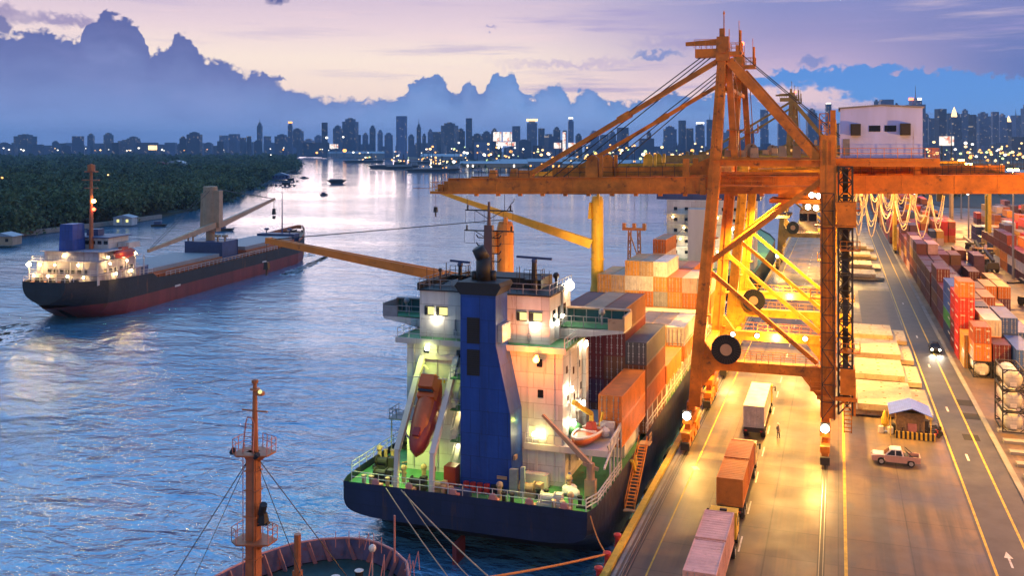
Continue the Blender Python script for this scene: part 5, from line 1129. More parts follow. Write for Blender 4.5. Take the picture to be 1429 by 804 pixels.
# ---------------------------------------------------------------- people (one continuous skinned body each)
def person(name_loc, rz, label, shirt, trousers, helmet=None, pose=0):
    x, y, z = name_loc
    J = {'pel': (0, 0, .95), 'chest': (0, .02, 1.32), 'neck': (0, .0, 1.50), 'head': (0, -.02, 1.68), 'hip1': (-.1, 0, .9), 'kn1': (-.12, -.05 + .06 * pose, .49), 'an1': (-.12, .02 + .1 * pose, .09), 'to1': (-.13, -.14 + .1 * pose, .05),
         'hip2': (.1, 0, .9), 'kn2': (.12, -.06 - .12 * pose, .49), 'an2': (.12, .0 - .16 * pose, .09), 'to2': (.13, -.16 - .16 * pose, .05),
         'sh1': (-.19, .0, 1.42), 'el1': (-.26, .03, 1.14), 'ha1': (-.24, -.14, .93), 'sh2': (.19, 0, 1.42), 'el2': (.27, .04, 1.14), 'ha2': (.24, -.12, .95)}
    ed = [('pel', 'chest'), ('chest', 'neck'), ('neck', 'head'), ('pel', 'hip1'), ('hip1', 'kn1'), ('kn1', 'an1'), ('an1', 'to1'), ('pel', 'hip2'), ('hip2', 'kn2'), ('kn2', 'an2'), ('an2', 'to2'), ('chest', 'sh1'), ('sh1', 'el1'), ('el1', 'ha1'), ('chest', 'sh2'), ('sh2', 'el2'), ('el2', 'ha2')]
    rad = {'pel': .15, 'chest': .17, 'neck': .065, 'head': .105, 'hip1': .095, 'hip2': .095, 'kn1': .068, 'kn2': .068, 'an1': .05, 'an2': .05, 'to1': .045, 'to2': .045, 'sh1': .075, 'sh2': .075, 'el1': .05, 'el2': .05, 'ha1': .035, 'ha2': .035}
    ks = list(J); me = bpy.data.meshes.new('person'); me.from_pydata([J[k] for k in ks], [(ks.index(a), ks.index(b)) for a, b in ed], [])
    o = bpy.data.objects.new('person', me); COL.objects.link(o); o.location = (x, y, z); o.rotation_euler = (0, 0, rz); ORG[o.name] = (x, y, z)
    md = o.modifiers.new('Skin', 'SKIN'); sv = me.skin_vertices[0].data
    for i, k in enumerate(ks): sv[i].radius = (rad[k], rad[k] * (.75 if k in ('pel', 'chest') else 1)); 
    sv[0].use_root = True
    o.modifiers.new('Sub', 'SUBSURF').levels = 1; o.modifiers['Sub'].render_levels = 2
    m, nt2, b = node_mat('clothes_' + label[:6]); N2, L2 = nt2.nodes, nt2.links
    tc2 = N2.new('ShaderNodeTexCoord'); s2 = N2.new('ShaderNodeSeparateXYZ'); L2.new(tc2.outputs['Object'], s2.inputs[0])
    r2 = N2.new('ShaderNodeValToRGB'); r2.color_ramp.interpolation = 'CONSTANT'; d2 = N2.new('ShaderNodeMath'); d2.operation = 'DIVIDE'; d2.inputs[1].default_value = 2.0; L2.new(s2.outputs[2], d2.inputs[0]); L2.new(d2.outputs[0], r2.inputs[0])
    cr = r2.color_ramp; 
    for q in range(2): cr.elements.new(.5)
    for e, (p, c) in zip(cr.elements, ((0, (.02, .02, .02)), (.06, trousers), (.485, shirt), (.765, (.33, .18, .11)))): e.position = p; e.color = (*c, 1)
    L2.new(r2.outputs[0], b.inputs['Base Color']); b.inputs['Roughness'].default_value = .8; me.materials.append(m)
    tag(o, label, 'person')
    hb = MB(); cc = (0, -.02, 1.72)
    hb.lathe((0, -.02, 1.72), [(.135, 0), (.13, .05), (.09, .11), (.02, .135)], 12); hb.box(-.1, .1, -.2, -.1, 1.715, 1.735)
    me2 = bpy.data.meshes.new('helmet' if helmet else 'hair'); me2.from_pydata(hb.v, [], hb.f); mm = plain('hat', helmet or (.015, .012, .01), .4 if helmet else .8); me2.materials.append(mm)
    h = bpy.data.objects.new('helmet' if helmet else 'hair', me2); COL.objects.link(h); h.parent = o
    hd = MB()
    for s_ in (-.24, .24):
        hd.box(s_ - .04, s_ + .04, -.2, -.12, .87, .95)
        for q in range(4): hd.beam((s_ - .03 + q * .02, -.18, .88), (s_ - .03 + q * .02, -.2 - .01 * (q % 2), .80 + .012 * (q == 3)), .016, .018)
        hd.beam((s_ - math.copysign(.04, s_), -.16, .92), (s_ - math.copysign(.06, s_), -.2, .85), .02, .02)
    fc = MB(); 
    me3 = bpy.data.meshes.new('hands'); me3.from_pydata(hd.v, [], hd.f); me3.materials.append(M['skin']); h3 = bpy.data.objects.new('hands', me3); COL.objects.link(h3); h3.parent = o
    return o
person((-6.9, 118.6, 0), R(60), 'person in dark work clothes and white helmet standing beside the white truck container', (.10, .09, .12), (.03, .03, .05), (.6, .6, .58), .5)
person((-24.4, 87.6, 2.1), R(20), 'person in blue overalls bending over the white sacks on the green deck', (.03, .10, .35), (.03, .06, .2), (.05, .12, .4), .4)
# ---------------------------------------------------------------- pickup and car
def wheels(root, pts, r, wd, axis):
    for (x, y) in pts:
        w = MB(); w.lathe((x - wd / 2 if axis == 'x' else x, y - wd / 2 if axis == 'y' else y, r), [(.1, 0), (r * .86, 0), (r, wd * .2), (r, wd * .8), (r * .86, wd), (.1, wd)], 18, axis); wo = w.build('wheel', M['rubber'], root)
        q = MB(); q.lathe((x - wd / 2 - .015 if axis == 'x' else x, y - wd / 2 - .015 if axis == 'y' else y, r), [(.03, 0), (r * .6, 0), (r * .6, wd + .03), (.03, wd + .03)], 14, axis); q.build('rim', M['alu'], wo)
PU = (6.0, 113.3, 0.0)
pk = empty('pickup_truck', PU, 'pale pinkish double cab pickup with whitish roof parked near the striped barrier', 'pickup')
M['pickup'] = wear_mat('pickup_paint', (0.46, 0.26, 0.20), 0.3, var=0.1, scale=2)
M['pickup_top'] = wear_mat('pickup_roof', (0.62, 0.55, 0.52), 0.3, var=0.1, scale=2)
def sideprof(pts, y0, y1, x_off): return [(x_off + x, y0, z) for x, z in pts]
lower = [(-2.5, .42), (-2.52, .75), (-2.42, .98), (-1.25, 1.08), (.82, 1.1), (.84, .72), (2.5, .72), (2.52, .5), (2.0, .42), (1.97, .6), (1.8, .7), (1.3, .7), (1.13, .6), (1.1, .38), (-1.05, .38), (-1.1, .62), (-1.3, .82), (-1.7, .82), (-1.9, .62), (-1.95, .42)]
a = MB(); a.extr([(PU[0] + x, PU[1] - .9, z) for x, z in lower], (0, 1.8, 0))
for s in (-1, 1): a.box(PU[0] + .84, PU[0] + 2.5, PU[1] + s * .9 - .04 * (1 + s), PU[1] + s * .9 + .04 * (1 - s), .7, 1.12); a.box(PU[0] + 1.2, PU[0] + 1.9, PU[1] + s * .91 - .02, PU[1] + s * .91 + .02, .76, .86)
a.box(PU[0] + 2.42, PU[0] + 2.52, PU[1] - .82, PU[1] + .82, .7, 1.1); a.build('body', M['pickup'], pk)
a = MB(); a.add([(PU[0] + x, PU[1] + s * w, z) for (x, z, w) in ((-1.2, 1.07, .86), (-.5, 1.74, .72), (.55, 1.78, .72), (.80, 1.09, .86)) for s in (-1, 1)], [(0, 1, 3, 2), (2, 3, 5, 4), (4, 5, 7, 6), (0, 2, 4, 6), (1, 7, 5, 3), (0, 6, 7, 1)]); cb = a.build('cabin', M['pickup_top'], pk)
for s in (-1, 1):
    for (x0, x1, x2, x3) in ((-.98, -.1, -.1, -.44), (0.0, .68, .5, 0.0)):
        a = MB(); a.add([(PU[0] + x0, PU[1] + s * .866, 1.14), (PU[0] + x1, PU[1] + s * .866, 1.14), (PU[0] + x2, PU[1] + s * .756, 1.66), (PU[0] + x3, PU[1] + s * .756, 1.66)], [(0, 1, 2, 3)]); a.build('window', M['glass'], cb)
a = MB(); a.add([(PU[0] + x, PU[1] + s * w, z) for (x, z, w) in ((-1.15, 1.14, .76), (-.62, 1.58, .64)) for s in (-1, 1)], [(0, 1, 3, 2)]); a.v = [(x - .03, y, z + .02) for x, y, z in a.v]; a.build('windscreen', M['glass'], cb)
a = MB(); a.box(PU[0] - 2.4, PU[0] - 1.2, PU[1] - .82, PU[1] + .82, 1.0, 1.1, .08); a.build('bonnet', M['pickup_top'], pk)
a = MB(); a.box(PU[0] + .86, PU[0] + 2.41, PU[1] - .8, PU[1] + .8, .72, .76); a.box(PU[0] + .9, PU[0] + 1.3, PU[1] - .7, PU[1] + .7, .76, 1.14); a.build('load_bed', M['black'], pk)
a = MB(); a.path([(PU[0] + .98, PU[1] - .78, 1.72), (PU[0] + 1.7, PU[1] - .82, 1.12)], .07, .07); a.path([(PU[0] + .98, PU[1] + .78, 1.72), (PU[0] + 1.7, PU[1] + .82, 1.12)], .07, .07); a.beam((PU[0] + .96, PU[1] - .78, 1.72), (PU[0] + .96, PU[1] + .78, 1.72), .07, .07); a.build('roll_bar', M['black'], pk)
for s in (-.62, .62): a = MB(); a.box(PU[0] - 2.54, PU[0] - 2.4, PU[1] + s - .2, PU[1] + s + .2, .72, .92); a.build('headlight', M['alu'], pk)
wheels(pk, [(PU[0] + x, PU[1] + s * .78) for x in (-1.5, 1.55) for s in (-1, 1)], .38, .26, 'y')
CA_ = (15.75, 178.5, 0)
car = empty('car', CA_, 'dark car with headlights on driving down the service road', 'car')
a = MB(); a.extr([(CA_[0] - .85, CA_[1] + y, z) for y, z in ((-2.1, .35), (-2.15, .7), (-1.9, .85), (-.9, .95), (1.7, 1.0), (2.1, .9), (2.1, .35))], (1.7, 0, 0)); a.build('body', M['black'], car)
a = MB(); a.add([(CA_[0] + s * w, CA_[1] + y, z) for (y, z, w) in ((-.95, .93, .8), (-.3, 1.42, .62), (1.1, 1.42, .62), (1.75, .98, .8)) for s in (-1, 1)], [(0, 1, 3, 2), (2, 3, 5, 4), (4, 5, 7, 6), (0, 2, 4, 6), (1, 7, 5, 3)]); a.build('cabin', M['glass'], car)
for s in (-.6, .6): a = MB(); a.ball((CA_[0] + s, CA_[1] - 2.15, .68), .17, 6); a.build('headlight', M['lamp_white'], car)
wheels(car, [(CA_[0] + s * .74, CA_[1] + y) for y in (-1.3, 1.3) for s in (-1, 1)], .32, .2, 'x')
for s in (-.6, .6): lamp('SPOT', (CA_[0] + s, CA_[1] - 2.4, .68), 900, (1, .85, .6), car, .1, (CA_[0] + s, CA_[1] - 14, 0), 60)
# ---------------------------------------------------------------- checkers' hut with its barrier
HU = (8.3, 126.5, 0)
hut = empty('hut', HU, 'small plank hut with a pale blue gable roof beside the road', 'hut')
a = MB()
for (x0, x1, y0, y1) in ((6.7, 9.9, 124.9, 125.0), (6.7, 6.8, 125, 128.4), (9.8, 9.9, 125, 128.4), (6.7, 9.9, 128.4, 128.5)):
    a.box(x0, x1, y0, y1, 0.02, 2.75)
for k in range(16): a.box(6.72 + k * .2, 6.86 + k * .2, 124.83, 124.9, .02, 2.6)
a.build('wall', M['wood'], hut)
a = MB()
for s, x0, x1 in ((-1, 5.85, 8.4), (1, 8.4, 10.7)):
    z0, z1 = (2.7, 3.55) if s < 0 else (3.55, 2.7); a.extr([(x0, 123.7, z0), (x1, 123.7, z1), (x1, 123.7, z1 + .06), (x0, 123.7, z0 + .06)], (0, 5.4, 0))
    for k in range(11): x = x0 + (x1 - x0) * (k + .5) / 11; z = z0 + (z1 - z0) * (k + .5) / 11 + .07; a.beam((x, 123.7, z), (x, 129.1, z), .05, .04)
a.build('roof', M['blue_roof'], hut)
a = MB()
for (x, y) in ((6.0, 123.9), (10.5, 123.9), (6.0, 128.9), (10.5, 128.9)): a.tube((x, y, 0), (x, y, 2.8), .06, 6)
a.build('roof_post', M['yellow'], hut)
a = MB(); a.box(8.0, 9.0, 124.7, 124.84, .5, 1.5); a.build('notice_board', M['pink_pipe'], hut)
a = MB(); a.box(9.95, 10.4, 125.4, 126.4, .02, 1.8); a.box(10.05, 10.1, 126.8, 127.6, 1.2, 2.0); a.box(6.2, 6.65, 125.2, 126.0, .02, 1.1); a.build('side_cabinet', M['dark_steel'], hut)
bar = empty('barrier', (8.7, 123.4, 0), 'low yellow and black striped concrete barrier in front of the hut', 'barrier')
a = MB(); a.box(6.5, 10.95, 123.3, 123.65, .0, .82); a.build('kerb_block', M['yellow'], bar)
a = MB()
for k in range(9): x = 6.55 + k * .5; a.box(x, x + .25, 123.28, 123.67, .02, .84)
a.build('stripes', M['black'], bar)
def motorbike(x, y, rz, label):
    b = empty('motorbike', (x, y, 0), label, 'motorbike', 'motorbikes parked around the hut')
    def loc(mb): c, s = math.cos(rz), math.sin(rz); mb.v = [(x + px * c - py * s, y + px * s + py * c, pz) for px, py, pz in mb.v]; return mb
    for xx in (-.62, .62): w = MB(); w.lathe((xx, -.05, .3), [(.18, 0), (.29, 0), (.3, .05), (.29, .1), (.18, .1)], 14, 'y'); loc(w).build('wheel', M['rubber'], b)
    w = MB(); w.box(-.35, .25, -.12, .12, .35, .62); w.beam((-.6, 0, .35), (.1, 0, .5), .1, .12); w.beam((.62, 0, .3), (.42, 0, .95), .07, .07); w.beam((.42, -.3, .98), (.42, .3, .98), .04, .04); loc(w).build('frame', random.choice([M['red'], M['dark_steel'], M['blue_paint']]), b)
    w = MB(); w.box(-.7, .1, -.13, .13, .66, .78, .03); loc(w).build('seat', M['black'], b)
for k, (x, y, rz, lb_) in enumerate(((10.9, 124.6, .5, 'motorbike nearest the end of the striped barrier'), (11.2, 125.6, .4, 'motorbike second from the striped barrier, right of the hut'), (11.1, 126.7, .6, 'motorbike third from the barrier beside the hut wall'), (11.3, 127.8, .5, 'motorbike farthest back beside the hut'), (7.3, 124.2, 1.4, 'motorbike between the barrier and the plank front of the hut'), (9.6, 124.2, .2, 'motorbike behind the right half of the striped barrier'))): motorbike(x, y, rz, lb_)
ps = empty('parasol', (5.4, 125.6, 0), 'folded yellow parasol standing left of the hut', 'parasol')
a = MB(); a.tube((5.4, 125.6, 0), (5.4, 125.6, 2.7), .05, 6); a.lathe((5.4, 125.6, 0), [(.4, 0), (.4, .15), (.1, .2)], 10); a.build('pole', M['alu'], ps)
a = MB(); a.lathe((5.4, 125.6, .7), [(.25, 0), (.42, .4), (.4, 1.0), (.22, 1.6), (.05, 1.95)], 10); a.build('canopy', M['yellow'], ps)
for k, (x, y) in enumerate(((4.95, 125.1), (6.05, 125.0))):
    a = MB(); a.lathe((x, y, .0), [(.3, 0), (.34, .1), (.34, .8), (.25, .9), (.1, .92), (.1, 1.0)], 12); tag(a.build('water_drum', M['white'], loc=(x, y, 0)), 'white plastic drum ' + ('left of' if k == 0 else 'right of') + ' the folded yellow parasol', 'drum', 'drums by the hut')
# ---------------------------------------------------------------- tank containers
def tank(x, y, z, label, L_=6.06):
    t = empty('tank_container', (x, y, z), label, 'tank container', 'tank containers at the yard edge')
    f = MB(); h = 1.2
    for yy in (y + .06, y + L_ - .06):
        for s in (-1, 1): f.box(x + s * h - .07, x + s * h + .07, yy - .07, yy + .07, z, z + 2.55)
        for zz in (.07, 2.48): f.box(x - h, x + h, yy - .06, yy + .06, z + zz - .07, z + zz + .07)
        for (a0, a1) in (((-h, .55), (-.6, .08)), ((h, .55), (.6, .08)), ((-h, 2.0), (-.6, 2.48)), ((h, 2.0), (.6, 2.48))): f.beam((x + a0[0], yy, z + a0[1]), (x + a1[0], yy, z + a1[1]), .09, .09)
    for s in (-1, 1):
        for zz in (.07, 2.48): f.box(x + s * h - .06, x + s * h + .06, y, y + L_, z + zz - .06, z + zz + .06)
    f.build('frame', M['black'], t)
    v = MB(); v.lathe((x, y + .12, z + 1.28), [(.05, 0), (.6, .05), (.95, .18), (1.1, .42), (1.1, L_ - .66), (.95, L_ - .42), (.6, L_ - .29), (.05, L_ - .24)], 24, 'y'); v.build('tank', M['white'], t, True)
    g = MB(); g.box(x - .35, x + .35, y + .08, y + .2, z + .5, z + .95); g.box(x - .3, x + .3, y + 2.4, y + 3.4, z + 2.36, z + 2.5); g.build('valve_box', M['marks'], t)
for k, (x, y, z, lb_) in enumerate(((20.3, 129.6, .15, 'white tank container at the bottom of the stack of three by the road edge'), (20.3, 129.6, 2.75, 'white tank container in the middle of the stack of three by the road edge'), (20.3, 129.6, 5.35, 'white tank container on top of the stack of three by the road edge'),
      (20.8, 160, 0, 'white tank container under the orange and rust red containers'), (23.5, 160.2, 0, 'white tank container under the maroon container, second from the road'))): tank(x, y, z, lb_)
a = MB()
for k in range(5): a.box(18.6, 30, 112 + k * 4.4, 113.2 + k * 4.4, 0, .35)
tag(a.build('concrete_plinths', M['concrete']), kind='structure')
# ---------------------------------------------------------------- container yard
GY = 'containers stacked in the yard'
XR = [20.4, 23.1, 25.8, 28.5, 31.2, 33.9, 36.6]
rows_w = ['roadside', 'second', 'third', 'fourth', 'fifth', 'sixth', 'outermost']
def stack(col, bay_y, cols, kind, word, x=None, z0=0.0, doors=True, marks=False):
    for t, c in enumerate(cols):
        n = len(cols)
        container(XR[col] if x is None else x, bay_y, z0 + t * 2.6, c, f'{c} container {tier_word(t, n)} of the {word} stack in the {rows_w[col]} yard row' if n > 1 else f'{c} container alone at the {word} place in the {rows_w[col]} yard row', GY, kind, doors, marks)
near = {  # (row, y): colours bottom to top
    (0, 160.0): (['orange', 'rust red'], '20', 20.8, 2.6, 2), (0, 166.4): (['ochre', 'ochre'], '20', 20.2, 0, 0), (0, 172.6): (['red', 'red', 'red', 'red', 'orange'], '20', 20.05, 0, 2), (0, 179.2): (['maroon', 'maroon', 'red', 'red'], '20', 20.1, 0, 1),
    (0, 186): (['navy', 'green', 'blue', 'blue'], '40', 20.2, 0, 1), (0, 199): (['maroon', 'purple', 'maroon'], '40', 20.3, 0, 0), (0, 212): (['maroon', 'brown', 'purple', 'maroon'], '40', 20.3, 0, 0),
    (1, 160.2): (['maroon'], '20', 23.5, 2.6, 0), (1, 167): (['rust red', 'orange', 'white'], '40', 23.2, 0, 0), (1, 181): (['maroon', 'blue', 'navy'], '20', 23.2, 0, 0), (1, 188): (['brown', 'maroon'], '40', None, 0, 0), (1, 201): (['maroon', 'purple', 'maroon'], '40', None, 0, 0), (1, 214): (['brown', 'maroon', 'purple'], '40', None, 0, 0),
    (2, 157): (['navy', 'blue'], '40', 26.2, 0, 0), (2, 170): (['blue', 'navy', 'blue'], '40', 26.0, 0, 0), (2, 183): (['navy', 'yellow'], '40', None, 0, 0), (2, 196): (['purple', 'maroon'], '40', None, 0, 0), (2, 209): (['maroon', 'maroon'], '40', None, 0, 0), (2, 222): (['maroon', 'rust red'], '40', None, 0, 0),
    (3, 172): (['maroon', 'blue'], '40', None, 0, 0), (3, 185): (['purple', 'purple'], '40', None, 0, 0), (3, 198): (['pale pink'], '40', None, 0, 0), (3, 211): (['maroon', 'rust red'], '40', None, 0, 0), (3, 224): (['ochre', 'maroon'], '40', None, 0, 0), (4, 190): (['purple'], '40', None, 0, 0), (4, 203): (['pale pink'], '40', None, 0, 0), (4, 218): (['ochre'], '40', None, 0, 0)}
cnt = {}
for (c, y), (cols, kind, x, z0, mk_) in near.items():
    k = cnt.get(c, 0); cnt[c] = k + 1
    stack(c, y, cols, kind, ORD[k], x, z0, True, mk_)
ranpal = ['maroon', 'maroon', 'purple', 'rust red', 'brown', 'maroon', 'purple', 'ochre', 'maroon', 'salmon']
bay = [228 + 12.9 * k for k in range(11)]
H0 = [3, 3, 3, 4, 4, 4, 3, 3, 4, 3, 3, 2, 3, 3, 2, 3]
for c in range(6):
    for k, y in enumerate(bay):
        if c >= 3 and k > 5: continue
        n = H0[k] if c == 0 else max(1, H0[k] - (0 if c == 1 else random.choice((1, 1, 2)) if c == 2 else random.choice((1, 2, 2))))
        if c >= 5 and random.random() < .35: continue
        base = random.choice(['purple', 'maroon']) if k < 3 else None
        cols = [(base if (base and random.random() < .7) else random.choice(ranpal)) for _ in range(n)]
        if c >= 4: cols = [random.choice(['ochre', 'orange', 'maroon', 'purple']) for _ in cols]
        w = ORD[min(19, cnt.get(c, 0))]; cnt[c] = cnt.get(c, 0) + 1
        stack(c, y, cols, '40', w, None, 0, doors=(k < 3))
# second block across the lane
for c in range(4):
    for k in range(9):
        y = 262 + 12.9 * k
        n = random.choice((2, 3, 3, 4)) if k > 0 else 2
        cols = [random.choice(['orange', 'red', 'orange', 'white', 'maroon', 'navy', 'ochre', 'purple']) for _ in range(n)]
        for t, cc in enumerate(cols):
            if c > 0 and k > 0 and t < n - 2: continue
            container(46.6 + c * 2.65, y, t * 2.6, cc, f'{cc} container {tier_word(t, n)}, {ORD[k]} stack of the {ORD[c]} row across the lane', 'containers in the block across the lane', '40', doors=k < 2)
# the far end of the terminal: hundreds more boxes that read as one mass
fb = MB(); FC = ['maroon', 'orange', 'red', 'navy', 'ochre', 'purple', 'pale pink', 'rust red']
for bx_ in (19, 62, 76, 92, 108, 126, 146):
    for c in range(5 if bx_ > 19 else 9):
        for k in range(20):
            y = (375 + 13.2 * k) if bx_ < 60 else 235 + 13.2 * k + (bx_ - 62) * 1.2
            if random.random() < .16: continue
            for t in range(random.choice((2, 3, 3, 4))):
                fb.cur = random.randrange(8); fb.box(bx_ + c * 2.65 - 1.2, bx_ + c * 2.65 + 1.2, y, y + 12.2, t * 2.6, t * 2.6 + 2.57)
tag(fb.build('far_container_stacks', [wear_mat('far_box_' + c.replace(' ', '_'), PAL[c], .6, var=.3, scale=.3) for c in FC]), 'mass of stacked containers at the far end of the terminal', 'containers', None, 'stuff')
# ---------------------------------------------------------------- yard machines in the lane
def stacker(x, y, rz, label, col):
    b = empty('reach_stacker', (x, y, 0), label, 'reach stacker', 'machines parked in the yard lane')
    def loc(mb): c, s = math.cos(rz), math.sin(rz); mb.v = [(x + px * c - py * s, y + px * s + py * c, pz) for px, py, pz in mb.v]; return mb
    w = MB(); w.box(-1.7, 1.7, -3.4, 2.6, .9, 2.0, .1); w.box(-1.6, 1.6, -3.8, -2.2, 1.2, 2.9, .15); loc(w).build('chassis', M[col], b)
    w = MB(); w.box(-1.4, -.1, -1.2, .6, 2.0, 3.6, .12); loc(w).build('cab', M['glass'], b)
    w = MB(); w.beam((.4, -2.6, 3.2), (.4, 4.4, 5.6), .7, .7); w.box(-2.6, 3.2, 4.2, 4.8, 4.5, 5.0); loc(w).build('boom', M[col], b)
    for sx in (-1.4, 1.4):
        for yy in (-2.4, 1.7): w = MB(); w.lathe((sx - .35, yy, .8), [(.3, 0), (.75, .05), (.8, .2), (.75, .65), (.3, .7)], 14, 'x'); loc(w).build('wheel', M['rubber'], b)
for k, (x, y, rz, lb_, cl) in enumerate(((41.1, 345, .4, 'orange reach stacker farthest along the yard lane', 'tan'), (41.4, 330, .1, 'dark reach stacker in the middle of the yard lane', 'dark_steel'), (41.2, 315, -.2, 'brownish reach stacker nearer in the yard lane', 'tan'), (40.6, 300, .2, 'black yard machine with a raised boom in the lane', 'dark_steel'), (40.6, 236, .5, 'black reach stacker nearest the camera in the yard lane', 'dark_steel'))): stacker(x, y, rz, lb_, cl)
# ---------------------------------------------------------------- rubber tyred gantry straddling the yard
def rtg(y, label, colr='yellow'):
    t = empty('yard_gantry', (33, y, 0), label, 'yard crane', 'yard cranes over the container rows')
    for x in (18.0, 46.5):
        g = MB()
        for yy in (y - 3.2, y + 3.2): g.box(x - .5, x + .5, yy - .5, yy + .5, 1.6, 21)
        g.box(x - .5, x + .5, y - 5, y + 5, 1.2, 2.2); g.box(x - .4, x + .4, y - 3, y + 3, 19.6, 20.6); g.build('leg_frame', M[colr], t)
        w = MB()
        for yy in (-4.2, -2.6, 2.6, 4.2): w.lathe((x - .3, y + yy, .75), [(.3, 0), (.75, .05), (.75, .55), (.3, .6)], 12, 'x')
        w.build('wheels', M['rubber'], t)
    g = MB()
    for yy in (y - 3.2, y + 3.2): g.box(17, 47.5, yy - .45, yy + .45, 20.6, 22.0)
    g.build('main_girder', M[colr], t)
    g = MB(); g.box(30, 34, y - 3.5, y + 3.5, 22.0, 23.2); g.box(31, 33, y - 1, y + 1, 17.6, 20.4); g.build('trolley', M['dark_steel'], t)
    for (x, yy) in ((24, y - 3.9), (40, y - 3.9)):
        g = MB(); g.ball((x, yy, 20.3), .4, 6); g.build('floodlight', M['far_white'], t)
rtg(345, 'yellow rubber tyred yard crane straddling the container rows'); rtg(452, 'farther yellow yard crane behind the first one', 'tan')
# ---------------------------------------------------------------- bulk carrier under way
BK = (-164.5, 164.8, WATER); BH = R(8.3)                  # middle of the stern, heading turned left of the quay line
bulk = empty('bulk_carrier', BK, 'black and red bulk carrier sailing away on the river with lit stern decks', 'cargo ship')
def lb_(mb): return move(mb, BK[0], BK[1], 0, BH)
SB = [(-3, 5.2, 5.9, .9, .7), (2.0, 7.6, 5.6, -1.0, .55), (7, 9.1, 5.3, -3.5, .45), (14, 9.6, 5.0, -6, .38), (24, 9.7, 4.7, -8, .3), (26, 9.7, 3.4, -8, .3), (36, 9.7, 3.0, -8, .3), (95, 9.7, 3.1, -8, .28), (112, 9.3, 3.6, -8, .4), (122, 7.2, 4.6, -8, .55), (130, 3.8, 5.6, -7.5, .8), (134, .8, 6.0, -6, 1.0)]
hb_, rings = loft_hull(SB, 16)
def split_paint(mb, zline):
    for i, f in enumerate(mb.f):
        zc = sum(mb.v[k][2] for k in f) / len(f); mb.m[i] = 1 if zc < zline else 0
    return mb
# the paint line is cut exactly: add a ring at the line by lofting upper and lower shells separately
def shell(sections, zlo, zhi, nseg=14):
    mb = MB(); rings = []
    for (y, hb, zd, zk, e) in sections:
        def wid(z):
            t = max(0.0, min(1.0, (zd - z) / (zd - zk))); c = 1 - t; th = math.acos(min(1, max(0, c)) ** (1 / e)) if c > 0 else PI / 2
            return hb * max(0.0, math.cos(PI / 2 - (PI / 2 - th))) ** e if False else hb * (math.sin(PI / 2 - th) if False else max(0.0, 1 - t ** (1 / max(.15, e * .45))) ** (e if e < 1 else 1))
        zt = min(zd, zhi(zd)); zb = max(zk + .02, zlo)
        if zb > zt: zb = zt - .02
        col = [(wid(zt + (zb - zt) * k / nseg), zt + (zb - zt) * k / nseg) for k in range(nseg + 1)]
        rings.append([(-w, y, z) for w, z in reversed(col)][0:] + [(w, y, z) for w, z in col])
    n = len(rings[0]); vs = [p for r in rings for p in r]; h = n // 2
    fs = []
    for j in range(len(rings) - 1):
        for i in range(n - 1):
            if i == h - 1: continue
            fs.append((j * n + i, j * n + i + 1, (j + 1) * n + i + 1, (j + 1) * n + i))
    mb.add(vs, fs); mb.add(rings[0], [tuple(range(n))]); return mb
u = shell(SB, 0.0, lambda zd: zd); lb_(u).build('hull', M['black_hull'], bulk)
u = shell(SB, -8, lambda zd: 0.0); lb_(u).build('boot_topping', M['boot'], bulk)
dk_ = deck_sheet(SB, -.5, .2); lb_(dk_).build('deck', M['mast_brown'], bulk)
M['house_lilac'] = wear_mat('weathered_house_paint', (0.40, 0.36, 0.40), 0.55, var=0.35, scale=0.4, rust=0.25, rustcol=(.2, .1, .05), streak=True, plates=(2.6, 1.4))
def P_(name, mat, f, parent=bulk, sm=False):
    mb = MB(); f(mb)
    if max(v[1] for v in mb.v) <= 20: mb.v = [(x, y * 1.22 - 1.0, z) for x, y, z in mb.v]
    return lb_(mb).build(name, mat, parent, sm)
# superstructure at the stern
P_('poop_house', M['house_lilac'], lambda m: (m.box(-8.4, 8.4, 4.2, 18, 4.4, 6.6), m.box(-8.9, 8.9, 3.6, 19.5, 6.6, 6.75)))
P_('accommodation', M['house_lilac'], lambda m: (m.box(-7.8, 7.8, 5.0, 17, 6.75, 9.5), m.box(-8.6, 8.6, 4.2, 18, 9.5, 9.65)))
P_('boat_deck_house', M['house_lilac'], lambda m: (m.box(-6.8, 7.0, 6, 16.5, 9.65, 11.7), m.box(-7.4, 8.8, 5.4, 17.4, 11.6, 11.75)))
P_('wheelhouse', M['white'], lambda m: (m.box(-5.6, 5.8, 10.5, 17, 11.75, 14.3), m.box(-9, 9, 13, 17, 11.7, 11.95), m.box(-9, -6, 13.2, 16.8, 11.9, 13.0), m.box(6, 9, 13.2, 16.8, 11.9, 13)))
P_('wheelhouse_roof', M['blue_paint'], lambda m: (m.box(-6.2, 6.4, 10, 17.6, 14.3, 14.5), m.box(-2, 1, 13, 15, 14.5, 16)))
P_('funnel', M['funnel_blue'], lambda m: (m.box(-2.9, 0.6, 5.8, 9.6, 11.7, 17.6, .15), m.box(-2.7, 0.4, 6.0, 9.4, 17.5, 17.8)))
P_('signal_mast', M['mast_brown'], lambda m: (m.tube((1.6, 10.2, 11.7), (1.6, 10.2, 31.6), .5, 10, .28), m.box(.2, 3.0, 9.7, 10.7, 29.6, 29.9), m.box(-.6, 3.6, 9.9, 10.5, 27.7, 27.9), m.box(0, 3.2, 9.9, 10.5, 25.8, 26), m.tube((1.6, 10.2, 29.9), (1.6, 10.2, 31.4), .8, 8, .8)))
P_('mast_light', M['lamp_warm'], lambda m: m.ball((2.5, 9.9, 22.9), .42, 7)); P_('mast_light', M['lamp_red'], lambda m: m.ball((2.5, 9.9, 21.0), .4, 7))
P_('lifeboat_davits', M['boat_red'], lambda m: (ellip(m, (8.3, 12.5, 10.5), 1.0, 3.4, 1.2), m.box(7.6, 9.0, 11, 14, 11.0, 12.1, .2)))
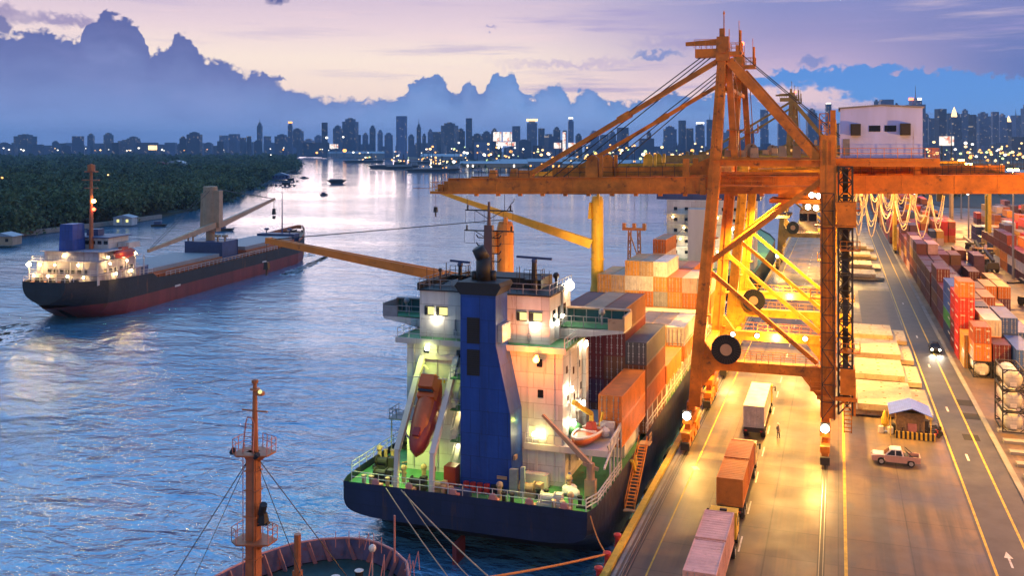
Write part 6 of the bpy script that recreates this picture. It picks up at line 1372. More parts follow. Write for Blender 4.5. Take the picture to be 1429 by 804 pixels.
P_('windows', M['glass'], lambda m: [m.box(-5 + k * 1.5, -4 + k * 1.5, 4.95, 5.02, 6.8, 7.7) for k in range(7)] + [m.box(-5 + k * 1.6, -4 + k * 1.6, 10.45, 10.52, 12.8, 13.6) for k in range(7)] + [m.box(7.78, 7.86, 6.5 + k * 1.7, 7.4 + k * 1.7, 6.8, 7.7) for k in range(6)])
P_('deck_posts', M['white'], lambda m: [m.box(x - .08, x + .08, 3.7, 3.86, 4.4, 9.5) for x in (-8.6, -5.2, -1.8, 1.8, 5.2, 8.6)] + [m.box(8.7, 8.86, y - .08, y + .08, 4.4, 9.5) for y in (6.5, 9.5, 12.5, 15.5, 18.5)])
P_('guard_rail', M['white'], lambda m: (m.rail([(-5.1, -2.8, 5.9), (5.1, -2.8, 5.9), (7.6, 2.6, 5.6), (9.0, 7, 5.3), (9.5, 14, 5.0), (9.6, 24, 4.7)], 1.1, 2.2, .09), m.rail([(9.6, 30, 3.1), (9.6, 95, 3.1)], 1.1, 2.2, .09), m.rail([(-8.7, 3.7, 6.75), (8.7, 3.7, 6.75), (8.8, 19, 6.75)], 1.0, 2, .08), m.rail([(-8.4, 4.3, 9.65), (8.5, 4.3, 9.65), (8.5, 17.8, 9.65)], 1.0, 2, .08)))
P_('stern_gear', M['dark_steel'], lambda m: [m.box(x, x + 1.4, 1.2, 2.4, 5.0, 6.2, .2) for x in (-5, -2, 1.5, 4)])
for k, (x, y, z) in enumerate(((-8.4, 3.4, 8.9), (-6.0, 3.9, 8.7), (-2.2, 3.9, 8.8), (-7.2, 3.5, 6.3), (-3.6, 3.5, 6.3), (1.2, 3.6, 6.3), (5.2, 3.6, 6.2), (3.6, 4.0, 8.9), (8.9, 7.2, 8.9), (8.9, 12.6, 8.8), (9.0, 9.0, 6.3), (9.0, 14.0, 6.3), (-1.6, 5.7, 10.6), (8.9, 6.6, 10.4), (8.9, 15.5, 10.2))):
    P_('deck_light', M['stern_lamp'], lambda m: m.ball((x, y, z), .19 if k else .42, 6))
for (x, y, z, e) in ((-5, 2.8, 8.0, 110), (3, 2.8, 8.0, 90), (9.8, 9, 8.0, 130), (10.0, 15, 8.0, 130), (-2, 2.5, 7.0, 80), (9.8, 12, 10.6, 100)):
    q = Vector((x, y, z)); c_, s_ = math.cos(BH), math.sin(BH); lamp('POINT', (BK[0] + q.x * c_ - q.y * s_, BK[1] + q.x * s_ + q.y * c_, q.z), e, SODW, bulk, .4)
for (p, q, e) in (((-4, -1, 8.6), (-8, -30, -3), 4500), ((3, -1, 8.4), (6, -30, -3), 1300), ((11, 8, 8.6), (40, -20, -3), 1300), ((11, 15, 8.4), (45, -10, -3), 1000), ((11, 12, 6.2), (40, -30, -3), 800)):  # outward spots added to throw golden glints onto the water
    c_, s_ = math.cos(BH), math.sin(BH); W2 = lambda v: (BK[0] + v[0] * c_ - v[1] * s_, BK[1] + v[0] * s_ + v[1] * c_, v[2])
    lamp('SPOT', W2(p), e, SODW if e != 1000 else (1, .4, .25), bulk, .5, W2(q), 150, .3)
# hatches, crane, forecastle
P_('hatch_cover', M['grey'], lambda m: m.box(-7.2, 7.2, 26, 62, 2.6, 5.3, .1)); P_('hatch_cover', M['grey'], lambda m: m.box(-7.0, 7.0, 78, 112, 2.9, 5.6, .1))
P_('hatch_coaming', M['mast_brown'], lambda m: (m.box(-7.8, 7.8, 25.5, 62.4, 2.2, 4.4), m.box(-7.6, 7.6, 77.6, 112.4, 2.4, 4.6), [m.box(8.4, 8.7, 26 + k * 2.4, 26.3 + k * 2.4, 2.4, 3.9) for k in range(36)], m.box(8.3, 8.8, 26, 112, 3.8, 4.0)))
P_('mast_house', M['blue_paint'], lambda m: (m.box(-5.4, 6.4, 65, 74, 2.4, 8.2), m.box(-5.6, 6.6, 74, 74.2, 2.4, 8.3))); P_('mast_house', M['blue_paint'], lambda m: m.box(-7.5, 7.8, 20, 25, 2.4, 6.6))
P_('vent_heads', M['tan'], lambda m: [m.lathe((x, y, 8.2), [(.25, 0), (.25, 1.2), (.9, 1.3), (.9, 1.9), (.2, 2.0)], 10) for (x, y) in ((-5.4, 67), (-3.6, 66.5), (4.2, 66.5), (6.2, 67))])
P_('crane_post', M['tan'], lambda m: (m.tube((0, 70, 8.2), (0, 70, 11.0), 1.3, 14), m.tube((0, 70, 11.0), (0, 70, 24.0), 2.3, 16, 2.0), m.box(-2.6, 2.6, 68.6, 71.4, 10.8, 22, .2), m.box(1.0, 3.4, 68.8, 71, 12, 22.8)))
P_('crane_jib', M['tan'], lambda m: (m.beam((2.2, 71.5, 12.6), (2.6, 108, 18.4), 1.0, 1.7, .6, .8), m.beam((2.2, 68.5, 12.8), (2.8, 33, 9.0), 1.0, 1.7, .6, .8)))
P_('crane_rope', M['dark_steel'], lambda m: [m.tube((s, 70, 23.5), (2.4 + s * .5, 107.5, 18.5), .08, 4) for s in (-.6, .6)] + [m.tube((s, 70, 23.5), (2.8 + s * .5, 33.5, 9.2), .08, 4) for s in (-.6, .6)])
P_('hook_block', M['dark_steel'], lambda m: (m.tube((2.6, 107.5, 15), (2.6, 107.5, 18.3), .1, 5), m.box(2.1, 3.1, 107, 108, 13.2, 15.2, .1), m.box(2.2, 3.0, 107.1, 107.9, 11.8, 12.8)))
P_('forecastle', M['blue_paint'], lambda m: (m.box(-6.6, 6.8, 114, 118.6, 3.2, 6.2), m.lathe((-4, 116, 6.2), [(.2, 0), (.2, 1), (.8, 1.1), (.8, 1.7), (.1, 1.8)], 9), m.lathe((4.4, 116, 6.2), [(.2, 0), (.2, 1), (.8, 1.1), (.8, 1.7), (.1, 1.8)], 9), m.tube((1.2, 117, 6.2), (1.2, 117, 20.5), .28, 8, .12)))
P_('bow_bulwark', M['mast_brown'], lambda m: (m.extr([(9.1, 113, 3.6), (7.2, 122, 4.6), (3.9, 130, 5.6), (.9, 135, 6.4), (.9, 135, 7.6), (3.9, 130, 6.8), (7.2, 122, 5.7), (9.1, 113, 4.6)], (-.15, 0, 0)), m.extr([(-9.1, 113, 3.6), (-7.2, 122, 4.6), (-3.9, 130, 5.6), (-.9, 135, 6.4), (-.9, 135, 7.6), (-3.9, 130, 6.8), (-7.2, 122, 5.7), (-9.1, 113, 4.6)], (.15, 0, 0)), m.extr([(-.9, 134.02, 6.3), (.9, 134.02, 6.3), (.9, 134.02, 7.6), (-.9, 134.02, 7.6)], (0, .12, 0))))
P_('bow_emblem', M['gold'], lambda m: (m.lathe((9.16, 117, 1.2), [(.5, -.0), (1.1, .02), (1.1, .12), (.5, .14)], 16, 'x'), m.box(9.16, 9.3, 116.3, 116.6, -1.1, .4), m.box(9.16, 9.3, 116.7, 117.5, .9, 1.5)))
P_('draught_plates', M['marks'], lambda m: (m.box(9.66, 9.74, 34, 36.6, -.2, .25), m.box(9.66, 9.74, 84, 87, .1, .5)))

# ---------------------------------------------------------------- bow of the ship moored nearest the camera
NB = (-34.0, 48.0, WATER)
nb = empty('moored_ship_bow', NB, 'dark ship bow with a tall orange foremast at the bottom edge of the view', 'ship')
SN = [(38, 9.4, 6.3, -6, .4), (46, 8.6, 6.35, -6, .45), (52, 7.6, 6.4, -6, .5), (56.5, 6.9, 6.4, -5.5, .55), (59.5, 6.1, 6.45, -5, .6), (61.6, 4.9, 6.5, -5, .65), (63.0, 3.2, 6.55, -5, .7), (63.7, 1.5, 6.6, -4.5, .8), (63.95, .2, 6.6, -4, 1)]
u = shell(SN, -7, lambda zd: zd); move(u, NB[0], 0, 0); u.build('hull', M['navy'], nb)
dk_ = deck_sheet(SN, -1.5, .5); move(dk_, NB[0], 0, 0); dk_.build('forecastle_deck', wear_mat('dark_green_deck', (.02, .06, .05), .5, var=.4, scale=1, rust=.15), nb)
def pth(off, z): return [(NB[0] - (hb - off), y, zd + z) for (y, hb, zd, zk, e) in SN] + [(NB[0] + (hb - off), y, zd + z) for (y, hb, zd, zk, e) in reversed(SN)]
o_, i_ = pth(0, -.02), pth(.28, .0)
bwk = MB(); n = len(o_); vs = [(x, y, z + .06) for x, y, z in o_] + [(x, y, z + .06) for x, y, z in i_] + [(x, y, z - 1.5) for x, y, z in i_]
bwk.add(vs, [(i, i + 1, n + i + 1, n + i) for i in range(n - 1)] + [(n + i, n + i + 1, 2 * n + i + 1, 2 * n + i) for i in range(n - 1)])
bwk.build('bulwark', wear_mat('bulwark_paint', (.10, .10, .20), .5, var=.4, scale=.8, rust=.3, rustcol=(.22, .05, .05)), nb)
fr = MB()
P1 = pth(.3, 0); P2 = pth(.95, -1.5)
for i in range(len(P1) - 1):
    L_ = (Vector(P1[i + 1]) - Vector(P1[i])).length
    for k in range(max(1, round(L_ / 1.3))):
        t = k / max(1, round(L_ / 1.3)); a0 = Vector(P1[i]).lerp(Vector(P1[i + 1]), t); a1 = Vector(P2[i]).lerp(Vector(P2[i + 1]), t); fr.beam(a0, a1, .1, .3)
fr.build('bulwark_stays', wear_mat('stay_paint', (.30, .13, .14), .5, var=.3, scale=1, rust=.2), nb)
rc = MB(); rc.wire(pth(.14, .07), .09, 6); rc.build('rail_cap', M['pink_pipe'], nb)
MX, MY = -34.0, 49.8
fmst = MB(); fmst.beam((MX, MY, 3.2), (MX, MY, 16.4), .8, .66, .7, .56); [fmst.box(MX - .44, MX + .44, MY - .38, MY + .38, z, z + .06) for z in (8.2, 9.8, 12.4, 14.0, 15.2)]; fmst.tube((MX + .3, MY - .4, 5), (MX + .28, MY - .35, 16), .05, 5); fm_o = fmst.build('foremast', M['mast_brown'], nb)
for z, rr, sx in ((16.3, 1.02, 0), (10.9, 1.1, .2)):
    a = MB(); a.extr([(MX - rr, MY - .7, z), (MX - .5, MY - 1.1, z), (MX + rr * 1.25, MY - .5, z), (MX + rr * 1.25, MY + .5, z), (MX, MY + 1.0, z), (MX - rr, MY + .5, z)], (0, 0, .1)); a.extr([(MX - .45, MY - .5, z), (MX + rr, MY, z), (MX - .2, MY, z - 1.0)], (0, .3, 0)); po = a.build('mast_platform', M['mast_brown'], fm_o)
    a = MB(); a.rail([(MX - rr, MY + .5, z + .1), (MX - rr, MY - .7, z + .1), (MX - .5, MY - 1.1, z + .1)], .85, .5, .035); a.rail([(MX + rr * 1.25, MY - .5, z + .1), (MX + rr * 1.25, MY + .5, z + .1), (MX, MY + 1, z + .1)], .85, .5, .035); a.build('guard_rail', M['pink_pipe'], po)
a = MB(); a.tube((MX + .1, MY, 16.4), (MX + .1, MY, 20.3), .22, 10, .13); a.beam((MX - .8, MY, 18.9), (MX + 1.0, MY, 18.9), .1, .08); a.lathe((MX + .1, MY, 20.2), [(.3, 0), (.3, .08), (.12, .1), (.12, .35), (.2, .4), (.2, .6), (.05, .65)], 10); a.beam((MX + .1, MY, 20.0), (MX + .7, MY, 20.0), .3, .25); a.build('topmast', M['mast_brown'], fm_o)
a = MB(); a.ball((MX + .6, MY - .2, 20.15), .13, 6); a.build('mast_light', M['lit_window'], fm_o)
a = MB(); a.tube((MX - .5, MY - .4, 16.4), (MX - .35, MY - .3, 18.2), .04, 5); a.tube((MX + .25, MY - .4, 16.4), (MX + .25, MY - .3, 18.2), .04, 5); a.wire([(MX - .35, MY - .3, 18.2), (MX - .2, MY - .35, 18.55), (MX + .1, MY - .35, 18.55), (MX + .25, MY - .3, 18.2)], .04, 5)
for q in range(7): a.beam((MX - .5, MY - .38, 16.6 + q * .26), (MX + .25, MY - .38, 16.6 + q * .26), .03, .03)
for q in range(36): a.beam((MX - .62, MY - .2, 5.4 + q * .3), (MX - .45, MY - .45, 5.4 + q * .3), .03, .03)
a.tube((MX - .62, MY - .2, 5.2), (MX - .62, MY - .2, 16), .03, 5); a.build('ladder', M['pink_pipe'], fm_o)
a = MB(); a.box(MX + .45, MX + .95, MY - .25, MY + .25, 12.1, 12.7, .08); a.tube((MX + .6, MY, 12.6), (MX + .85, MY - .2, 13.3), .24, 8); a.beam((MX + .3, MY, 11.9), (MX + 1.1, MY, 12.1), .3, .12); a.tube((MX - 1.3, MY - .4, 16.3), (MX - 1.0, MY - .6, 16.6), .16, 6); a.tube((MX + .5, MY - .6, 16.25), (MX + .8, MY - .7, 16.5), .16, 6); a.build('horn_and_lamps', M['black'], fm_o)
a = MB()
for (x, y, zt_) in ((-40.6, 52.5, 15.8), (-39.8, 47.0, 15.8), (-28.6, 54.0, 15.9), (-26.8, 47, 15.5)): a.tube((MX + (.4 if x > MX else -.4), MY, zt_), (x, y, 6.2), .028, 4)
a.build('stay_rope', M['dark_steel'], fm_o)
def npart(name, mat, f): mb = MB(); f(mb); return mb.build(name, mat, nb)
npart('vent_post', M['mast_brown'], lambda m: (m.tube((-36.6, 59.0, 4.9), (-36.6, 59.0, 8.6), .25, 8), m.box(-36.9, -36.3, 58.8, 59.2, 4.9, 6.0)))
for (x, y, h_, r_) in ((-33.3, 58.6, 1.25, .35), (-32.2, 60.0, 1.25, .35), (-31.0, 57.6, 1.1, .28), (-29.3, 59.2, 1.2, .38), (-29.2, 57.4, 1.15, .38), (-34.6, 57.2, 1.2, .3)):
    b = MB(); b.lathe((x, y, 4.95), [(r_, 0), (r_ * .8, .1), (r_ * .8, h_ - .1), (r_, h_ - .05), (r_, h_)], 12); bo = b.build('mooring_bitts', M['black'], nb)
    c = MB(); c.lathe((x, y, 4.95 + h_), [(r_ * .95, 0), (r_ * .95, .03), (.02, .04)], 12); c.build('bitt_cap', M['cream'], bo)
npart('windlass', M['mast_brown'], lambda m: (m.box(-29.0, -27.9, 55.5, 56.6, 4.9, 6.2, .1), m.lathe((-36.5, 53.5, 5.6), [(.2, 0), (.7, .05), (.4, .1), (.4, 1.3), (.7, 1.35), (.2, 1.4)], 12, 'x')))
npart('signal_stays', M['pink_pipe'], lambda m: [m.path([(x - .25, y - .6, 5.0), (x, y, 7.9), (x + .25, y - .6, 5.0)], .05, .05) for (x, y) in ((-30.9, 59.6), (-29.9, 59.4))] + [m.path([(x - .15, y, 6.5), (x + .1, y + .2, 7.7), (x + .3, y, 6.5)], .04, .04) for (x, y) in ((-28.6, 60.3), (-27.9, 59.4), (-33.0, 62.6), (-28.2, 60.9))] + [m.tube((x, y, 6.4), (x, y, 7.6), .03, 4) for (x, y) in ((-35.5, 62.5), (-34.6, 62.9), (-33.8, 63), (-32.6, 63), (-31.8, 62.7))] + [m.tube((-30.2, 61.6, 6.4), (-30.2, 61.6, 9.8), .07, 6)])
npart('searchlight', M['cream'], lambda m: (m.ball((-31.4, 60.5, 7.7), .28, 7), m.tube((-31.4, 60.5, 5), (-31.4, 60.5, 7.4), .05, 5)))

nb.location.z -= 1.2; fm_o.location.z += 1.2
# ---------------------------------------------------------------- mooring ropes
def rope(p, q, sag, r, m, label, n=18):
    p, q = Vector(p), Vector(q); a = MB(); a.wire([p.lerp(q, k / n) - Vector((0, 0, sag * 4 * (k / n) * (1 - k / n))) for k in range(n + 1)], r, 6)
    tag(a.build('mooring_rope', M[m], loc=p), label, 'rope', 'mooring ropes of the moored ships')
rope((-40.8, 81.4, 2.6), (-18.55, 58.2, .5), .6, .05, 'rope', 'leftmost pale mooring rope slanting down from the navy stern')
rope((-39.2, 81.4, 2.6), (-18.55, 64.2, .5), .5, .065, 'rope', 'middle mooring rope running from the navy stern down to the quay')
rope((-38.9, 81.4, 2.5), (-18.6, 63.8, .5), 1.9, .045, 'rope', 'slack mooring rope hanging beside the middle one under the stern')
rope((-27.4, 59.0, 5.0), (-18.55, 78.5, .6), .25, .09, 'rope_orange', 'orange mooring rope stretched across the water from the near bow to the quay')
rope((-20.8, 81.6, 2.4), (-18.6, 78.6, .6), .5, .06, 'rope_orange', 'orange rope hanging from the stern corner to the quay bollard')
# gangway
gw = empty('gangway', (-19.6, 98, 0), 'orange lit accommodation ladder hanging between ship side and quay', 'gangway')
a = MB(); p0, p1 = Vector((-20.0, 101.5, 2.9)), Vector((-19.4, 91.5, -.6))
for s in (-.45, .45): a.beam(p0 + Vector((s, 0, 0)), p1 + Vector((s, 0, 0)), .08, .2); a.beam(p0 + Vector((s, 0, 1.0)), p1 + Vector((s, 0, 1.0)), .05, .05)
for k in range(9): c = p0.lerp(p1, k / 8); [a.beam(c + Vector((s, 0, 0)), c + Vector((s, 0, 1.0)), .05, .05) for s in (-.45, .45)]
a.build('side_frame', M['ship_orange'], gw)
a = MB()
for k in range(20): c = p0.lerp(p1, (k + .5) / 20); a.box(c.x - .4, c.x + .4, c.y - .13, c.y + .13, c.z, c.z + .04)
a.build('treads', M['ship_orange'], gw)
a = MB(); a.box(-20.5, -19.3, 101.5, 103.0, 2.85, 2.95); a.rail([(-19.35, 101.6, 2.95), (-19.35, 103, 2.95)], 1.0, .7, .05); a.box(-19.9, -17.9, 91.0, 91.6, -.5, -.38); a.build('landing', M['tan'], gw)
a = MB(); a.wire([(-20.3, 97, 2.6), (-20.1, 97.4, 1.6), (-20.3, 97.8, .8), (-20.1, 98.2, 1.8), (-20.3, 98.4, 2.7)], .22, 6); tag(a.build('cargo_net', M['yellow'], loc=(-20.2, 97.7, 1.5)), 'bunched yellow net hanging at the ship side above the gangway', 'net')
# ---------------------------------------------------------------- left bank: woods, trees, houses
def inside_left(x, y):
    """left bank: land lies left of the shoreline"""
    for (x0, y0), (x1, y1) in zip(LEFTB[:-3], LEFTB[1:-2]):
        if y0 <= y < y1: return x < x0 + (x1 - x0) * (y - y0) / (y1 - y0) - 1 + 7 * math.sin(y * .11) * math.sin(y * .037)
    return False
def foliage_mat(name, c0, c1):
    m, nt, b = node_mat(name); N = nt.nodes; L = nt.links
    tc = N.new('ShaderNodeTexCoord'); n = N.new('ShaderNodeTexNoise'); n.inputs['Scale'].default_value = 0.22; n.inputs['Detail'].default_value = 4; L.new(tc.outputs['Object'], n.inputs['Vector'])
    n0 = N.new('ShaderNodeTexNoise'); n0.inputs['Scale'].default_value = 0.035; n0.inputs['Detail'].default_value = 3; L.new(tc.outputs['Object'], n0.inputs['Vector'])
    ma = N.new('ShaderNodeMath'); ma.operation = 'ADD'; L.new(n.outputs[0], ma.inputs[0]); L.new(n0.outputs[0], ma.inputs[1]); mh = N.new('ShaderNodeMath'); mh.operation = 'MULTIPLY'; mh.inputs[1].default_value = .5; L.new(ma.outputs[0], mh.inputs[0])
    r = N.new('ShaderNodeValToRGB'); r.color_ramp.elements[0].position = .40; r.color_ramp.elements[0].color = (*c0, 1); r.color_ramp.elements[1].position = .60; r.color_ramp.elements[1].color = (*c1, 1)
    L.new(mh.outputs[0], r.inputs[0]); L.new(r.outputs[0], b.inputs['Base Color']); b.inputs['Roughness'].default_value = .8; b.inputs['Specular IOR Level'].default_value = .1
    return m
M['leaf'] = foliage_mat('foliage', (0.035, 0.060, 0.028), (0.10, 0.13, 0.05)); M['leaf2'] = foliage_mat('foliage_far', (0.032, 0.060, 0.036), (0.135, 0.175, 0.075))
M['bark'] = plain('bark', (0.07, 0.055, 0.04), 0.9)
def leaf_clumps(centres, radii, per, size, flat=.75):
    """many small leaf-sheet quads spread through lumpy crowns"""
    P = []
    for c, r, n in zip(centres, radii, per):
        k = max(3, int(n / 9)); lob = RNG.normal(0, .42, (k, 3)) * r; lob[:, 2] *= flat
        idx = RNG.integers(0, k, n); P.append(np.array(c) + lob[idx] + RNG.normal(0, .26, (n, 3)) * r * np.array([1, 1, flat]))
    P = np.concatenate(P); n = len(P)
    a = RNG.normal(0, 1, (n, 3)); a /= np.linalg.norm(a, axis=1)[:, None]; b = RNG.normal(0, 1, (n, 3)); b -= a * (a * b).sum(1)[:, None]; b /= np.linalg.norm(b, axis=1)[:, None]
    s = np.repeat(np.array(size), per)[:, None] * RNG.uniform(.5, 1.25, (n, 1)) if hasattr(size, '__len__') else size * RNG.uniform(.5, 1.25, (n, 1))
    V = np.stack([P - a * s - b * s * .6, P + a * s - b * s * .6, P + a * s * .6 + b * s, P - a * s * .6 + b * s], 1).reshape(-1, 3)
    return V
def quad_mesh(name, V, mat):
    n = len(V) // 4; me = bpy.data.meshes.new(name); me.vertices.add(len(V)); me.vertices.foreach_set('co', V.astype(np.float32).ravel()); me.loops.add(4 * n); me.loops.foreach_set('vertex_index', np.arange(4 * n, dtype=np.int32))
    me.polygons.add(n); me.polygons.foreach_set('loop_start', np.arange(0, 4 * n, 4, dtype=np.int32)); me.polygons.foreach_set('loop_total', np.full(n, 4, dtype=np.int32)); me.materials.append(mat); me.update(); me.validate(); return me
cen, rad, per, siz = [], [], [], []
tries = 0
while len(cen) < 5200 and tries < 60000:
    tries += 1
    d = 300 * (3600 / 300) ** RNG.random(); px = RNG.uniform(-60, 432); u = (px - CPX) / CF; x, y = d * (u * CA - SA), d * (u * SA + CA)
    if not inside_left(x, y): continue
    clear = math.sin(x * .021 + 1.3) * math.sin(y * .017 + x * .006)
    if clear > .55: continue
    r = RNG.choice([2.2, 3.2, 4.5, 6.5, 7.5]) * RNG.uniform(.8, 1.2) * (1 + d / 4000); h = (RNG.uniform(2.0, 7.5) + 3.5 * math.sin(x * .013) * math.sin(y * .019)) * (1 + d / 6000)
    cen.append((x, y, -2.3 + h)); rad.append(r); per.append(int(np.clip(95000 / d, 26, 220) * (r / 4.5 / (1 + d / 4000)) ** .8) + 8); siz.append(.34 + d * .00085)
me = quad_mesh('riverbank_woods', leaf_clumps(cen, rad, per, siz), M['leaf2'])
o = bpy.data.objects.new('riverbank_woods', me); COL.objects.link(o); tag(o, 'dark green woods covering the far river bank', 'woods', None, 'stuff')
k = 0
def tree(x, y, h, label):
    t = empty('tree', (x, y, -2.3), label, 'tree', 'trees along the river bank')
    tr = MB(); top = (x + RNG.uniform(-.6, .6), y, -2.3 + h * .62); tr.tube((x, y, -2.6), top, .32, 7, .16)
    cs, rs, ps = [], [], []
    for q in range(6):
        a = q * 1.05 + RNG.uniform(0, .5); e = (x + math.cos(a) * h * .26, y + math.sin(a) * h * .26, -2.3 + h * RNG.uniform(.55, .85)); b0 = Vector((x, y, -2.3)).lerp(Vector(top), RNG.uniform(.55, .95)); tr.tube(b0, e, .13, 5, .05); cs.append(e); rs.append(h * .17); ps.append(70)
    cs.append((x, y, -2.3 + h * .8)); rs.append(h * .22); ps.append(120)
    tr.build('trunk', M['bark'], t)
    V = leaf_clumps(cs, rs, ps, .5) - np.array([x, y, -2.3]); me = quad_mesh('crown', V, M['leaf']); c = bpy.data.objects.new('crown', me); COL.objects.link(c); c.parent = t
bank_tree = [(-342, 305), (-349, 318), (-352, 332), (-344, 322), (-350, 346), (-356, 356), (-353, 372), (-362, 388), (-372, 415), (-366, 436), (-386, 470), (-402, 512), (-356, 300), (-365, 330), (-372, 362)]
for i, (x, y) in enumerate(bank_tree): tree(x - 4, y, RNG.uniform(8, 13), f'broad leafy tree at the edge of the left bank, {ORD[i]} from its left end')
def house(px, d, w, dp, h, roof, wall, label, lit=False, rz=0.0, dome=False):
    p = bearing(px, d); ht = empty('riverside_house', (p.x, p.y, -2.3), label, 'house', 'houses on the left river bank')
    a = rz + YAW; c, s = math.cos(a), math.sin(a)
    def loc(m): m.v = [(p.x + x * c - y * s, p.y + x * s + y * c, -2.3 + z) for x, y, z in m.v]; return m
    m = MB(); m.box(-w / 2, w / 2, -dp / 2, dp / 2, -.3, h); loc(m).build('wall', M[wall], ht)
    m = MB()
    if dome: m.extr([(-w / 2 + w * q / 10, -dp / 2 - .4, h + .02 + w * .16 * math.sin(PI * q / 10)) for q in range(11)], (0, dp + .8, 0))
    else: m.extr([(-w / 2 - .6, -dp / 2 - .5, h + .02), (w / 2 + .6, -dp / 2 - .5, h + .02), (w / 2 - w * .08, -dp / 2 - .5, h + .5), (0, -dp / 2 - .5, h + w * .16), (-w / 2 + w * .08, -dp / 2 - .5, h + .5)], (0, dp + 1, 0))
    loc(m).build('roof', M[roof], ht)
    for q in range(max(1, int(w / 4))): m = MB(); x = -w / 2 + (q + .5) * w / max(1, int(w / 4)); m.box(x - .6, x + .6, -dp / 2 - .06, -dp / 2 + .02, h * .35, h * .75); loc(m).build('window', M['lit_window'] if lit else M['glass'], ht)
M['roof_blue'] = plain('blue_tin_roof', (.10, .20, .32), .5); M['roof_red'] = plain('red_tile_roof', (.22, .06, .05), .7); M['roof_grey'] = plain('grey_tin_roof', (.30, .33, .38), .5)
for args in ((150, 560, 26, 12, 4.5, 'roof_blue', 'grey', 'long blue roofed shed among the trees of the left bank'), (158, 660, 30, 14, 4.5, 'roof_blue', 'cream', 'larger blue roofed shed behind the first blue one'), (26, 780, 16, 10, 4, 'roof_grey', 'white', 'pale roofed house deep in the trees at the far left'), (175, 470, 9, 7, 3.4, 'roof_grey', 'white', 'white house with lit windows at the water edge', True),
   (200, 620, 14, 9, 4, 'roof_grey', 'cream', 'grey roofed house between the blue sheds and the river'), (226, 1550, 44, 20, 10, 'roof_red', 'tan', 'wide red roofed hall among the trees'), (247, 1700, 38, 24, 11, 'roof_grey', 'grey', 'arched pale blue hall beside the red roofed one', False, 0.0, True), (262, 1500, 9, 9, 13, 'roof_grey', 'white', 'narrow white tower house right of the arched hall'), (334, 1300, 18, 12, 7, 'roof_grey', 'tan', 'tan house near the river bend on the left bank'), (392, 1180, 20, 10, 5, 'roof_blue', 'blue_paint', 'blue roofed riverside shed near the far jetties'),
   (290, 800, 16, 10, 4.5, 'roof_blue', 'grey', 'small blue shed just behind the crane of the bulk carrier'), (8, 372, 9, 7, 3.2, 'roof_grey', 'tan', 'small grey roofed hut at the left edge of the bank')): house(*args)
# jetties, embankment
for (px, d, L_, lb_2) in ((402, 985, 34, 'nearest dark jetty reaching out from the left bank'), (408, 1120, 30, 'second dark jetty from the left bank'), (412, 1500, 40, 'farthest dark jetty at the river bend')):
    p = bearing(px, d); j = MB(); j.box(p.x - L_ * .75, p.x + L_ * .25, p.y - 2, p.y + 2, WATER + .8, WATER + 1.4)
    for q in range(7): x = p.x - L_ * .75 + L_ * q / 6.2; j.box(x - .25, x + .25, p.y - 1.8, p.y + 1.8, -7, WATER + .9)
    j.box(p.x - L_ * .2, p.x + L_ * .05, p.y - 1.5, p.y + 1.5, WATER + 1.4, WATER + 4); tag(j.build('jetty', M['dark_steel'], loc=(p.x, p.y, WATER)), lb_2, 'jetty', 'jetties on the left bank')
e = MB(); e.path([(-340, 318, -2.2), (-341, 345, -2.2), (-345, 380, -2.2), (-354, 431, -2.2)], 1.2, 2.2); tag(e.build('embankment_wall', M['concrete'], loc=(-345, 380, -2.2)), 'low grey embankment wall along the left bank', 'wall')

# ---------------------------------------------------------------- skyline
def tower_mat():
    m, nt, b = node_mat('tower_facade'); N = nt.nodes; L = nt.links
    oi = N.new('ShaderNodeObjectInfo'); tc = N.new('ShaderNodeTexCoord')
    sp_ = N.new('ShaderNodeSeparateXYZ'); L.new(tc.outputs['Object'], sp_.inputs[0])
    ad = N.new('ShaderNodeMath'); ad.operation = 'ADD'; L.new(sp_.outputs[0], ad.inputs[0]); L.new(sp_.outputs[1], ad.inputs[1])
    cb = N.new('ShaderNodeCombineXYZ'); L.new(ad.outputs[0], cb.inputs[0]); L.new(sp_.outputs[2], cb.inputs[1])
    br = N.new('ShaderNodeTexBrick'); br.offset = 0; br.inputs['Scale'].default_value = 1; br.inputs['Brick Width'].default_value = 5.0; br.inputs['Row Height'].default_value = 4.0; br.inputs['Mortar Size'].default_value = .9; br.inputs['Color1'].default_value = (0, 0, 0, 1); br.inputs['Color2'].default_value = (1, 1, 1, 1); br.inputs['Mortar'].default_value = (0, 0, 0, 1); br.inputs['Bias'].default_value = 0
    L.new(cb.outputs[0], br.inputs['Vector'])
    mf = N.new('ShaderNodeMixRGB'); L.new(br.outputs['Fac'], mf.inputs[0]); mf.inputs[1].default_value = (.045, .06, .09, 1); L.new(oi.outputs['Color'], mf.inputs[2]); L.new(mf.outputs[0], b.inputs['Base Color'])
    gt = N.new('ShaderNodeMath'); gt.operation = 'GREATER_THAN'; gt.inputs[1].default_value = .955; L.new(br.outputs['Color'], gt.inputs[0])
    b.inputs['Emission Color'].default_value = (1, .72, .4, 1)
    em = N.new('ShaderNodeMath'); em.operation = 'MULTIPLY'; em.inputs[1].default_value = .7; L.new(gt.outputs[0], em.inputs[0]); L.new(em.outputs[0], b.inputs['Emission Strength']); b.inputs['Roughness'].default_value = .5
    m.cycles.emission_sampling = 'NONE'; return m
M['tower'] = tower_mat()
GS = 'towers of the far skyline'
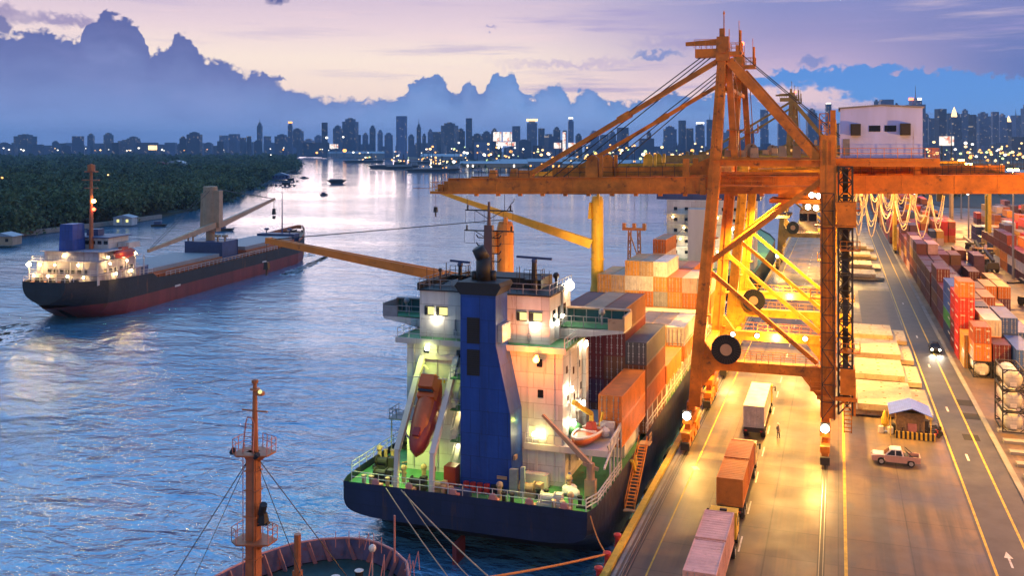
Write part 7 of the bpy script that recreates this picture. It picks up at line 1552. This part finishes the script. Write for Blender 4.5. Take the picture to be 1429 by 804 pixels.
TOW = [(0, 12, 199), (10, 24, 202), (24, 47, 188), (49, 70, 204), (71, 84, 197), (84, 100, 203), (100, 118, 190), (122, 132, 187), (140, 147, 201), (146, 157, 186), (157, 168, 199), (168, 193, 195), (180, 193, 191), (195, 217, 199), (229, 248, 199), (249, 262, 191), (261, 282, 185), (285, 297, 199), (304, 311, 197), (308, 322, 189), (321, 333, 187), (334, 342, 192), (345, 350, 190), (353, 366, 196), (359, 366, 172), (366, 380, 190), (386, 401, 188), (401, 409, 171), (408, 422, 180), (425, 437, 194), (440, 449, 189), (448, 458, 171), (466, 477, 176), (479, 499, 166), (498, 504, 188), (505, 515, 186), (515, 525, 176), (526, 535, 182), (535, 550, 186), (554, 567, 162), (569, 579, 188), (582, 587, 174), (589, 595, 187), (596, 605, 181), (606, 618, 184), (618, 637, 172), (637, 649, 180), (649, 660, 165), (660, 672, 187), (672, 686, 184), (685, 695, 180), (714, 727, 176), (734, 751, 168), (751, 760, 179), (761, 771, 187), (771, 783, 178), (792, 801, 165), (803, 812, 187), (822, 837, 183), (838, 850, 188), (850, 860, 184), (861, 877, 178), (902, 909, 183), (925, 945, 177), (947, 957, 168), (957, 968, 179), (971, 983, 172), (986, 995, 167), (1010, 1030, 182), (1040, 1052, 178), (1061, 1072, 153), (1085, 1098, 172), (1125, 1140, 153), (1140, 1147, 167), (1152, 1160, 145), (1165, 1180, 172),
       (1200, 1216, 168), (1218, 1228, 141), (1228, 1246, 139), (1246, 1256, 146), (1265, 1290, 140), (1289, 1297, 160), (1296, 1306, 165), (1305, 1320, 152), (1320, 1330, 158), (1330, 1341, 159), (1341, 1352, 154), (1352, 1362, 160), (1362, 1381, 158), (1384, 1393, 156), (1393, 1404, 160), (1404, 1411, 170), (1411, 1424, 161), (1426, 1442, 146), (1445, 1465, 155)]
def building(px0, px1, ytop, d, label, fancy=0, gp=GS):
    p = bearing((px0 + px1) / 2, d); w = (px1 - px0) * d / CF; h = CH + (CHY - ytop) * d / CF; h = max(h, 9); dp = w * random.uniform(.7, 1.2)
    g = random.choice((.55, .8, 1.0, 1.5, 2.0)) * random.uniform(.85, 1.15); colr = (.075 * g, .105 * g, .19 * g)  # bluish facade tones, the lighter ones have haze painted into the colour
    c, s = math.cos(YAW + random.uniform(-.5, .5)), math.sin(YAW)
    s = math.sin(math.acos(max(-1, min(1, c)))); k = abs(c) * 1 + abs(s) * dp / w; w /= max(1.0, k * .97); dp /= max(1.0, k * .97)
    m = MB(); m.box(-w / 2, w / 2, -dp / 2, dp / 2, 0, h * (.93 if fancy % 2 else 1)); 
    if fancy in (2, 3): m.box(-w * .5, w * .1, -dp * .52, dp * .3, 0, h * .8); m.box(w * .2, w * .56, -dp * .54, 0, 0, h * .6)
    org = (p.x, p.y, 0.3)
    m.v = [(p.x + x * c - y * s, p.y + x * s + y * c, .3 + z) for x, y, z in m.v]
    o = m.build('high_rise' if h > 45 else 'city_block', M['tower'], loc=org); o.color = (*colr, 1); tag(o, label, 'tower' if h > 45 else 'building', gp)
    if fancy % 2:
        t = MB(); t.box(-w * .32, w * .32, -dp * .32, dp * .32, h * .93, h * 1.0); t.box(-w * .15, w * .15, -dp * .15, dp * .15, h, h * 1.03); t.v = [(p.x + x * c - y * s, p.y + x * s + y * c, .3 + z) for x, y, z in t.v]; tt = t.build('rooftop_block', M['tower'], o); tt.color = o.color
    return o, p, w, h
LITTOP = {738: 'far_warm'}
sorted_t = sorted(TOW)
for i, (a, b, yt) in enumerate(sorted_t):
    d = random.uniform(3300, 4700) if a < 640 else random.uniform(2900, 3900)
    kind = 'tall slim tower' if (208 - yt) > 2.2 * (b - a) else ('tall broad tower' if yt < 185 else 'low wide block')
    i0 = i % 10; 
    half = 'left of the sailing bulk carrier mast' if b < 118 else 'above the wooded bank' if b < 430 else 'above the river bend' if b < 640 else 'behind the far port' if b < 1000 else 'right of the gantry crane head' if b < 1200 else 'at the right behind the machinery house'
    o, p, w, h = building(a, b, yt, d, f'{kind} in the skyline {half}, {ORD[sum(1 for q in sorted_t[:i] if (q[1] < 118) == (b < 118) and (q[1] < 430) == (b < 430) and (q[1] < 640) == (b < 640) and (q[1] < 1000) == (b < 1000) and (q[1] < 1200) == (b < 1200))]} from left', random.choice((0, 1, 2, 3)) if a not in (554, 649) else 0)
    def add(nm, mt, f):
        m = MB(); f(m); return m.build(nm, M[mt], o)
    q = Vector((p.x, p.y, .3)); yd_ = -(w * .75) 
    if a in (734,): add('lit_crown', 'far_warm', lambda m: m.cbox((p.x, p.y, h + 2), w * 1.08, w * 1.08, 8, YAW))
    if a in (792, 971, 1152, 401): add('lit_crown', 'far_white' if a != 401 else 'far_orange', lambda m: m.cbox((p.x, p.y, h + 1), w * .8, w * .8, 6, YAW))
    if a in (582, 359, 986, 1265, 1411): add('spire', 'grey', lambda m: m.tube((p.x, p.y, h - 2), (p.x, p.y, h + (48 if a == 1265 else 26)), 2.2, 6, .3))
    if a in (1265,): add('rooftop_sign', 'lamp_red', lambda m: m.cbox((p.x - w * .3, p.y - w * .6, h + 3), w * .3, 2, 7, YAW)); add('rooftop_sign', 'far_white', lambda m: m.cbox((p.x + w * .2, p.y - w * .6, h + 3), w * .25, 2, 7, YAW))
    if a in (1404,): add('lit_roof_peak', 'far_warm', lambda m: m.lathe((p.x, p.y, h), [(w * .5, 0), (w * .4, 6), (.1, 24)], 4))
# golden peaked tower and floodlit white slab
for (a, b, yt, mt, lab) in ((1327, 1336, 163, 'far_warm', 'tower with a glowing golden peaked roof in the right skyline'), (785, 791, 182, 'board', 'slim floodlit white building beside the tall dark tower over the far port')):
    o, p, w, h = building(a, b, yt, 2800, lab, 0)
    m = MB()
    if mt == 'far_warm': m.lathe((p.x, p.y, h), [(w * .5, 0), (w * .5, 5), (w * .3, 18), (.1, 30)], 8)
    else: m.cbox((p.x, p.y - w * .62, h * .55), w * .9, w * .1, h * .8, YAW)
    m.build('lit_face', M[mt], o)
fill = 0
for k in range(78):
    px = -20 + k * 19 + random.uniform(-6, 6); wd = random.uniform(10, 26); yt = random.uniform(198, 206) if px < 700 else random.uniform(190, 205)
    building(px, px + wd, yt, random.uniform(2700, 3300) if px > 640 else random.uniform(3900, 4900), 'low dark block at the foot of the skyline ' + ('above the wooded bank' if px < 430 else 'at the head of the river' if px < 640 else 'behind the far port' if px < 1010 else 'right of the gantry crane'), random.choice((0, 1, 2)), 'low blocks at the foot of the skyline')
# ---------------------------------------------------------------- far port: sheds, boards, lights
def shed(px, d, w, dp, h, col, label, lit=None):
    p = bearing(px, d); s_ = empty('warehouse', (p.x, p.y, .35), label, 'warehouse', 'sheds of the far port'); c, s = math.cos(YAW), math.sin(YAW)
    def loc(m): m.v = [(p.x + x * c - y * s, p.y + x * s + y * c, .35 + z) for x, y, z in m.v]; return m
    m = MB(); m.box(-w / 2, w / 2, -dp / 2, dp / 2, 0, h); loc(m).build('wall', M[col], s_)
    m = MB(); m.extr([(-w / 2 - 1, -dp / 2 - 1, h), (w / 2 + 1, -dp / 2 - 1, h), (w / 2 + 1, 0, h + dp * .14), (-w / 2 - 1, 0, h + dp * .14)], (0, 0, .3)); m.extr([(-w / 2 - 1, dp / 2 + 1, h), (w / 2 + 1, dp / 2 + 1, h), (w / 2 + 1, 0, h + dp * .14), (-w / 2 - 1, 0, h + dp * .14)], (0, 0, .3)); loc(m).build('roof', M['roof_grey'], s_)
    if lit:
        n = int(w / 9)
        m = MB(); [m.box(-w / 2 + (q + .3) * w / n, -w / 2 + (q + .6) * w / n, -dp / 2 - .4, -dp / 2 - .1, h * random.uniform(.1, .4), h * random.uniform(.5, .85)) for q in range(n) if random.random() < .6]; loc(m).build('lit_openings', M[lit], s_)
for a in ((707, 1750, 170, 30, 8, 'tan', 'long quayside shed with a row of lit white openings', 'far_white'), (760, 1700, 60, 40, 12, 'grey', 'grey shed right of the row of lit openings', 'far_orange'), (815, 1560, 70, 30, 10, 'tan', 'tan shed behind the boom of the near crane', 'far_warm'), (900, 1450, 120, 50, 11, 'cream', 'long pale roofed shed on the far quay', 'far_warm'), (950, 1150, 90, 40, 10, 'grey', 'grey shed left of the crane legs', None), (620, 2700, 130, 50, 14, 'grey', 'dark shed at the far water edge', 'far_orange'), (500, 4100, 260, 60, 16, 'grey', 'dark shed at the head of the river', None),
          (1330, 900, 90, 50, 11, 'cream', 'pale roofed shed behind the container yard', 'far_warm'), (1400, 760, 110, 50, 11, 'white', 'white roofed shed at the right edge behind the yard', 'far_warm'), (1255, 1000, 60, 40, 12, 'tan', 'tan shed behind the machinery house', 'far_orange'), (1100, 1200, 100, 40, 11, 'cream', 'pale shed seen between the crane frames', 'far_warm')): shed(*a)
for k in range(16):
    px = random.uniform(1190, 1445) if k < 9 else random.uniform(640, 1000); d = random.uniform(620, 1150) if k < 9 else random.uniform(1700, 2500)
    shed(px, d, random.uniform(40, 90), random.uniform(20, 40), random.uniform(7, 11), random.choice(['tan', 'cream', 'grey', 'white']), f'low lit shed of the far port, {ORD[k]} of the small ones ' + ('behind the container yard' if k < 9 else 'along the far quay'), random.choice(['far_orange', 'far_warm', 'far_orange', None]))
def board(px, d, y0, y1, wpx, mat, label):
    p = bearing(px, d); w = wpx * d / CF; z1 = CH + (CHY - y0) * d / CF; z0 = CH + (CHY - y1) * d / CF
    b = empty('billboard', (p.x, p.y, .35), label, 'billboard', 'lit boards of the far city'); m = MB(); m.cbox((p.x, p.y, (z0 + z1) / 2), w, 1.0, z1 - z0, YAW); m.build('lit_panel', M[mat], b)
    m = MB(); [m.tube((p.x + q * w * .3, p.y + 1.5, .35), (p.x + q * w * .3, p.y + 1.5, z1), .7, 6) for q in (-1, 1)]; m.build('posts', M['dark_steel'], b)
for a in ((694, 1900, 184, 197, 11.5, 'board', 'left of the two big square white lit boards over the far port'), (708, 1900, 184, 197, 12.5, 'board', 'right of the two big square white lit boards over the far port'), (706, 1850, 198, 203.5, 27, 'board', 'long white lit band under the two square boards'), (778, 1900, 199, 207, 10, 'board', 'white lit board left of the floodlit slab'), (798, 1900, 199, 206, 10, 'board', 'white lit board right of the floodlit slab'), (466, 3400, 201, 207, 12, 'board', 'small white lit board at the head of the river'), (1321, 1050, 190, 203, 20, 'board', 'bright white lit board right of the machinery house'), (213, 3600, 203, 209, 12, 'far_warm', 'warm lit board above the wooded bank'), (1125, 1500, 196, 204, 6, 'board', 'small lit board behind the near crane back stay')): board(*a)
def light_mast(px, py, d, mat, rpx, label=None, base=.35):
    p = bearing(px, d); z = CH + (CHY - py) * d / CF; z = max(z, base + 5)
    t = empty('light_mast', (p.x, p.y, base), label or f"{ {'far_warm': 'warm white', 'far_orange': 'orange', 'far_white': 'white', 'far_green': 'greenish'}[mat] } distant floodlight mast {'above the wooded left bank' if px < 430 else 'at the head of the river' if px < 640 else 'in the far port behind the boom' if px < 1000 else 'behind the yard at the right'}", 'light mast', 'floodlight masts of the far port and city')
    m = MB(); m.tube((p.x, p.y, base), (p.x, p.y, z), .25 + d * .0001, 5); m.build('mast', M['dark_steel'], t)
    m = MB(); r = rpx * d / CF; m.ball((p.x, p.y - .1, z), r, 6, .8); m.build('lamp_head', M[mat], t)
LM = []
for _ in range(175):
    px = random.choice((random.gauss(680, 45), random.gauss(900, 70), random.uniform(600, 1010), random.gauss(1360, 45), random.uniform(1290, 1429))); py = random.triangular(196, 232, 214)
    if px < 590: continue
    LM.append((px, py, random.uniform(900, 2200) if px > 820 else random.uniform(1800, 2600), random.choice(['far_warm', 'far_warm', 'far_orange', 'far_white', 'far_orange', 'far_green']), random.triangular(.6, 3.0, 1.2)))
for _ in range(55): LM.append((random.uniform(0, 470), random.triangular(204, 212, 209), random.uniform(3600, 4600), random.choice(['far_white', 'far_warm', 'far_white', 'far_orange']), random.triangular(.4, 1.6, .7)))
for _ in range(34): LM.append((random.uniform(430, 640), random.triangular(206, 215, 211), random.uniform(3600, 4400), random.choice(['far_warm', 'far_orange', 'far_white', 'far_orange']), random.triangular(.5, 1.8, .9)))
LM += [(3, 248, 690, 'far_orange', 1.6), (151, 244, 900, 'far_warm', 1.2), (374, 242, 1250, 'far_orange', 1.5), (346, 243, 1280, 'far_white', 1.2), (378, 216, 2600, 'far_white', .9), (456, 192, 3600, 'far_white', 2.0), (479, 191, 3600, 'far_white', 1.6), (481, 210, 3600, 'far_orange', 3.0)]
for a in LM:
    x, y = bearing(a[0], a[2]).x, bearing(a[0], a[2]).y
    light_mast(*a, base=-2.3 if a[0] < 430 else .35)
cen, rad, per, siz = [], [], [], []
for _ in range(420):
    px = RNG.uniform(1185, 1460) if RNG.random() < .5 else RNG.uniform(620, 1010); d = RNG.uniform(650, 1500) if px > 1100 else RNG.uniform(1600, 2600); p = bearing(px, d); cen.append((p.x, p.y, .35 + RNG.uniform(3, 7))); rad.append(RNG.uniform(3, 6.5)); per.append(34); siz.append(1.2)
o = bpy.data.objects.new('port_greenery', quad_mesh('port_greenery', leaf_clumps(cen, rad, per, siz), M['leaf2'])); COL.objects.link(o); tag(o, 'dark clumps of trees between the sheds of the far port', 'trees', None, 'stuff')
# barges, dredgers and boats on the water
def barge(px, d, L_, bw, h, label, lights=0, cabin=True, rz=0.0):
    p = bearing(px, d); b = empty('barge', (p.x, p.y, WATER), label, 'barge', 'barges and boats on the river'); a = YAW + rz; c, s = math.cos(a), math.sin(a)
    def loc(m): m.v = [(p.x + x * c - y * s, p.y + x * s + y * c, WATER + z) for x, y, z in m.v]; return m
    m = MB(); m.extr([(-L_ / 2, -bw / 2, h * .9), (-L_ / 2 + h * 1.4, -bw / 2, -.6), (L_ / 2 - h * 1.4, -bw / 2, -.6), (L_ / 2, -bw / 2, h)], (0, bw, 0)); loc(m).build('hull', M['black'], b)
    m = MB(); m.box(-L_ * .36, L_ * .3, -bw * .38, bw * .38, h * .85, h * 1.25, .3); loc(m).build('hold_cover', M['grey'], b)
    if cabin: m = MB(); m.box(L_ * .32, L_ * .44, -bw * .3, bw * .3, h, h * 1.9 + 1); m.box(L_ * .31, L_ * .45, -bw * .34, bw * .34, h * 1.9 + 1, h * 1.9 + 1.2); loc(m).build('cabin', M['grey'], b)
    for q in range(lights):
        x = random.gauss(L_ * .1, L_ * .12); z = h + abs(random.gauss(6, 10)) * (1 - min(.9, abs(x - L_ * .1) / (L_ * .4))); m = MB(); m.ball((x, random.uniform(-.3, .3) * bw, z + 1), d / CF * random.uniform(.5, 1.1), 5); loc(m).build('deck_light', M[random.choice(['far_warm', 'far_warm', 'far_white', 'far_green', 'far_orange'])], b)
    if lights:
        m = MB(); [m.lattice((L_ * q, 0, h), (L_ * q, 0, h + 22), 2.2, .4, 6) for q in (.02, .18)]; m.box(L_ * .0, L_ * .22, -bw * .3, bw * .3, h, h + 7); loc(m).build('rig', M['dark_steel'], b)
for a in ((470 + 38, 2700, 120, 14, 6, 'farthest long dark barge at the river bend', 14), (550, 1900, 105, 14, 6, 'dark barge convoy in the middle of the river with a lit rig', 16), (603, 1600, 92, 15, 5, 'dark barge with a pyramid of deck lights left of the crane boom', 30), (470, 1058, 22, 7, 4.2, 'single dark covered barge alone in mid river', 0, False), (590, 2500, 80, 14, 6, 'dark barge behind the lit pyramid barge', 12), (555, 1830, 60, 12, 5, 'dark barge lying along the convoy in mid river', 0), (624, 1640, 46, 12, 4, 'short dark barge at the right end of the lit barge', 0)): barge(*a)
def boat(px, d, L_, label, rz):
    p = bearing(px, d); b = empty('small_boat', (p.x, p.y, WATER), label, 'boat', 'barges and boats on the river'); c, s = math.cos(rz), math.sin(rz)
    def loc(m): m.v = [(p.x + x * c - y * s, p.y + x * s + y * c, WATER + z) for x, y, z in m.v]; return m
    m = MB(); m.extr([(-L_ / 2, -L_ * .14, .9), (-L_ / 2 + .6, -L_ * .14, -.3), (L_ / 2 - 1.2, -L_ * .14, -.3), (L_ / 2, -L_ * .14, 1.3)], (0, L_ * .28, 0)); loc(m).build('hull', M['dark_steel'], b)
    m = MB(); m.box(-L_ * .3, L_ * .15, -L_ * .11, L_ * .11, .8, 2.4, .2); m.box(-L_ * .35, L_ * .2, -L_ * .13, L_ * .13, 2.4, 2.55); loc(m).build('cabin', M['blue_paint'], b)
for a in ((222, 470, 8, 'small dark boat left of the bulk carrier crane post', .2), (309, 445, 12, 'small blue cabin boat right of the bulk carrier crane post', .3), (452, 790, 7, 'tiny dark boat in mid river', .1), (425, 1250, 12, 'tiny boat near the left bank jetties', .1), (345, 365, 9, 'low dark boat behind the deck of the bulk carrier', .1)): boat(*a)
# foam of the wake
def foam(pts, label):
    m, = (M['foam'],); V = []
    mb = MB()
    for (x, y, r) in pts:
        for q in range(26):
            a = random.uniform(0, 2 * PI); rr = r * random.random() ** .5; cx, cy = x + rr * math.cos(a), y + rr * math.sin(a) * 1.6; s = random.uniform(.15, .8); n = 6
            ring = [(cx + s * random.uniform(.5, 1.3) * math.cos(2 * PI * k / n), cy + s * 2 * random.uniform(.5, 1.3) * math.sin(2 * PI * k / n), WATER + .03) for k in range(n)]; mb.add(ring, [tuple(range(n))])
    tag(mb.build('wake_foam', M['foam']), label, 'foam', None, 'stuff')
M['foam'] = plain('foam', (.92, .95, .98), .35)
c_, s_ = math.cos(BH), math.sin(BH)
W_ = lambda x, y: (BK[0] + x * c_ - y * s_, BK[1] + x * s_ + y * c_)
foam([(*W_(11 + q * .5, 132 - q * 3.5), 1.2 + q * .12) for q in range(14)] + [(*W_(1.5, 137), 2.5), (*W_(3, 134), 2.2)], 'white foam of the bow wave beside the bulk carrier')
foam([(*W_(random.uniform(-7, 7), -3 - q * 3), 2.0 + q * .1) for q in range(12)], 'white wake foam behind the stern of the bulk carrier')
# ---------------------------------------------------------------- second container ship farther along the quay
fs_ = empty('far_container_ship', (-33, 262, WATER), 'farther container ship with a pale lit stern house moored beyond the first one', 'cargo ship')
S2 = [(a + 164, b, c, d, e) for (a, b, c, d, e) in SECT]
mb, _ = loft_hull(S2); move(mb, XC, 0, 0); mb.build('hull', M['black_hull'], fs_)
d2 = deck_sheet(S2, -.4); move(d2, XC, 0, 0); d2.build('deck', M['green_deck'], fs_)
m = MB(); m.box(-45, -21.5, 262, 274, 2.3, 21); ah = m.build('accommodation', M['white'], fs_)
m = MB(); [m.box(-45.6, -21.2, 260.8, 262, z, z + .2) for z in (5, 8, 11, 14, 17)]; [m.rail([(-45.5, 260.9, z), (-21.3, 260.9, z)], 1, 2, .08) for z in (5.2, 8.2, 11.2, 14.2, 17.2)]; m.build('galleries', M['white'], ah)
m = MB(); m.box(-48, -20, 263, 273, 21, 24.2); m.box(-42, -26, 263.5, 272, 24.2, 27); m.build('wheelhouse', M['blue_paint'], fs_)
m = MB(); [m.box(x, x + .9, 261.9, 262.05, z, z + 1) for z in (6, 9, 12, 15, 18) for x in (-43, -40, -30, -27, -24)]; m.build('windows', M['glass'], ah)
m = MB(); m.box(-38, -33, 254, 260, 2.3, 19); m.build('funnel', M['cream'], fs_)
m = MB(); [m.beam((-44.5 + q, 260.5, 5 + 3 * (q % 5)), (-41.5 + q, 260.5, 8 + 3 * (q % 5)), .2, .2) for q in (2, 8, 16)]; m.build('stairs', M['grey'], ah)
for (x, z) in ((-43, 7.2), (-37, 7.4), (-31, 7.2), (-25, 7.5), (-41, 10.4), (-29, 10.4), (-24, 10.2), (-40, 13.5), (-27, 13.4), (-43, 16.4), (-31, 16.4), (-36, 4.4), (-34.5, 4.2), (-38, 3.8)):
    m = MB(); m.ball((x, 260.3, z), .3, 6); m.build('deck_light', M['lamp_warm'] if random.random() < .6 else M['lamp_white'], fs_)
for (x, y, z, e) in ((-40, 257, 8, 900), (-30, 257, 8, 900), (-36, 257, 14, 700), (-27, 257, 13, 700)): lamp('POINT', (x, y, z), e, WARMW, fs_, .5)
# ---------------------------------------------------------------- lamp masts of the quay and yard
def high_mast(x, y, h, e, label, col=SOD):
    t = empty('lamp_mast', (x, y, 0), label, 'lamp mast', 'high lamp masts of the yard')
    m = MB(); m.tube((x, y, 0), (x, y, h), .35, 10, .15); m.build('mast', M['grey'], t)
    m = MB(); m.lathe((x, y, h - .3), [(.2, 0), (1.3, .05), (1.3, .25), (.2, .3)], 14); m.build('lamp_ring', M['dark_steel'], t)
    for k in range(6):
        a = 2 * PI * k / 6; m = MB(); m.ball((x + 1.2 * math.cos(a), y + 1.2 * math.sin(a), h - .55), .3, 6); m.build('floodlight', M['lamp_warm'], t)
    lamp('POINT', (x, y, h - 1.6), e, col, t, .8)
high_mast(50, 130, 30, 260000, 'lamp mast just outside the view right of the tank containers')
high_mast(41, 98, 30, 110000, 'lamp mast beside the road just right of the view')
high_mast(44.5, 205, 30, 90000, 'lamp mast in the yard lane nearest the camera')
high_mast(44.5, 285, 30, 120000, 'lamp mast in the middle of the yard lane')
high_mast(46, 390, 30, 120000, 'farthest lamp mast of the yard lane', SODW)
high_mast(6, 340, 26, 60000, 'lamp mast on the quay far behind the crane legs', SODW)
high_mast(5, 440, 26, 60000, 'lamp mast at the far end of the quay', SODW)
high_mast(18, 14, 26, 60000, 'unseen lamp mast added below the camera to light the crane boom')  # unseen mast added for orange light on boom and apron

high_mast(58, 520, 30, 160000, 'lamp mast behind the yard cranes in the far terminal')
high_mast(120, 560, 30, 160000, 'lamp mast among the far container mass at the right')
high_mast(95, 380, 30, 120000, 'lamp mast in the rows beyond the lane at the right edge')
lamp('SPOT', (17, 14, 26.5), 34000, SOD, None, 1.0, (-16, 118, 30), 62, 1.0)  # extra unseen spot added to brighten the crane boom
# ---------------------------------------------------------------- dusk haze
hz = MB(); hz.add([(x, y, z) for z in (-10.5, 300) for (x, y) in ((-12100, -420), (9100, -420), (9100, 13100), (-12100, 13100))], [(0, 3, 2, 1), (4, 5, 6, 7), (0, 1, 5, 4), (1, 2, 6, 5), (2, 3, 7, 6), (3, 0, 4, 7)])
hm = bpy.data.materials.new('haze_air'); hm.use_nodes = True; hn = hm.node_tree; hn.nodes.clear()
ho_ = hn.nodes.new('ShaderNodeOutputMaterial'); hv = hn.nodes.new('ShaderNodeVolumePrincipled'); hv.inputs['Density'].default_value = 0.65e-4; hv.inputs['Color'].default_value = (.42, .68, 1.0, 1); hv.inputs['Anisotropy'].default_value = .1
hn.links.new(hv.outputs[0], ho_.inputs['Volume'])
tag(hz.build('haze', hm), None, None, None, 'stuff')
